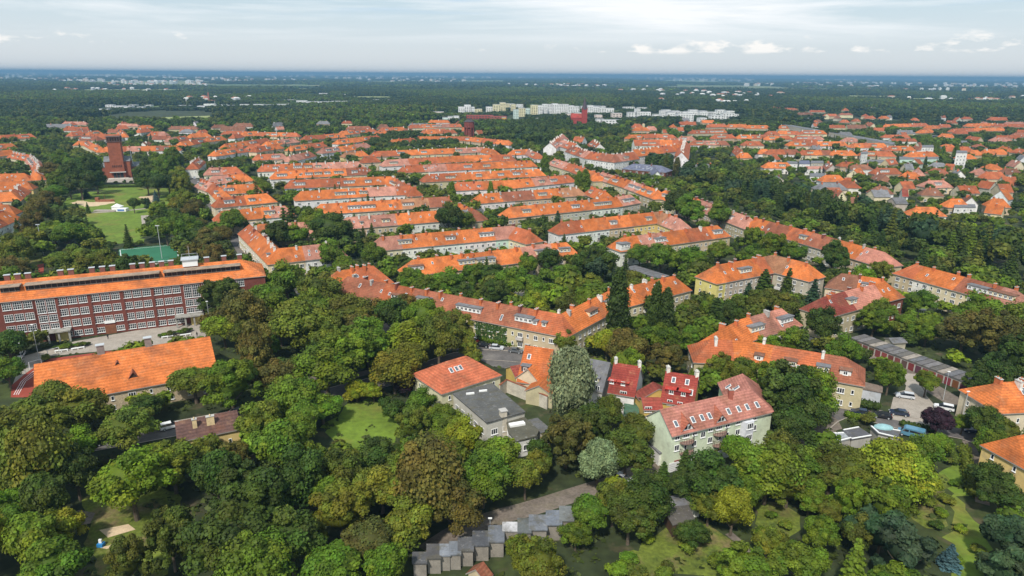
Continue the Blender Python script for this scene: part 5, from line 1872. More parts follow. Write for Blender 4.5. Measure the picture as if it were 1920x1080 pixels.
def crown_poplar(seed, nb=60, nl=130, ls=.11):
    r = np.random.default_rng(seed)
    L = Leaves()
    for k in range(nb):
        t = (k + .5) / nb
        z = .6 + t * 6.2
        rr = .95 * math.sin(PI * min(1, .12 + t * .88)) ** .7
        a = r.uniform(0, 2 * PI)
        c = np.array([math.cos(a) * rr * .55, math.sin(a) * rr * .55, z])
        b = np.array([.45, .45, .85]) * (.55 + .5 * rr)
        tn = np.ones(3) * r.uniform(.7, 1.25)
        d = rdir(r, nl)
        P = c + d * b * r.uniform(.75, 1.35, (len(d), 1))
        L.quads(P, d + r.normal(size=d.shape) * .4 + [0, 0, .2], ls, tints(tn, len(P), r), 1.5, r, (0, 0, 1))
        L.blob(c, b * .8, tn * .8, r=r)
    return L.mesh('crown')


def crown_spruce(seed, layers=13, wid=1.0, hgt=4.2, nl=150, L=None, off=(0, 0, 0), sc=1.0, tint=(1, 1, 1), ls=.16, low=.35):
    r = np.random.default_rng(seed)
    own = L is None
    L = L or Leaves()
    off = np.array(off, float)
    for k in range(layers):
        t = k / layers
        z = low + (hgt - low) * t
        R = wid * (1 - t) ** .85 * r.uniform(.85, 1.1) + .04
        n = max(14, int(nl * (1 - t) + 12))
        a = r.uniform(0, 2 * PI, n)
        q = r.uniform(.25, 1, n) ** .6
        lob = 1 + .2 * np.sin(a * 5 + seed + k * 2)
        P = np.stack([np.cos(a) * R * q * lob, np.sin(a) * R * q * lob, z - q * R * .38 + r.uniform(-.06, .1, n) + .12], 1)
        N = np.stack([np.cos(a) * .5, np.sin(a) * .5, np.ones(n) * .9], 1) + r.normal(size=(n, 3)) * .3
        tt = tints(np.array(tint) * r.uniform(.8, 1.15), n, r, .25)
        L.quads(P * sc + off, N, ls * sc * (1.1 - .4 * t), tt, 1.3, r)
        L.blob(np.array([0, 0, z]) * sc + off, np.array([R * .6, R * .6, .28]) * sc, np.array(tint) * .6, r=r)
    return L.mesh('crown') if own else L


def crown_willow(seed):
    r = np.random.default_rng(seed)
    L = Leaves()
    nb = 44
    for k in range(nb):
        d0 = rdir(r, 1)[0]
        d0[2] = abs(d0[2]) * 1.15 - .45
        c = d0 * np.array([.62, .62, 1.0]) * r.uniform(.8, 1.1) + [0, 0, 1.75]
        B = r.uniform(.22, .36)
        tn = np.array([1, 1, 1]) * r.uniform(.75, 1.3)
        d = rdir(r, 420)
        P = c + d * np.array([B, B, B * 1.25]) * r.uniform(.75, 1.22, (420, 1))
        L.quads(P, d + r.normal(size=d.shape) * .5, (.046), tints(tn, 420, r, .25), 1.6, r, (.25, 0, 1))
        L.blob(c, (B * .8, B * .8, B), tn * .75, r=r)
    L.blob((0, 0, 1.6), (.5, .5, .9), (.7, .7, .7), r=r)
    return L.mesh('crown')


def trunk_mesh(seed, top=1.25, r0=.07, limbs=5, bare=False):
    r = random.Random(seed)
    b = MB()
    z = top * .45
    b.tube((0, 0, 0), (.02, .01, z), r0, r0 * .75, 8)
    b.tube((.02, .01, z - .01), (0, 0, top), r0 * .75, r0 * .4, 7)
    for k in range(limbs):
        a = k * 2 * PI / limbs + r.uniform(-.4, .4)
        z0 = z * r.uniform(.8, 1.2)
        e = (math.cos(a) * .45, math.sin(a) * .45, z0 + r.uniform(.35, .7))
        b.tube((.01, .01, z0), e, r0 * .45, r0 * .2, 6)
        b.tube(e, (e[0] * 1.5, e[1] * 1.4, e[2] + .3), r0 * .2, r0 * .08, 5)
    return b.mesh('trunk', [M_BARK])


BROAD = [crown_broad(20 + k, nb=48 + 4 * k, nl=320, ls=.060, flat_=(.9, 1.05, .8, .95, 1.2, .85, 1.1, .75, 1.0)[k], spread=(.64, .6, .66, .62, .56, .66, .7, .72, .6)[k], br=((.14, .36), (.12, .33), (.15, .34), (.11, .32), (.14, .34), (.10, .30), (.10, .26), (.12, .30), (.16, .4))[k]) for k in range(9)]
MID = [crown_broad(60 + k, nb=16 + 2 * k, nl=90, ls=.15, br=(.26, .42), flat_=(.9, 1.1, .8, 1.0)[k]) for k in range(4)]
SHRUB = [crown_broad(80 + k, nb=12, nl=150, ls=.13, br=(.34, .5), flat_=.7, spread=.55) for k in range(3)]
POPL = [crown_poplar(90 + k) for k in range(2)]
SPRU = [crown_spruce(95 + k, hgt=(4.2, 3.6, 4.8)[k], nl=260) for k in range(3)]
PINE = [crown_broad(110 + k, nb=30, nl=240, ls=.09, br=(.16, .28), flat_=1.35, spread=.66, aspect=2.0) for k in range(2)]
WILL = [crown_willow(120 + k) for k in range(2)]
TR = [trunk_mesh(k) for k in range(3)]
TRP = trunk_mesh(9, 5.5, .13, 3)
TRS = trunk_mesh(8, 3.2, .07, 0)
TC = {'dk': (.050, .082, .009), 'gn': (.100, .160, .009), 'br': (.145, .220, .010), 'ol': (.118, .146, .012), 'ye': (.165, .170, .014), 'bn': (.108, .098, .016), 'lm': (.20, .235, .012), 'pu': (.034, .014, .022),
      'si': (.19, .225, .105), 'pn': (.036, .070, .028), 'bl': (.06, .115, .12), 'od': (.092, .115, .012)}
TW = {'dk': 'dark green', 'gn': 'green', 'br': 'bright green', 'ol': 'olive', 'ye': 'yellowing', 'bn': 'brownish', 'lm': 'lime green', 'pu': 'dark purple', 'si': 'silvery', 'pn': 'bluish dark green', 'bl': 'blue-grey', 'od': 'deep olive'}
TREES = []


def jitcol(c, r, a=.16):
    k = r.uniform(1 - a, 1 + a)
    return (c[0] * k * r.uniform(.88, 1.12), c[1] * k, c[2] * k * r.uniform(.85, 1.15))


trnd = random.Random(5)


def tree_at(kind, x, y, R, Ht, cc, lod=0, name=None, group=None):
    """kind: b broadleaf, p poplar, s spruce, n pine, w willow, h shrub, t thuja"""
    r = trnd
    col = jitcol(TC[cc], r)
    if kind == 'b':
        me = (BROAD if lod == 0 else MID)[r.randrange(9 if lod == 0 else 4)]
        nm, cat, w = 'broadleaf_tree', 'tree', 'broadleaf tree'
        sc = (R * r.uniform(.84, 1.16), R * r.uniform(.84, 1.16), Ht / 2.25 * r.uniform(.88, 1.16))
        tm = TR[r.randrange(3)]
    elif kind == 'h':
        me = SHRUB[r.randrange(3)]
        nm, cat, w = 'shrub', 'shrub', 'shrub'
        sc = (R, R, Ht / 1.9)
        tm = None
    elif kind == 'p':
        me = POPL[r.randrange(2)]
        nm, cat, w = 'poplar_tree', 'tree', 'columnar poplar'
        sc = (R, R, Ht / 7.5)
        tm = TRP
    elif kind == 't':
        me = POPL[r.randrange(2)]
        nm, cat, w = 'thuja_tree', 'tree', 'narrow evergreen'
        sc = (R, R, Ht / 7.5)
        tm = None
    elif kind == 's':
        me = SPRU[r.randrange(3)]
        nm, cat, w = 'spruce_tree', 'tree', 'pointed spruce'
        sc = (R, R, Ht / 4.3)
        tm = TRS
    elif kind == 'n':
        me = PINE[r.randrange(2)]
        nm, cat, w = 'pine_tree', 'tree', 'shaggy pine'
        sc = (R, R, Ht / 2.7)
        tm = TR[r.randrange(3)]
    elif kind == 'w':
        me = WILL[r.randrange(2)]
        nm, cat, w = 'willow_tree', 'tree', 'billowing willow'
        sc = (R, R, Ht / 2.85)
        tm = TR[r.randrange(3)]
    rt = root(nm, (x, y, 0))
    rt.rotation_euler = (0, 0, r.uniform(0, 2 * PI))
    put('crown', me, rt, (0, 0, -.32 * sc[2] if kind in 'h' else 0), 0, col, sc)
    if tm:
        put('trunk', tm, rt, (0, 0, 0), 0, None, sc)
    px, py, dep = PX((x, y, Ht * .5))
    size = 'tall' if Ht > 15 else ('small' if Ht < 6 else '')
    if kind == 'h':
        size = 'low' if Ht < 2.5 else ''
    auto(rt, f"{size} {TW[cc]} {w}".strip(), px, py, cat, group or {'b': 'broadleaf trees of the neighbourhood', 'h': 'garden shrubs', 'p': 'columnar poplars', 't': 'narrow evergreens', 's': 'spruces between the houses', 'n': 'dark pines', 'w': 'willows'}[kind])
    TREES.append((x, y, R * .9, Ht, rt))
    return rt


def T(kind, cx, cy, wpx_, cc, asp=None):
    """crown centre and crown width in photograph pixels -> a tree standing on the ground there"""
    asp = asp or {'b': 2.15, 'h': 1.3, 'n': 2.6, 'w': 2.5}.get(kind, 2.1)
    R = 5.0
    for _ in range(8):
        Ht = asp * R
        zc = Ht * (.58 if kind != 'h' else .5)
        p = G(cx, cy, zc)
        dep = PX(p)[2]
        R = .5 * wpx_ * dep / FP / 1.02
    d_ = math.hypot(p.x, p.y)
    x, y = p.x, p.y
    for k in range(6):
        i, j = cell(x, y)
        if not (0 <= i < GH and 0 <= j < GW and OCC[i, j]):
            return tree_at(kind, x, y, R, asp * R, cc)
        x, y = x - p.x / d_ * 1.5, y - p.y / d_ * 1.5
    return None


def TV(kind, cx, ytop, ybase, wpx_, cc):
    p = G(cx, ybase, 0)
    dep = PX(p)[2]
    # height so that the tip projects at ytop
    lo, hi = 1.0, 60.0
    for _ in range(30):
        m_ = (lo + hi) / 2
        if PX((p.x, p.y, m_))[1] > ytop:
            lo = m_
        else:
            hi = m_
    tipx = PX((p.x, p.y, lo))[0]
    return tree_at(kind, p.x, p.y, .5 * wpx_ * dep / FP, lo, cc)


BT = '''
60 870 150 ol|40 800 140 ol|150 765 120 ol|92 735 90 ol|235 802 100 ol|268 765 70 dk|362 706 92 ol|418 655 95 ol|432 715 110 gn|492 790 96 ol|520 705 85 bn|548 745 100 gn|455 592 90 bn|412 562 75 dk|418 607 80 br
505 560 90 gn|535 528 80 gn|565 605 105 ol|478 650 90 bn|600 548 95 od|585 585 80 gn|655 590 90 od|700 585 80 bn|738 588 85 dk|610 680 110 gn|660 665 100 gn|690 640 90 gn|738 690 90 ye|768 672 80 ol
822 640 85 od|848 618 75 od|872 640 60 ol|902 704 80 dk|795 600 75 gn|760 575 60 bn|790 740 62 gn|762 717 48 pu|820 775 60 ol|775 805 70 ol|700 735 36 lm|668 730 44 lm
800 885 165 bn|715 905 110 ye|930 850 105 gn|905 900 100 gn|985 890 90 ol|1010 850 60 dk|1175 845 105 od|1145 765 75 od|1195 810 80 od
140 885 100 dk|245 905 135 br|322 868 108 ol|405 895 135 dk|475 930 150 dk|520 840 140 gn|575 856 95 gn|560 905 120 dk|640 965 110 ye|612 915 95 gn|425 1010 170 dk|545 1015 130 dk|320 1015 110 od|690 1010 120 bn|625 1055 130 gn|480 1070 130 gn
60 1010 130 gn|100 1065 120 gn|10 955 100 gn|-10 720 90 dk|15 650 80 dk|12 690 70 gn|850 950 110 bn|765 975 110 ol|720 1055 110 gn|240 1060 90 od
1108 962 85 gn|1150 940 90 od|1215 935 90 dk|1080 990 60 gn|1180 975 90 od|975 1030 66 ol|1335 900 120 dk|1440 888 110 gn|1400 930 80 gn|1298 908 76 dk|1385 905 60 gn
1480 745 120 dk|1520 730 100 gn|1490 790 110 dk|1450 720 90 gn|1530 775 80 dk|1600 880 96 ol|1660 868 84 ol|1728 856 84 gn|1680 890 110 lm|1735 905 70 lm|1620 920 90 ol|1560 880 90 od|1510 870 90 gn|1470 850 100 od
1812 612 100 bn|1868 640 92 bn|1830 590 90 gn|1900 615 100 gn|1738 716 52 gn|1668 704 66 gn|1640 598 60 gn|1600 660 44 gn|1545 615 75 dk|1580 660 70 gn|1560 590 60 gn|1910 680 90 dk|1870 700 90 dk
1175 657 78 bn|1250 670 68 bn|1350 700 62 ol|1392 702 70 ol|1310 690 40 gn|1060 632 46 ol|1330 580 50 gn|1300 640 55 gn|1430 635 50 gn|1380 520 55 gn|1450 640 45 br|1340 640 60 gn
1760 785 60 pu|1850 775 75 dk|1830 758 60 gn|1880 800 60 ol|1860 830 60 gn|1860 880 75 dk|1880 930 80 dk|1810 775 40 gn|1840 720 70 dk
1590 945 80 gn|1610 1000 80 od|1660 950 100 gn|1560 960 60 od|1520 930 70 gn|1480 910 80 ol|1440 1010 70 ol|1500 1050 100 gn|1540 1000 70 gn|1330 950 70 ol|1300 1000 60 dk
900 560 40 gn|960 530 70 gn|1010 545 60 gn|925 515 60 dk|1090 500 60 dk|1130 495 70 dk|1060 515 55 gn|990 500 50 gn|870 545 60 dk|1110 530 50 ol|1050 560 40 ol|890 520 50 gn|1030 490 50 dk
622 480 58 gn|645 500 50 gn|735 510 70 dk|700 480 50 gn|770 525 60 gn|800 540 60 gn|840 530 60 gn|520 440 60 dk|555 440 55 gn|490 350 40 gn|620 430 70 dk|590 420 60 gn|840 410 60 dk|865 410 50 gn|1290 395 60 gn|1270 380 55 dk|1350 400 60 gn
1565 482 62 dk|1450 460 60 gn|1415 480 55 gn|1490 470 55 gn|1240 480 60 gn|1300 480 60 gn|1350 470 55 gn|1200 475 50 gn|1410 450 50 gn|1620 520 55 br|1650 510 50 ol|1725 560 60 gn|1700 600 50 gn|1740 615 60 gn|1650 590 55 gn
'''
for ln in BT.strip().splitlines():
    for it in ln.split('|'):
        x, y, w_, c = it.split()
        T('b', float(x), float(y), float(w_), c)
TV('w', 1067, 645, 808, 108, 'si')
T('b', 1045, 806, 60, 'dk')
T('b', 1105, 800, 60, 'dk')
T('w', 1122, 862, 88, 'si', 2.3)
T('w', 1375, 952, 84, 'lm', 2.6)
TV('p', 1155, 496, 645, 46, 'dk')
TV('p', 1224, 522, 655, 32, 'dk')
TV('p', 1243, 534, 660, 36, 'dk')
TV('p', 770, 598, 690, 60, 'lm')
TV('p', 748, 602, 685, 48, 'br')
for x, yt, yb, w_ in ((920, 337, 392, 15), (1096, 315, 368, 24), (1021, 284, 330, 18), (848, 338, 390, 16), (1752, 265, 300, 13), (1790, 268, 300, 13), (1765, 272, 300, 10), (1268, 293, 330, 16), (1085, 318, 366, 18)):
    TV('p', x, yt, yb, w_, 'gn' if x != 1268 else 'bn')
for x, yt, yb, w_, c in ((1046, 605, 655, 26, 'dk'), (1520, 520, 590, 40, 'pn'), (1570, 500, 545, 30, 'dk'), (1430, 492, 560, 46, 'dk'), (1340, 545, 615, 52, 'dk'), (1500, 560, 620, 36, 'dk'), (1290, 450, 480, 16, 'dk'), (1037, 455, 500, 18, 'dk'),
                         (893, 432, 475, 14, 'dk'), (1045, 385, 440, 26, 'pn'), (1220, 455, 484, 14, 'dk'), (630, 348, 378, 18, 'dk'), (672, 362, 384, 10, 'dk'), (695, 365, 384, 10, 'dk'), (550, 385, 450, 40, 'dk'), (537, 395, 460, 44, 'dk'), (485, 345, 400, 26, 'bn'),
                         (900, 300, 322, 14, 'dk'), (938, 262, 292, 14, 'dk'), (875, 292, 308, 10, 'dk'), (895, 298, 320, 14, 'dk'), (1590, 1005, 1130, 62, 'gn'), (293, 352, 378, 13, 'bl'), (280, 366, 390, 15, 'pn'),
                         (166, 378, 400, 10, 'dk'), (146, 376, 400, 15, 'dk'), (125, 382, 402, 14, 'dk'), (163, 356, 372, 16, 'dk'), (676, 302, 332, 22, 'dk'), (1400, 520, 575, 34, 'pn'), (1475, 500, 560, 34, 'dk')):
    TV('s', x, yt, yb, w_, c)
for x, y, w_, c in ((1180, 1045, 34, 'gn'), (1290, 1012, 40, 'ol'), (1345, 1052, 44, 'gn'), (1250, 1066, 36, 'od'), (1215, 1010, 30, 'br'), (1385, 1035, 30, 'gn'), (1160, 1068, 46, 'br'), (1320, 990, 28, 'dk'), (1445, 965, 24, 'gn'), (1475, 985, 30, 'ol'), (1430, 998, 34, 'gn'),
                     (1790, 905, 22, 'gn'), (1775, 935, 30, 'ol'), (1800, 990, 26, 'br'), (1835, 1030, 34, 'ol'), (1850, 1065, 40, 'gn'), (1750, 905, 26, 'gn'), (1740, 940, 34, 'ol'), (1765, 960, 26, 'gn'), (1720, 930, 22, 'bn'), (1758, 985, 30, 'dk'), (1795, 1050, 30, 'gn'),
                     (660, 742, 40, 'lm'), (690, 728, 36, 'lm'), (640, 855, 34, 'gn'), (744, 842, 30, 'dk'), (1500, 560, 26, 'gn'), (1660, 585, 26, 'lm'), (1700, 578, 26, 'br'), (1690, 612, 30, 'lm'), (1740, 598, 34, 'br'), (1655, 620, 30, 'gn')):
    T('h', x, y, w_, c)
for k in range(11):
    TV('s', 646 + k * 11.5, 372 + (k * 7) % 5 - k * .3, 398 - k * .6, 11 + k % 3, 'dk')
T('b', 868, 1008, 46, 'dk')
T('b', 1040, 1000, 22, 'gn')
T('b', 830, 1012, 36, 'od')
T('s', 1783, 1040, 40, 'bl', 2.3)
T('n', 1655, 985, 100, 'pn')
T('n', 1700, 1020, 110, 'pn')
T('n', 1610, 985, 70, 'pn')
T('n', 1905, 1000, 110, 'pn')
T('n', 1890, 1060, 100, 'pn')
T('n', 1125, 495, 60, 'pn')
T('n', 1565, 482, 50, 'dk')
for x, y, w_, c in ((722, 760, 30, 'dk'), (735, 775, 34, 'dk'), (748, 755, 30, 'dk'), (752, 790, 26, 'dk'), (1700, 1055, 12, 'pn'), (1710, 1052, 12, 'pn'), (1727, 1048, 12, 'pn')):
    T('h', x, y, w_, c, 3.0)
for x, y, w_, c in ((250, 382, 30, 'dk'), (270, 378, 18, 'dk')):
    T('b', x, y, w_, c)
# park trees round the tower church
PT = '''
60 450 50 ol|30 470 60 ol|20 505 60 bn|110 485 60 ol|140 482 55 ol|170 485 60 ol|200 490 55 ol|125 440 62 gn|100 430 50 gn|185 445 26 dk|330 420 55 gn|310 425 60 gn|352 430 50 gn|300 400 40 gn|390 445 50 bn|400 475 50 bn|375 420 45 bn|395 500 45 bn
100 360 50 gn|85 380 50 bn|70 400 50 bn|60 425 50 bn|110 335 50 gn|135 330 50 dk|150 345 50 dk|165 320 50 dk|140 310 45 gn|180 340 40 dk|130 350 40 dk|175 305 40 gn|115 300 40 gn|95 320 45 bn
275 340 44 dk|295 345 44 dk|280 320 40 dk|300 325 44 gn|315 340 44 dk|265 325 30 dk|320 315 40 gn|335 330 40 ol|340 350 40 ol|345 375 42 ol|355 395 42 bn|330 370 36 gn|365 385 40 bn|335 390 40 ye|300 305 40 gn|325 295 40 gn
370 470 40 bn|435 415 46 gn|415 440 40 bn'''
for ln in PT.strip().splitlines():
    for it in ln.split('|'):
        x, y, w_, c = it.split()
        T('b', float(x), float(y), float(w_), c)
N_HAND = len(TREES)

# free tests
TG_ = {}


def tkey(x, y):
    return int(x // 12), int(y // 12)


for (x, y, R, Ht, rt) in TREES:
    TG_.setdefault(tkey(x, y), []).append((x, y, R))


def clear_of_trees(x, y, R, f=.75):
    kx, ky = tkey(x, y)
    for i in (-1, 0, 1):
        for j in (-1, 0, 1):
            for (a, b_, r_) in TG_.get((kx + i, ky + j), ()):
                if (a - x) ** 2 + (b_ - y) ** 2 < ((R + r_) * f) ** 2:
                    return False
    return True


def occ(x, y):
    i, j = cell(x, y)
    return 0 <= i < GH and 0 <= j < GW and OCC[i, j]


def notz(x, y):
    i, j = cell(x, y)
    return 0 <= i < GH and 0 <= j < GW and NOT[i, j]


def hmax(x, y):
    """how tall a tree may be here and still leave the facade behind it showing"""
    d = math.hypot(x, y)
    ux, uy = x / d, y / d
    te = CH / d
    for k in range(1, 20):
        s = k * 2.5 * (1 + max(0, d - 300) / 500)
        i_, j_ = cell(x + ux * s, y + uy * s)
        if 0 <= i_ < GH and 0 <= j_ < GW and KEEP[i_, j_]:
            return 1.6 + s * te * .95
        if occ(x + ux * s, y + uy * s):
            return 3.6 + s * te * .85
    return 99


GARD = [(1180, 470), (1240, 420), (1420, 400), (1700, 560), (1920, 560), (1920, 1090), (1100, 1090), (1280, 960), (1560, 880), (1760, 860), (1600, 740), (1720, 680), (1600, 600)]
ALLOT = [(1300, 300), (1440, 325), (1700, 370), (1920, 400), (1920, 520), (1750, 470), (1500, 405), (1400, 370), (1300, 335)]
BOUL = [(960, 272), (1040, 285), (1250, 335), (1420, 395), (1700, 470), (1920, 545), (1920, 500), (1700, 430), (1450, 365), (1270, 320), (1150, 302), (1080, 285), (1000, 262)]
AVE = [(1560, 232), (1700, 262), (1800, 300), (1790, 270), (1650, 235), (1560, 222)]
WOODTOP = [(688, 280), (700, 264), (740, 258), (790, 264), (862, 272), (862, 282), (690, 286)]
WOODC = [(950, 240), (1100, 228), (1130, 262), (1060, 250), (1000, 262), (950, 262)]
scat = random.Random(21)
CAND = []
y = 92.0
while y < 1120:
    step = 5.2 + y * .0042
    half = y * .80 + 30
    x = -half
    while x < half:
        X, Y = x + scat.uniform(-.5, .5) * step, y + scat.uniform(-.5, .5) * step
        CAND.append((X, Y, step))
        x += step
    y += step
SPR, MIDT, MEAD = [], [], []
for (X, Y, step) in CAND:
    px, py, dep = PX((X, Y, 0))
    if px < -40 or px > 1960 or py > 1130:
        continue
    if occ(X, Y) or notz(X, Y):
        continue
    near = any(occ(X + a, Y + b_) for a, b_ in ((3, 0), (-3, 0), (0, 3), (0, -3)))
    if near:
        continue
    hm = hmax(X, Y)
    q = scat.random()
    kind, cc = 'b', scat.choice(['gn', 'gn', 'dk', 'dk', 'od', 'gn', 'ol', 'od'])
    if inpoly(px, py, BOUL):
        Ht = scat.uniform(13, 18)
        kind = 's' if scat.random() < .45 else 'b'
        cc = scat.choice(['dk', 'dk', 'pn', 'dk', 'gn', 'od'])
        hm = max(hm, 13.5)
    elif inpoly(px, py, ALLOT):
        if q < .10:
            continue
        Ht = scat.uniform(3.5, 8.5)
        cc = scat.choice(['gn', 'br', 'gn', 'ol', 'dk', 'od', 'gn', 'dk', 'lm'])
    elif inpoly(px, py, GARD):
        if q < (.26 if py > 700 else .12):
            continue
        Ht = scat.uniform(2.4, 8)
        cc = scat.choice(['gn', 'br', 'gn', 'ol', 'dk', 'od', 'gn', 'dk'])
    elif inpoly(px, py, AVE) or inpoly(px, py, WOODTOP) or inpoly(px, py, WOODC):
        Ht = scat.uniform(11, 17)
        cc = 'gn' if inpoly(px, py, AVE) else 'dk'
        hm = max(hm, 11) if inpoly(px, py, WOODTOP) else hm
    elif Y > 900 or (px < 700 and py < 262) or (py < 246):
        Ht = scat.uniform(9, 15)
        cc = scat.choice(['dk', 'gn', 'dk', 'od', 'dk'])
    elif px < 1180 and py > 560:
        Ht = scat.uniform(7, 13.5)
        cc = scat.choice(['gn', 'dk', 'br', 'od', 'gn', 'ol', 'gn', 'bn', 'ol', 'lm'])
    else:
        if q < .08:
            continue
        Ht = scat.uniform(4.5, 11)
        if .08 < q < .27 and 3.7 < hm < 20:
            Ht = hm = max(hm, scat.uniform(7, 10.5))
        if q > .84:
            kind, cc, Ht = 's', 'dk', scat.uniform(8, 13)
            hm = max(hm, scat.uniform(8, 12)) if hm > 3.7 else hm
    Ht = min(Ht, hm)
    if Ht < 1.6:
        continue
    R = Ht / scat.uniform(1.7, 2.3)
    R = min(R, step * .85)
    if kind == 's':
        if Ht < 5:
            kind = 'b'
        else:
            R = Ht * .24
    if not clear_of_trees(X, Y, R, .60 if py > 560 else .7):
        continue
    TG_.setdefault(tkey(X, Y), []).append((X, Y, R))
    SPR.append((dep / max(R, .5) / Ht ** .3, X, Y, R, Ht, cc, kind))
SPR.sort()
nb_ = sum(1 for t in TREES if t[4].name.startswith('broadleaf'))
ns_ = nh_ = 0
REST = []
for (key, X, Y, R, Ht, cc, kind) in SPR:
    if kind == 'b' and Ht < 4.2:
        if nh_ < 230:
            nh_ += 1
            tree_at('h', X, Y, R, Ht * .9, cc)
            continue
    elif kind == 'b' and nb_ < 300:
        nb_ += 1
        tree_at('b', X, Y, R, Ht, cc)
        continue
    elif kind == 's' and ns_ < 150:
        ns_ += 1
        tree_at('s', X, Y, R, Ht, cc)
        continue
    REST.append((X, Y, R, Ht, cc, kind))
print('TREES hand', N_HAND, 'broad', nb_, 'spruce', ns_, 'shrub', nh_, 'rest', len(REST))


# ---- everything smaller in the picture: one object of instanced crowns
def gn_scatter(name, pts, rots, scales, idx, cols, sources, label, smooth=False):
    sc_col = bpy.data.collections.new(name + '_sources')
    for k, me in enumerate(sources):
        o = bpy.data.objects.new('%03d' % k, me)
        sc_col.objects.link(o)
    me = bpy.data.meshes.new(name)
    me.from_pydata([tuple(p) for p in pts], [], [])
    for nm, ty, key, data in (('rot', 'FLOAT_VECTOR', 'vector', rots), ('scl', 'FLOAT_VECTOR', 'vector', scales), ('tintc', 'FLOAT_VECTOR', 'vector', cols)):
        a = me.attributes.new(nm, ty, 'POINT')
        a.data.foreach_set(key, np.array(data, np.float32).ravel())
    a = me.attributes.new('pick', 'INT', 'POINT')
    a.data.foreach_set('value', np.array(idx, np.int32))
    ob = put(name, me)
    me.materials.append(M_LEAF)
    ng = bpy.data.node_groups.new(name, 'GeometryNodeTree')
    ng.interface.new_socket('Geometry', in_out='INPUT', socket_type='NodeSocketGeometry')
    ng.interface.new_socket('Geometry', in_out='OUTPUT', socket_type='NodeSocketGeometry')
    N, L = ng.nodes, ng.links
    gi, go = N.new('NodeGroupInput'), N.new('NodeGroupOutput')
    iop = N.new('GeometryNodeInstanceOnPoints')
    ci = N.new('GeometryNodeCollectionInfo')
    ci.inputs[0].default_value = sc_col
    ci.inputs[1].default_value = True
    ci.inputs[2].default_value = True

    def na(nm, ty):
        n = N.new('GeometryNodeInputNamedAttribute')
        n.data_type = ty
        n.inputs[0].default_value = nm
        return n.outputs[0]
    e2r = N.new('FunctionNodeEulerToRotation')
    L.new(na('rot', 'FLOAT_VECTOR'), e2r.inputs[0])
    L.new(gi.outputs[0], iop.inputs['Points'])
    L.new(ci.outputs[0], iop.inputs['Instance'])
    iop.inputs['Pick Instance'].default_value = True
    L.new(na('pick', 'INT'), iop.inputs['Instance Index'])
    L.new(e2r.outputs[0], iop.inputs['Rotation'])
    L.new(na('scl', 'FLOAT_VECTOR'), iop.inputs['Scale'])
    L.new(iop.outputs[0], go.inputs[0])
    md = ob.modifiers.new('scatter', 'NODES')
    md.node_group = ng
    tag(ob, label, kind='stuff')
    return ob


# tinted copies of the mid crowns: the greens are in the mesh, so an instance needs nothing else
COLK = list(TC)
SRC, SIDX = [], {}
for c in ('dk', 'gn', 'br', 'ol', 'bn', 'pn', 'od', 'lm'):
    for v in range(2):
        SIDX[c, v] = len(SRC)
        SRC.append(crown_broad(300 + v * 7 + len(c), nb=12, nl=62, ls=.19, br=(.30, .46), tint=TC[c]))
SPI = len(SRC)
for v in range(2):
    SRC.append(crown_spruce(320 + v, layers=9, nl=60, ls=.26, hgt=4.2, tint=TC['dk']))
pts, rots, scs, idx = [], [], [], []
for (X, Y, R, Ht, cc, kind) in REST:
    pts.append((X, Y, 0))
    rots.append((0, 0, scat.uniform(0, 6.28)))
    if kind == 's':
        scs.append((R, R, Ht / 4.3))
        idx.append(SPI + scat.randrange(2))
    else:
        scs.append((R * 1.08, R * 1.08, Ht / 2.2))
        idx.append(SIDX[cc, scat.randrange(2)])
gn_scatter('distant_trees', pts, rots, scs, idx, [(1, 1, 1)] * len(pts), SRC, 'mass of smaller trees filling the gaps between the houses and gardens')


# ---- forest beyond the town: patches of canopy
def patch(seed, size, n, h0, h1, rad, nb=5, nl=16, ls=.3, tones=('dk', 'gn', 'od', 'dk', 'ol')):
    r = random.Random(seed)
    L = Leaves()
    m = int(math.sqrt(n))
    for i in range(m):
        for j in range(m):
            x = (i + .5 + r.uniform(-.4, .4)) / m * size - size / 2
            y = (j + .5 + r.uniform(-.4, .4)) / m * size - size / 2
            R = rad * r.uniform(.75, 1.3)
            h = r.uniform(h0, h1)
            t = np.array(TC[r.choice(tones)]) * r.uniform(.62, 1.0)
            crown_broad(seed * 1000 + i * 50 + j, nb=nb, nl=nl, ls=ls, br=(.4, .6), L=L, off=(x, y, h - 2.1 * R), sc=R, tint=t, spread=.5)
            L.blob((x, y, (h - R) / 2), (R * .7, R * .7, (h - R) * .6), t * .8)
    return L.mesh('canopy')


TNS = (('dk', 'dk', 'pn', 'od', 'dk'), ('gn', 'dk', 'od', 'dk', 'gn'), ('ol', 'gn', 'od', 'gn', 'br'))
PA = [patch(1 + k, 62, 49, 10, 17, 5.6, tones=TNS[k // 2]) for k in range(6)]
PB = [patch(11 + k, 250, 196, 11, 20, 12.5, nb=4, nl=9, ls=.45, tones=TNS[k]) for k in range(3)]
PC = [patch(21 + k, 1000, 400, 12, 22, 34, nb=4, nl=8, ls=.5, tones=TNS[k]) for k in range(3)]
from mathutils import noise as mnoise


def field(X, Y):
    """1 where open fields lie between the woods"""
    v = mnoise.noise(Vector((X / 1500.0 + 3.3, Y / 1300.0, 1.7))) + .5 * mnoise.noise(Vector((X / 420.0, Y / 420.0, 9.1)))
    return v


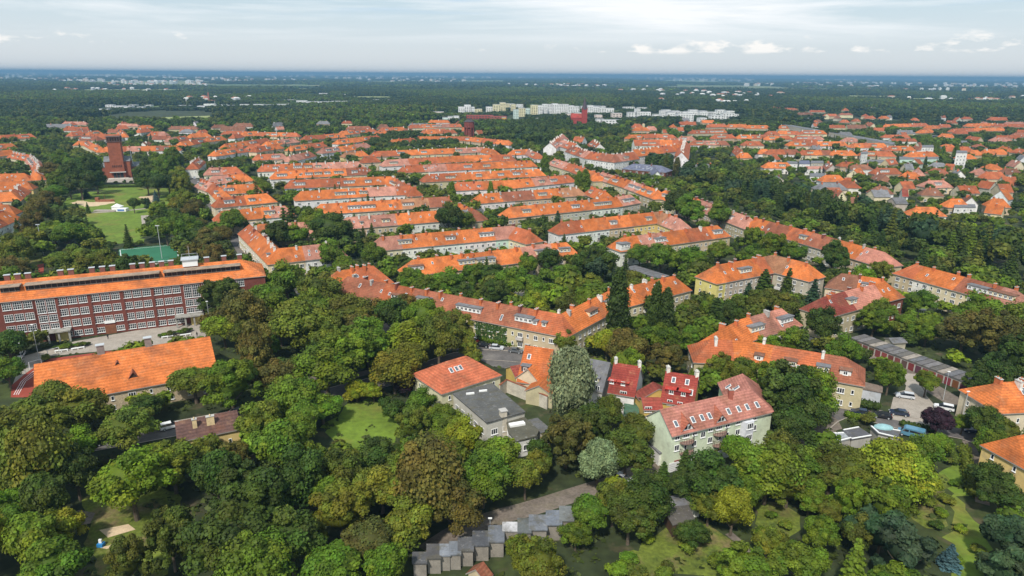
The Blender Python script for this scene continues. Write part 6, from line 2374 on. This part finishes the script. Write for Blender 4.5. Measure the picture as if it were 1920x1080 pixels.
FIELDS = [((140, 168), (372, 167), (372, 170), (140, 172)), ((520, 166), (620, 165), (630, 168), (520, 169)), ((650, 181), (745, 181), (745, 185), (650, 185)), ((1575, 179), (1680, 180), (1680, 184), (1575, 183)), ((1690, 184), (1900, 186), (1900, 190), (1690, 189)), ((300, 220), (420, 216), (420, 219), (300, 224)),
          ((180, 232), (270, 230), (270, 236), (180, 238)), ((200, 142), (300, 142), (300, 145), (200, 145)), ((60, 152), (180, 151), (180, 153), (60, 154)), ((1180, 150), (1320, 151), (1320, 154), (1180, 153)), ((860, 151), (960, 151), (960, 154), (860, 154))]
for k, fpts in enumerate(FIELDS):
    P_ = fillpoly(fpts, .5)
    b = MB()
    b.poly(P_)
    tag(put('field', b.mesh('field', [mat('meadow', (.27, .30, .11), 1.0, .01, .15)])), kind='structure')
FW = [[(p.x, p.y) for p in fillpoly(f_)] for f_ in FIELDS]
BFAR = [Vector((o[0].location.x, o[0].location.y)) for o in BLD if o[3] > 880]
pts, rots, scs, idx = [], [], [], []
GF = {}
for v in BFAR:
    for j in range(-1, 6):
        for i in (-1, 0, 1):
            GF.setdefault((int(v.x // 60) + i, int(v.y // 60) - j), []).append(v)


def lowby(X, Y, d):
    """0 on a building, otherwise how tall the wood may be here for what stands behind it to show"""
    lo = 99.0
    for v in GF.get((int(X // 60), int(Y // 60)), ()):
        if math.hypot(v.x - X, v.y - Y) < d:
            return 0
        dy = v.y - Y
        if abs(v.x - X) < 48 and 0 < dy < 330:
            lo = min(lo, 2.5 + dy * CH / Y)
    return lo


def fill(y0, y1, step, nv, base, dens=1.0, bd=44, fth=.34):
    y = y0
    while y < y1:
        half = y * .79 + step
        x = -half
        while x < half:
            X, Y = x + scat.uniform(-.2, .2) * step, y + scat.uniform(-.2, .2) * step
            x += step
            if field(X, Y) > fth or scat.random() > dens:
                continue
            if any(inpoly(X, Y, f_) for f_ in FW):
                continue
            lo = lowby(X, Y, bd)
            if Y > 1900 and lo:
                for dy in (.04, .08, .14, .22, .32):
                    if field(X + X * dy, Y + Y * dy) > fth + .03 or any(inpoly(X + X * dy, Y + Y * dy, f_) for f_ in FW):
                        lo = min(lo, 1.5 + dy * CH * .9)
                        break
            if not lo:
                continue
            pts.append((X, Y, 0))
            rots.append((0, 0, scat.randrange(4) * PI / 2 + scat.uniform(-.1, .1)))
            s = scat.uniform(.95, 1.12)
            scs.append((s, s, min(scat.uniform(.8, 1.15), lo / 15)))
            tn = mnoise.noise(Vector((X / 260.0, Y / 420.0, 4.4))) + .6 * mnoise.noise(Vector((X / 900.0, Y / 1700.0, 8.8))) + scat.uniform(-.12, .12)
            t3 = 0 if tn < .02 else (1 if tn < .26 else 2)
            idx.append(base + (t3 * 2 + scat.randrange(2) if nv == 6 else t3))
        y += step


fill(1120, 3600, 56, 6, 0, 1.0, 34, .40)
fill(3600, 11000, 235, 3, 6, .97, 60, .20)
fill(11000, 38000, 950, 3, 9, .95, 0, .16)
M_FARM = mat('farmland', (.10, .135, .035), 1.0, .002, .25, patch=[(.0011, .48, .52, (.20, .20, .085)), (.0017, .53, .56, (.13, .19, .04)), (.0023, .56, .6, (.26, .22, .12))])
b = MB()
b.poly([(-45000, 1700, .12), (45000, 1700, .12), (45000, 41000, .12), (-45000, 41000, .12)])
tag(put('farmland', b.mesh('farmland', [M_FARM])), kind='structure')
# villages: too many and too small to count one by one
b = MB()
nv_ = 0
for c_ in range(105):
    Yc = 1900 * (12 ** scat.random())
    Xc = scat.uniform(-.8, .8) * Yc
    if Yc < 3000 and abs(Xc) < 500:
        continue
    if field(Xc, Yc) < .05 and scat.random() < .6:
        continue
    for q in range(int(scat.uniform(6, 22))):
        X, Y = Xc + scat.gauss(0, .035) * Yc, Yc + scat.gauss(0, .03) * Yc
        k_ = .6 + Yc / 6000
        w0, d0_, h0_ = scat.uniform(10, 24) * k_, scat.uniform(9, 14) * k_, scat.uniform(9, 15) * (1 + Yc / 9000)
        t_ = scat.uniform(0, PI)
        mi = scat.choice((0, 0, 1, 2))
        b.box((X, Y, h0_ / 2), (w0, d0_, h0_), mi, t_)
        b.box((X, Y, h0_ + 1.2), (w0 * .98, d0_ * .98, 2.4), 3 if mi != 1 and scat.random() < .6 else 0, t_, .5)
        nv_ += 1
tag(put('distant_villages', b.mesh('distant_villages', [mat('far white wall', (.62, .62, .60), .9, .01, .05), mat('far hall', (.45, .46, .48), .9, .01, .05), mat('far cream wall', (.55, .50, .40), .9, .01, .05), mat('far red roof', (.34, .13, .08), .9, .01, .1)])), 'scattered pale houses of the villages far out in the forest', kind='stuff')
gn_scatter('forest', pts, rots, scs, idx, [(1, 1, 1)] * len(pts), PA + PB + PC, 'dark forest stretching away to the horizon beyond the town')
print('PATCHES', len(pts))
# ------------------------------------------------------------------ cars and small things
def car_meshes(kind='car'):
    b = MB()
    L_, W_2 = (4.4, .88) if kind != 'van' else (5.6, .98)
    if kind == 'car':
        prof = [(-2.2, .35), (-2.2, .75), (-1.95, .92), (-1.2, .97), (1.0, .97), (1.9, .90), (2.18, .70), (2.2, .35)]
        cab = [(-1.95, .95), (-1.35, 1.42), (.25, 1.46), (1.15, .97)]
    elif kind == 'estate':
        prof = [(-2.2, .35), (-2.22, .85), (-2.1, 1.0), (-1.2, 1.02), (1.0, 1.0), (1.95, .92), (2.2, .72), (2.2, .35)]
        cab = [(-2.1, 1.0), (-1.9, 1.55), (.2, 1.6), (1.15, 1.0)]
    else:
        prof = [(-2.8, .4), (-2.8, 2.0), (-2.6, 2.25), (1.2, 2.25), (1.6, 2.0), (2.1, 1.2), (2.75, 1.0), (2.8, .4)]
        cab = None
    n = len(prof)
    for s in (-1, 1):
        b.poly([(x, s * W_2, z) for x, z in (prof if s < 0 else prof[::-1])])
    for i in range(n):
        j = (i + 1) % n
        b.poly([(prof[i][0], -W_2, prof[i][1]), (prof[j][0], -W_2, prof[j][1]), (prof[j][0], W_2, prof[j][1]), (prof[i][0], W_2, prof[i][1])][::-1])
    g_ = MB()
    if cab:
        i2 = W_2 * .78
        lo = [(cab[0][0], W_2 * .95), (cab[3][0], W_2 * .95)]
        A = [(cab[0][0], -W_2 * .96, cab[0][1]), (cab[3][0], -W_2 * .96, cab[3][1]), (cab[3][0], W_2 * .96, cab[3][1]), (cab[0][0], W_2 * .96, cab[0][1])]
        B_ = [(cab[1][0], -i2, cab[1][1]), (cab[2][0], -i2, cab[2][1]), (cab[2][0], i2, cab[2][1]), (cab[1][0], i2, cab[1][1])]
        for i in range(4):
            j = (i + 1) % 4
            g_.poly([A[i], A[j], B_[j], B_[i]])
        b.prism([(B_[0][0] - .05, B_[0][1]), (B_[1][0] + .05, B_[1][1]), (B_[2][0] + .05, B_[2][1]), (B_[3][0] - .05, B_[3][1])], cab[1][1] - .02, cab[1][1] + .06)
    else:
        g_.poly([(1.62, -.9, 2.0), (2.12, -.9, 1.22), (2.12, .9, 1.22), (1.62, .9, 2.0)])
        for s in (-1, 1):
            g_.poly([(.5, s * .992, 1.3), (1.8, s * .992, 1.3), (1.4, s * .992, 1.9), (.5, s * .992, 1.9)])
            g_.poly([(-2.3, s * .992, 1.35), (.3, s * .992, 1.35), (.3, s * .992, 1.9), (-2.3, s * .992, 1.9)])
    w = MB()
    w.tube((0, -.11, .33), (0, .11, .33), .33, .33, 12, 0)
    w.tube((0, -.12, .33), (0, .12, .33), .2, .2, 10, 1)
    h = MB()
    h.box((0, 0, 0), (.08, .38, .16), 0)
    return dict(body=b.mesh('body', [M_CAR]), glass=g_.mesh('windows', [M_GLASS]), wheel=w.mesh('wheel', [M_TYRE, M_METAL]), lamp=h.mesh('headlight', [M_WHITE]), L=L_, W=W_2)


CM = {k: car_meshes(k) for k in ('car', 'estate', 'van')}
M_RED = mat('tail lamp red', (.35, .02, .015), .3, 1, .05)
TLM = MB()
TLM.box((0, 0, 0), (.08, .3, .2), 0)
TLM = TLM.mesh('tail_light', [M_RED])


def car(px, py, dx, dy, col, label=None, kind='car', desc=None):
    p = G(px, py)
    q = G(px + dx, py + dy)
    a = math.atan2(q.y - p.y, q.x - p.x)
    rt = root('parked_car' if kind != 'van' else 'van', (p.x, p.y, .05))
    rt.rotation_euler = (0, 0, a)
    m = CM[kind]
    put('body', m['body'], rt, color=col)
    put('windows', m['glass'], rt)
    wb_ = m['L'] * .31
    for sx_ in (-1, 1):
        for sy_ in (-1, 1):
            put('wheel', m['wheel'], rt, (sx_ * wb_, sy_ * (m['W'] - .08), 0))
            if sx_ > 0:
                put('headlight', m['lamp'], rt, (m['L'] / 2 - .02, sy_ * .6, .68))
            else:
                put('tail_light', TLM, rt, (-m['L'] / 2 + .02, sy_ * .68, .78))
    tag(rt, label, 'van' if kind == 'van' else 'car', 'cars parked along the streets' if kind != 'van' else None)
    if not label:
        auto(rt, desc, px, py)
    return rt


SIL, BLK, NAV, WHT, RDC, GRY = (.55, .57, .60), (.02, .021, .025), (.02, .03, .06), (.75, .75, .75), (.3, .02, .02), (.12, .13, .14)
car(931, 655, 20, 2, SIL, 'silver saloon car parked before the ivy-covered terrace front')
car(967, 661, 20, 3, GRY, 'dark grey saloon car parked beside the tavern gable')
car(905, 650, 20, 2, BLK, 'black car half hidden by street trees before the terrace')
car(886, 643, 20, 4, RDC, 'dark red car at the tree end of the street')
car(1696, 746, -20, -3, SIL, 'silver estate car standing on the concrete forecourt', 'estate')
car(1612, 777, -20, -3, NAV, 'dark navy car by the hedge, nearest the big oak')
car(1653, 783, -20, -3, BLK, 'black car in the middle of three by the street hedge')
car(1685, 778, -20, -3, NAV, 'navy car nearest the forecourt beside the hedge')
car(1769, 768, -20, -4, WHT, 'white car by the purple-leaved tree', 'estate')
car(1825, 811, -20, -2, NAV, 'blue car at the far right of the street')
car(1707, 818, -20, -5, (.10, .24, .34), 'blue van with a white roof beside the garages', 'van')
car(1412, 838, 20, -7, SIL, 'silver people carrier before the garages of the green house', 'estate')
car(1169, 902, 20, 8, SIL, 'pale car parked on the dirt lane under the willow')
car(1322, 724, -20, -3, BLK, 'black car between the yellow house and the red roof wing')
car(1228, 700, -20, 8, RDC, 'red car behind the white house with the red roof')
car(320, 803, 20, -5, WHT, 'white car beside the brown-roofed cottage', 'estate')
car(175, 836, 20, -3, BLK, 'black car in the shade of the gym trees')
car(155, 838, 20, -3, NAV, 'dark blue car in the shade of the gym trees', )
car(448, 775, 20, -5, GRY, 'dark car behind the brown-roofed cottage roof')
car(655, 592, 20, 10, SIL, 'silver car glimpsed between the trees of the school street')
car(40, 668, 8, -14, WHT, 'white car at the left end of the school yard')
for k, (x, y) in enumerate(((372, 345), (376, 352), (382, 360), (388, 368), (395, 378), (400, 388), (365, 335), (408, 400), (450, 462), (466, 478), (430, 428))):
    car(x, y, 4, 9, (SIL, WHT, BLK, GRY, NAV, RDC)[k % 6], kind='estate' if k % 3 == 0 else 'car', desc=('silver', 'white', 'black', 'grey', 'navy', 'red')[k % 6] + ' car parked in the terrace street')
LANDMARKS.append(('terrace street', 395, 375))
car(1188, 518, 20, 3, SIL, 'silver car before the short courtyard garages')
car(1388, 660, 20, 4, WHT, 'white car half hidden below the pink roofed block')
car(1268, 622, 20, -4, WHT, 'white car between the poplars and the firs')
car(1426, 572, 20, -6, SIL, 'silver car beside the yellow scaffold frames')


# person crossing the school yard
def person(px, py, label, top, legs, face=0.0):
    p = G(px, py)
    me = bpy.data.meshes.new('person')
    V = [(0, 0, .95), (0, 0, 1.2), (0, 0, 1.42), (0, 0, 1.52), (0, .02, 1.66), (.16, 0, 1.4), (.22, .04, 1.13), (.20, .16, .92), (-.16, 0, 1.4), (-.22, -.04, 1.13), (-.22, -.12, .9), (.09, 0, .88), (.10, .14, .5), (.10, .05, .08), (.10, .2, .04), (-.09, 0, .88), (-.10, -.05, .5), (-.10, -.24, .1), (-.10, -.1, .04)]
    E = [(0, 1), (1, 2), (2, 3), (3, 4), (2, 5), (5, 6), (6, 7), (2, 8), (8, 9), (9, 10), (0, 11), (11, 12), (12, 13), (13, 14), (0, 15), (15, 16), (16, 17), (17, 18)]
    R_ = [.15, .14, .14, .06, .11, .07, .05, .035, .07, .05, .035, .09, .065, .045, .04, .09, .065, .045, .04]
    me.from_pydata(V, E, [])
    me.materials.append(mat('cloth ' + label[:6], top, .9, 1, .1))
    ob = put('person', me, None, (p.x, p.y, .05), face)
    ob.modifiers.new('skin', 'SKIN')
    for i, r_ in enumerate(R_):
        me.skin_vertices[0].data[i].radius = (r_, r_)
    me.skin_vertices[0].data[0].use_root = True
    sb = ob.modifiers.new('sub', 'SUBSURF')
    sb.levels = sb.render_levels = 1
    tag(ob, label, 'person')
    hb = MB()
    hb.tube((0, .0, 1.6), (0, 0, 1.76), .125, .09, 8)
    put('hair', hb.mesh('hair', [M_DOOR]), ob)


person(203, 636, 'person in black walking across the school yard', (.02, .02, .022), None, .5)
person(58, 646, 'person in light clothes standing by the school porch', (.5, .48, .45), None, 1.2)
person(64, 646, 'second person in pale clothes near the school porch pillar', (.55, .5, .5), None, 2.2)
person(370, 632, 'person beside the planted bed at the yard end', (.25, .25, .28), None, .2)


def pole(px, py, h, label, r=.1, heads=0, name='street_lamp', cat='lamp', arm=0.0):
    p = G(px, py)
    rt = root(name, (p.x, p.y, 0))
    b = MB()
    b.tube((0, 0, 0), (0, 0, h), r, r * .6, 7)
    put('post', b.mesh('post', [M_METAL]), rt)
    b = MB()
    if heads:
        b.box((0, 0, h + .1), (heads * .6, .3, .35), 0)
        put('floodlight', b.mesh('floodlight', [M_METAL]), rt)
    else:
        b.box((arm, 0, h + .03), (.7, .3, .15), 0)
        put('lamp_head', b.mesh('lamp_head', [M_WHITE]), rt)
    tag(rt, label, cat)


pole(82, 478, 14, 'tall floodlight mast at the left end of the sports ground', .16, 3, 'floodlight_mast', 'mast')
pole(304, 485, 15, 'tall floodlight mast beside the green pitch', .16, 3, 'floodlight_mast', 'mast')
pole(130, 466, 9, 'shorter floodlight mast behind the sports ground trees', .12, 3, 'floodlight_mast', 'mast')
pole(74, 676, 11, 'slim lamp post on the school yard before the porch', .09)
pole(47, 700, 9, 'slim lamp post beside the running track curve', .09)
pole(395, 620, 10, 'lamp post at the wooded end of the school yard', .09)
pole(1768, 750, 8, 'leaning street lamp by the concrete forecourt', .09)
pole(1803, 790, 8, 'grey street lamp at the street corner near the cream house', .1)
pole(1330, 566, 9, 'street lamp before the yellow gable', .08)
pole(848, 725, 7, 'white lamp post between the hip-roofed house and the hall', .09)
pole(919, 1000, 3.2, 'lamp post with a white head by the dirt lane', .08)

# planted beds and benches in the school yard
for k, (bx, lab) in enumerate((((105, 655, 165, 648), 'left'), ((300, 633, 355, 622), 'right'))):
    for q in range(7):
        t_ = q / 6
        T('h', bx[0] + (bx[2] - bx[0]) * t_, bx[1] + (bx[3] - bx[1]) * t_ - 4, 12 + (q % 3) * 3, ('dk', 'gn', 'od')[q % 3], 1.3)
for k, (x0, y0, x1, y1, lab) in enumerate(((103, 661, 128, 658, 'long white bench at the left bed of the school yard'), (134, 657, 159, 653, 'second long white bench beside the left bed'), (303, 635, 325, 632, 'white bench below the right bed of the school yard'), (338, 631, 358, 628, 'white bench at the tree end of the right bed'))):
    a, c = G(x0, y0), G(x1, y1)
    m_ = (a + c) / 2
    b = MB()
    ln = (c - a).length
    b.box((0, 0, .5), (ln, .6, .12), 0)
    for s_ in (-.45, 0, .45):
        b.box((ln * s_, 0, .22), (.25, .5, .44), 0)
    tag(put('bench', b.mesh('bench', [M_WHITE]), None, (m_.x, m_.y, .04), math.atan2(c.y - a.y, c.x - a.x)), lab, 'bench')
# goals on the track
for x, y, lab in ((68, 690, 'white goal frame on the running track'), (102, 667, 'small white frame near the benches')):
    p = G(x, y)
    b = MB()
    for s_ in (-1.5, 1.5):
        b.tube((s_, 0, 0), (s_, 0, 2.2), .06, .06, 6)
        b.tube((s_, 0, 2.2), (s_, 1.0, 0), .04, .04, 6)
    b.tube((-1.5, 0, 2.2), (1.5, 0, 2.2), .06, .06, 6)
    tag(put('goal', b.mesh('goal', [M_WHITE]), None, (p.x, p.y, .05), .9), lab, 'goal')
# pitch lines
b = MB()
ln_ = fillpoly([(225, 468.5), (331, 459), (335, 487), (229, 495)], .07)
for a, c in zip(ln_, ln_[1:] + ln_[:1]):
    d = (c - a).normalized()
    n = Vector((-d.y, d.x, 0)) * .15
    b.poly([a - n, c - n, c + n, a + n])
tag(put('pitch_marking', b.mesh('pitch_marking', [M_WHITE])), kind='structure')
# track lane lines
b = MB()
for off in (0, 4, 8):
    pl = fillpoly([(26 + off, 740), (40 + off, 715), (60 + off, 698 + off * .3), (92 + off, 678 + off * .5)], .08)
    for a, c in zip(pl[:-1], pl[1:]):
        d = (c - a).normalized()
        n = Vector((-d.y, d.x, 0)) * .07
        b.poly([a - n, c - n, c + n, a + n])
tag(put('track_marking', b.mesh('track_marking', [M_WHITE])), kind='structure')


# playground ship and white tents on the park lawn
def boxthing(name, label, cat, px, py, fn, mats, rz=0.0, color=None):
    p = G(px, py)
    b = MB()
    fn(b)
    tag(put(name, b.mesh(name, mats), None, (p.x, p.y, .06), rz, color), label, cat)


def tent(b):
    b.box((0, 0, 1.1), (5, 4, 2.2), 0)
    b.poly([(-2.8, -2.3, 2.2), (2.8, -2.3, 2.2), (0, 0, 4.0)])
    b.poly([(2.8, -2.3, 2.2), (2.8, 2.3, 2.2), (0, 0, 4.0)])
    b.poly([(2.8, 2.3, 2.2), (-2.8, 2.3, 2.2), (0, 0, 4.0)])
    b.poly([(-2.8, 2.3, 2.2), (-2.8, -2.3, 2.2), (0, 0, 4.0)])


boxthing('tent', 'white peaked tent on the park lawn beside the round tree', 'tent', 221, 394, tent, [M_WHITE])
boxthing('tent', 'lower white tent next to the peaked tent on the lawn', 'tent', 230, 396, lambda b: (b.box((0, 0, .9), (6, 3.5, 1.8), 0), b.box((0, -1.8, .9), (4, .1, 1.0), 1)), [M_WHITE, mat('blue banner', (.1, .2, .5), .7, 1, .05)])
boxthing('play_platform', 'pale low platform on the lawn left of the tents', 'platform', 199, 396, lambda b: b.box((0, 0, .3), (13, 4, .6), 0), [M_PAVE])


def ship(b):
    b.prism([(-6, 0), (-4, -1.3), (4, -1.3), (6, 0), (4, 1.3), (-4, 1.3)], 0, 1.2, 0)
    b.box((-4.5, 0, 1.9), (2, 2, 1.6), 0)
    b.tube((0, 0, 1), (0, 0, 4.5), .12, .08, 6, 0)


boxthing('play_ship', 'wooden play ship in the sandpit of the park', 'play ship', 197, 378, ship, [mat('play timber', (.25, .10, .05), .9, 1, .2)], .1)
boxthing('plant_container', 'tiny blue and white spring toy in the sandy corner of the playground', 'play toy', 190, 1024, lambda b: (b.box((0, 0, .3), (1.0, 1.0, .6), 0), b.box((0, 0, 1.0), (.5, .3, .7), 1)), [mat('toy blue', (.03, .2, .45), .5, 1, .05), M_WHITE])
boxthing('scaffold', 'bright yellow scaffold frames stacked in the garden by the firs', 'scaffold', 1388, 574,
         lambda b: [b.tube((x_, y_, 0), (x_, y_, 3), .12, .12, 5) for x_ in (-4, -1.3, 1.3, 4) for y_ in (-1.5, 1.5)] + [b.tube((-4, y_, z_), (4, y_, z_), .1, .1, 5) for y_ in (-1.5, 1.5) for z_ in (.6, 1.6, 2.7)] + [b.tube((x_, -1.5, z_), (x_, 1.5, z_), .1, .1, 5) for x_ in (-4, -1.3, 1.3, 4) for z_ in (1.6, 2.7)] and None,
         [mat('yellow paint', (.62, .36, .02), .6, 1, .1)], -.4)
for px, py, w_, c, lab, cat in ((1769, 583, 3.6, WC['wh'], 'white canopy in the gardens below the bay-windowed terrace', 'canopy'), (1728, 592, 2.2, WC['wh'], 'small white parasol in the middle of the gardens', 'parasol')):
    boxthing('garden_canopy', lab, cat, px, py, lambda b, w_=w_: [b.tube((s_ * w_ * .4, t_ * w_ * .3, 0), (s_ * w_ * .4, t_ * w_ * .3, 2.1), .05, .05, 5) for s_ in (-1, 1) for t_ in (-1, 1)] and b.box((0, 0, 2.2), (w_, w_ * .8, .15), 0), [M_WHITE])
for px, py, lab in ((520 + 480 - 620 + 20, 510, None),):
    pass
# garden sheds scattered in the courtyards
SH = [(1050, 548, 'white-walled shed in the courtyard garden'), (1060, 552, 'grey shed next to the white-walled shed'), (905, 548, 'tiny yellow garden hut by the sandy court'), (897, 545, 'white garden parasol hut in the sandy court'), (1070, 515, 'blue-roofed shed in the court'), (1165, 528, 'low felt-roofed shed before the courtyard garages'),
      (1045, 568, 'dark felt shed behind the corner of the long terrace'), (1030, 575, 'pale shed roof behind the long terrace'), (1130, 450, 'timber shed beyond the white end bay'), (1285, 945, 'small shed with white edge by the lane'), (1505, 575, 'grey shed between the firs'), (1680, 640, 'small glasshouse in the gardens')]
for k, (px, py, lab) in enumerate(SH):
    p = G(px, py, 2)
    rr = row('garden_shed', lab, None, world=[(p.x - 2.2, p.y), (p.x + 2.2, p.y + .6)], rz=2.9, ez=2.2, w=3.6, ends='gg', cols=['gy' if k % 2 else 'dk'], walls=['wh' if k % 3 == 0 else 'gr'], wins=False, cat='shed', dorm=None, chim=None, skyl=0, rand=k + 1)
# hedges beside the right street and the garden track
def hedge(label, pts_, w_, h_, cc, name='hedge'):
    P = [G(x, y) for x, y in pts_]
    L = Leaves()
    r = np.random.default_rng(len(label))
    o0 = P[0].copy()
    for a, c in zip(P[:-1], P[1:]):
        ln = (c - a).length
        n = max(2, int(ln / (w_ * .45)))
        for k in range(n):
            q = a.lerp(c, k / n) - o0
            cc_ = np.array([q.x, q.y, h_ * .5])
            rad = np.array([w_ * .55, w_ * .55, h_ * .55])
            d = rdir(r, 90)
            L.quads(cc_ + d * rad * r.uniform(.85, 1.1, (90, 1)), d + r.normal(size=d.shape) * .4, .32, tints((1, 1, 1), 90, r, .25), 1.0, r)
            L.blob(cc_, rad * .85, (.8, .8, .8), r=r)
    me = L.mesh(name)
    o = put(name, me, None, (P[0].x, P[0].y, 0), 0, TC[cc])
    tag(o, label, 'hedge')


hedge('clipped green hedge between the street and the grey garages', [(1588, 782), (1635, 792)], 1.6, 1.5, 'gn')
hedge('long clipped hedge in front of the blue van', [(1692, 799), (1755, 812)], 1.6, 1.5, 'dk')
hedge('tall dark hedge under the long blotched rust roof', [(1555, 745), (1600, 762), (1650, 772)], 2.6, 2.6, 'dk')
hedge('tall browning hedge along the garden track', [(1806, 850), (1812, 880), (1824, 935)], 2.4, 2.4, 'ol')
hedge('dark hedge along the front of the long beige corner terrace', [(905, 640), (960, 650), (1010, 655)], 2.2, 1.8, 'gn')
hedge('short dark hedge before the orange tower church steps', [(185, 352), (265, 351)], 2.0, 1.6, 'dk')
hedge('clipped evergreen strip dividing the allotment lawns', [(1495, 935), (1550, 975)], 1.4, 1.4, 'dk')
# climbing plant on the long terrace: a leaf layer on the wall
for (x0, y0), (x1, y1) in ((( 905, 608), (948, 640)),):
    pass
L = Leaves()
r = np.random.default_rng(4)
I = R4
qa, n = wallpoint(I, 0, 893, 618)
qb, n = wallpoint(I, 0, 950, 630)
for k in range(650):
    t_ = r.uniform()
    z_ = r.uniform(.2, 6.6) * (1 - .5 * abs(t_ - .5) * r.uniform())
    p = Vector((qa.x + (qb.x - qa.x) * t_, qa.y + (qb.y - qa.y) * t_, z_))
    if k == 0:
        PTS = []
    PTS.append((p.x + n.x * .12, p.y + n.y * .12, z_))
PTS = np.array(PTS)
L.quads(PTS, np.tile([n.x, n.y, .3], (len(PTS), 1)) + r.normal(size=PTS.shape) * .3, .55, tints((1, 1, 1), len(PTS), r, .2), 1.0, r)
put('climbing_ivy', L.mesh('climbing_ivy'), I['root'], (0, 0, 0), 0, (.045, .09, .015))

# fence by the lane
for pts_, lab in (([(585, 768), (600, 762), (612, 758)], 'short green metal fence beside the street bridge'),):
    P = [G(x, y) for x, y in pts_]
    b = MB()
    for a, c in zip(P[:-1], P[1:]):
        for z_ in (.3, 1.1):
            b.tube(a + Vector((0, 0, z_)), c + Vector((0, 0, z_)), .04, .04, 5)
        n = 6
        for k in range(n):
            q = a.lerp(c, k / n)
            b.tube(q, q + Vector((0, 0, 1.15)), .03, .03, 4)
    tag(put('fence', b.mesh('fence', [mat('green paint', (.03, .18, .12), .6, 1, .05)])), lab, 'fence')

# meadow tufts: rough grass over the open ground near the camera
L = Leaves()
r = np.random.default_rng(9)
n = 9000
X = r.uniform(-180, 180, n)
Y = r.uniform(92, 330, n)
ok = np.array([not occ(a, c) for a, c in zip(X, Y)]) & (np.abs(X) < Y * .82)
ok &= np.array([mnoise.noise(Vector((a / 14, c / 14, 2))) > -.12 for a, c in zip(X, Y)])
X, Y = X[ok], Y[ok]
roads = np.array([notz(a, c) and not (GRASSA[cell(a, c)] and mnoise.noise(Vector((a / 5, c / 5, 6))) > .12) for a, c in zip(X, Y)])
X, Y = X[~roads], Y[~roads]
P = np.stack([X, Y, r.uniform(.05, .35, len(X))], 1)
P = np.repeat(P, 5, axis=0) + r.normal(size=(len(X) * 5, 3)) * [.7, .7, .08]
P[:, 2] = np.abs(P[:, 2])
L.quads(P, np.tile([0, 0, 1.0], (len(P), 1)) + r.normal(size=P.shape) * .5, .8, tints((.055, .075, .014), len(P), r, .35), 1.0, r)
tag(put('undergrowth', L.mesh('undergrowth')), 'low rough undergrowth between the garden trees', kind='stuff')

# ------------------------------------------------------------------ haze
HZ = bpy.data.materials.new('haze')
HZ.use_nodes = True
nt = HZ.node_tree
nt.nodes.clear()
o_ = nt.nodes.new('ShaderNodeOutputMaterial')
v_ = nt.nodes.new('ShaderNodeVolumePrincipled')
v_.inputs['Color'].default_value = (.22, .42, .62, 1)
v_.inputs['Density'].default_value = 0.00013
v_.inputs['Anisotropy'].default_value = 0.0
nt.links.new(v_.outputs[0], o_.inputs['Volume'])
b = MB()
b.box((0, 19000, 55), (90000, 50000, 112), 0)
hz = put('haze', b.mesh('haze', [HZ]))
hz.location = (0, 0, 0)
tag(hz, 'thin blue air over the far forest', kind='stuff')

# ------------------------------------------------------------------ labels that single things out
ORD = ('first second third fourth fifth sixth seventh eighth ninth tenth eleventh twelfth thirteenth fourteenth fifteenth sixteenth seventeenth eighteenth nineteenth twentieth '
       'twenty-first twenty-second twenty-third twenty-fourth twenty-fifth twenty-sixth twenty-seventh twenty-eighth twenty-ninth thirtieth').split()
BK = {}
for (o, desc, px, py) in AUTO:
    best = sorted((math.hypot(px - lx, (py - ly) * 1.6), nm, lx, ly) for nm, lx, ly in LANDMARKS)
    d, nm, lx, ly = best[0]
    dx, dy = px - lx, (py - ly) * 1.6
    rel = ('right of' if dx > 0 else 'left of') if abs(dx) > abs(dy) else ('before' if dy > 0 else 'behind')
    BK.setdefault((desc, rel, nm), []).append((d, o))
for (desc, rel, nm), L_ in BK.items():
    L_.sort(key=lambda t: t[0])
    for k, (d, o) in enumerate(L_):
        o['label'] = f"{desc}, {ORD[min(k, 29)]} {rel} the {nm}" if len(L_) > 1 else f"{desc} {rel} the {nm}"
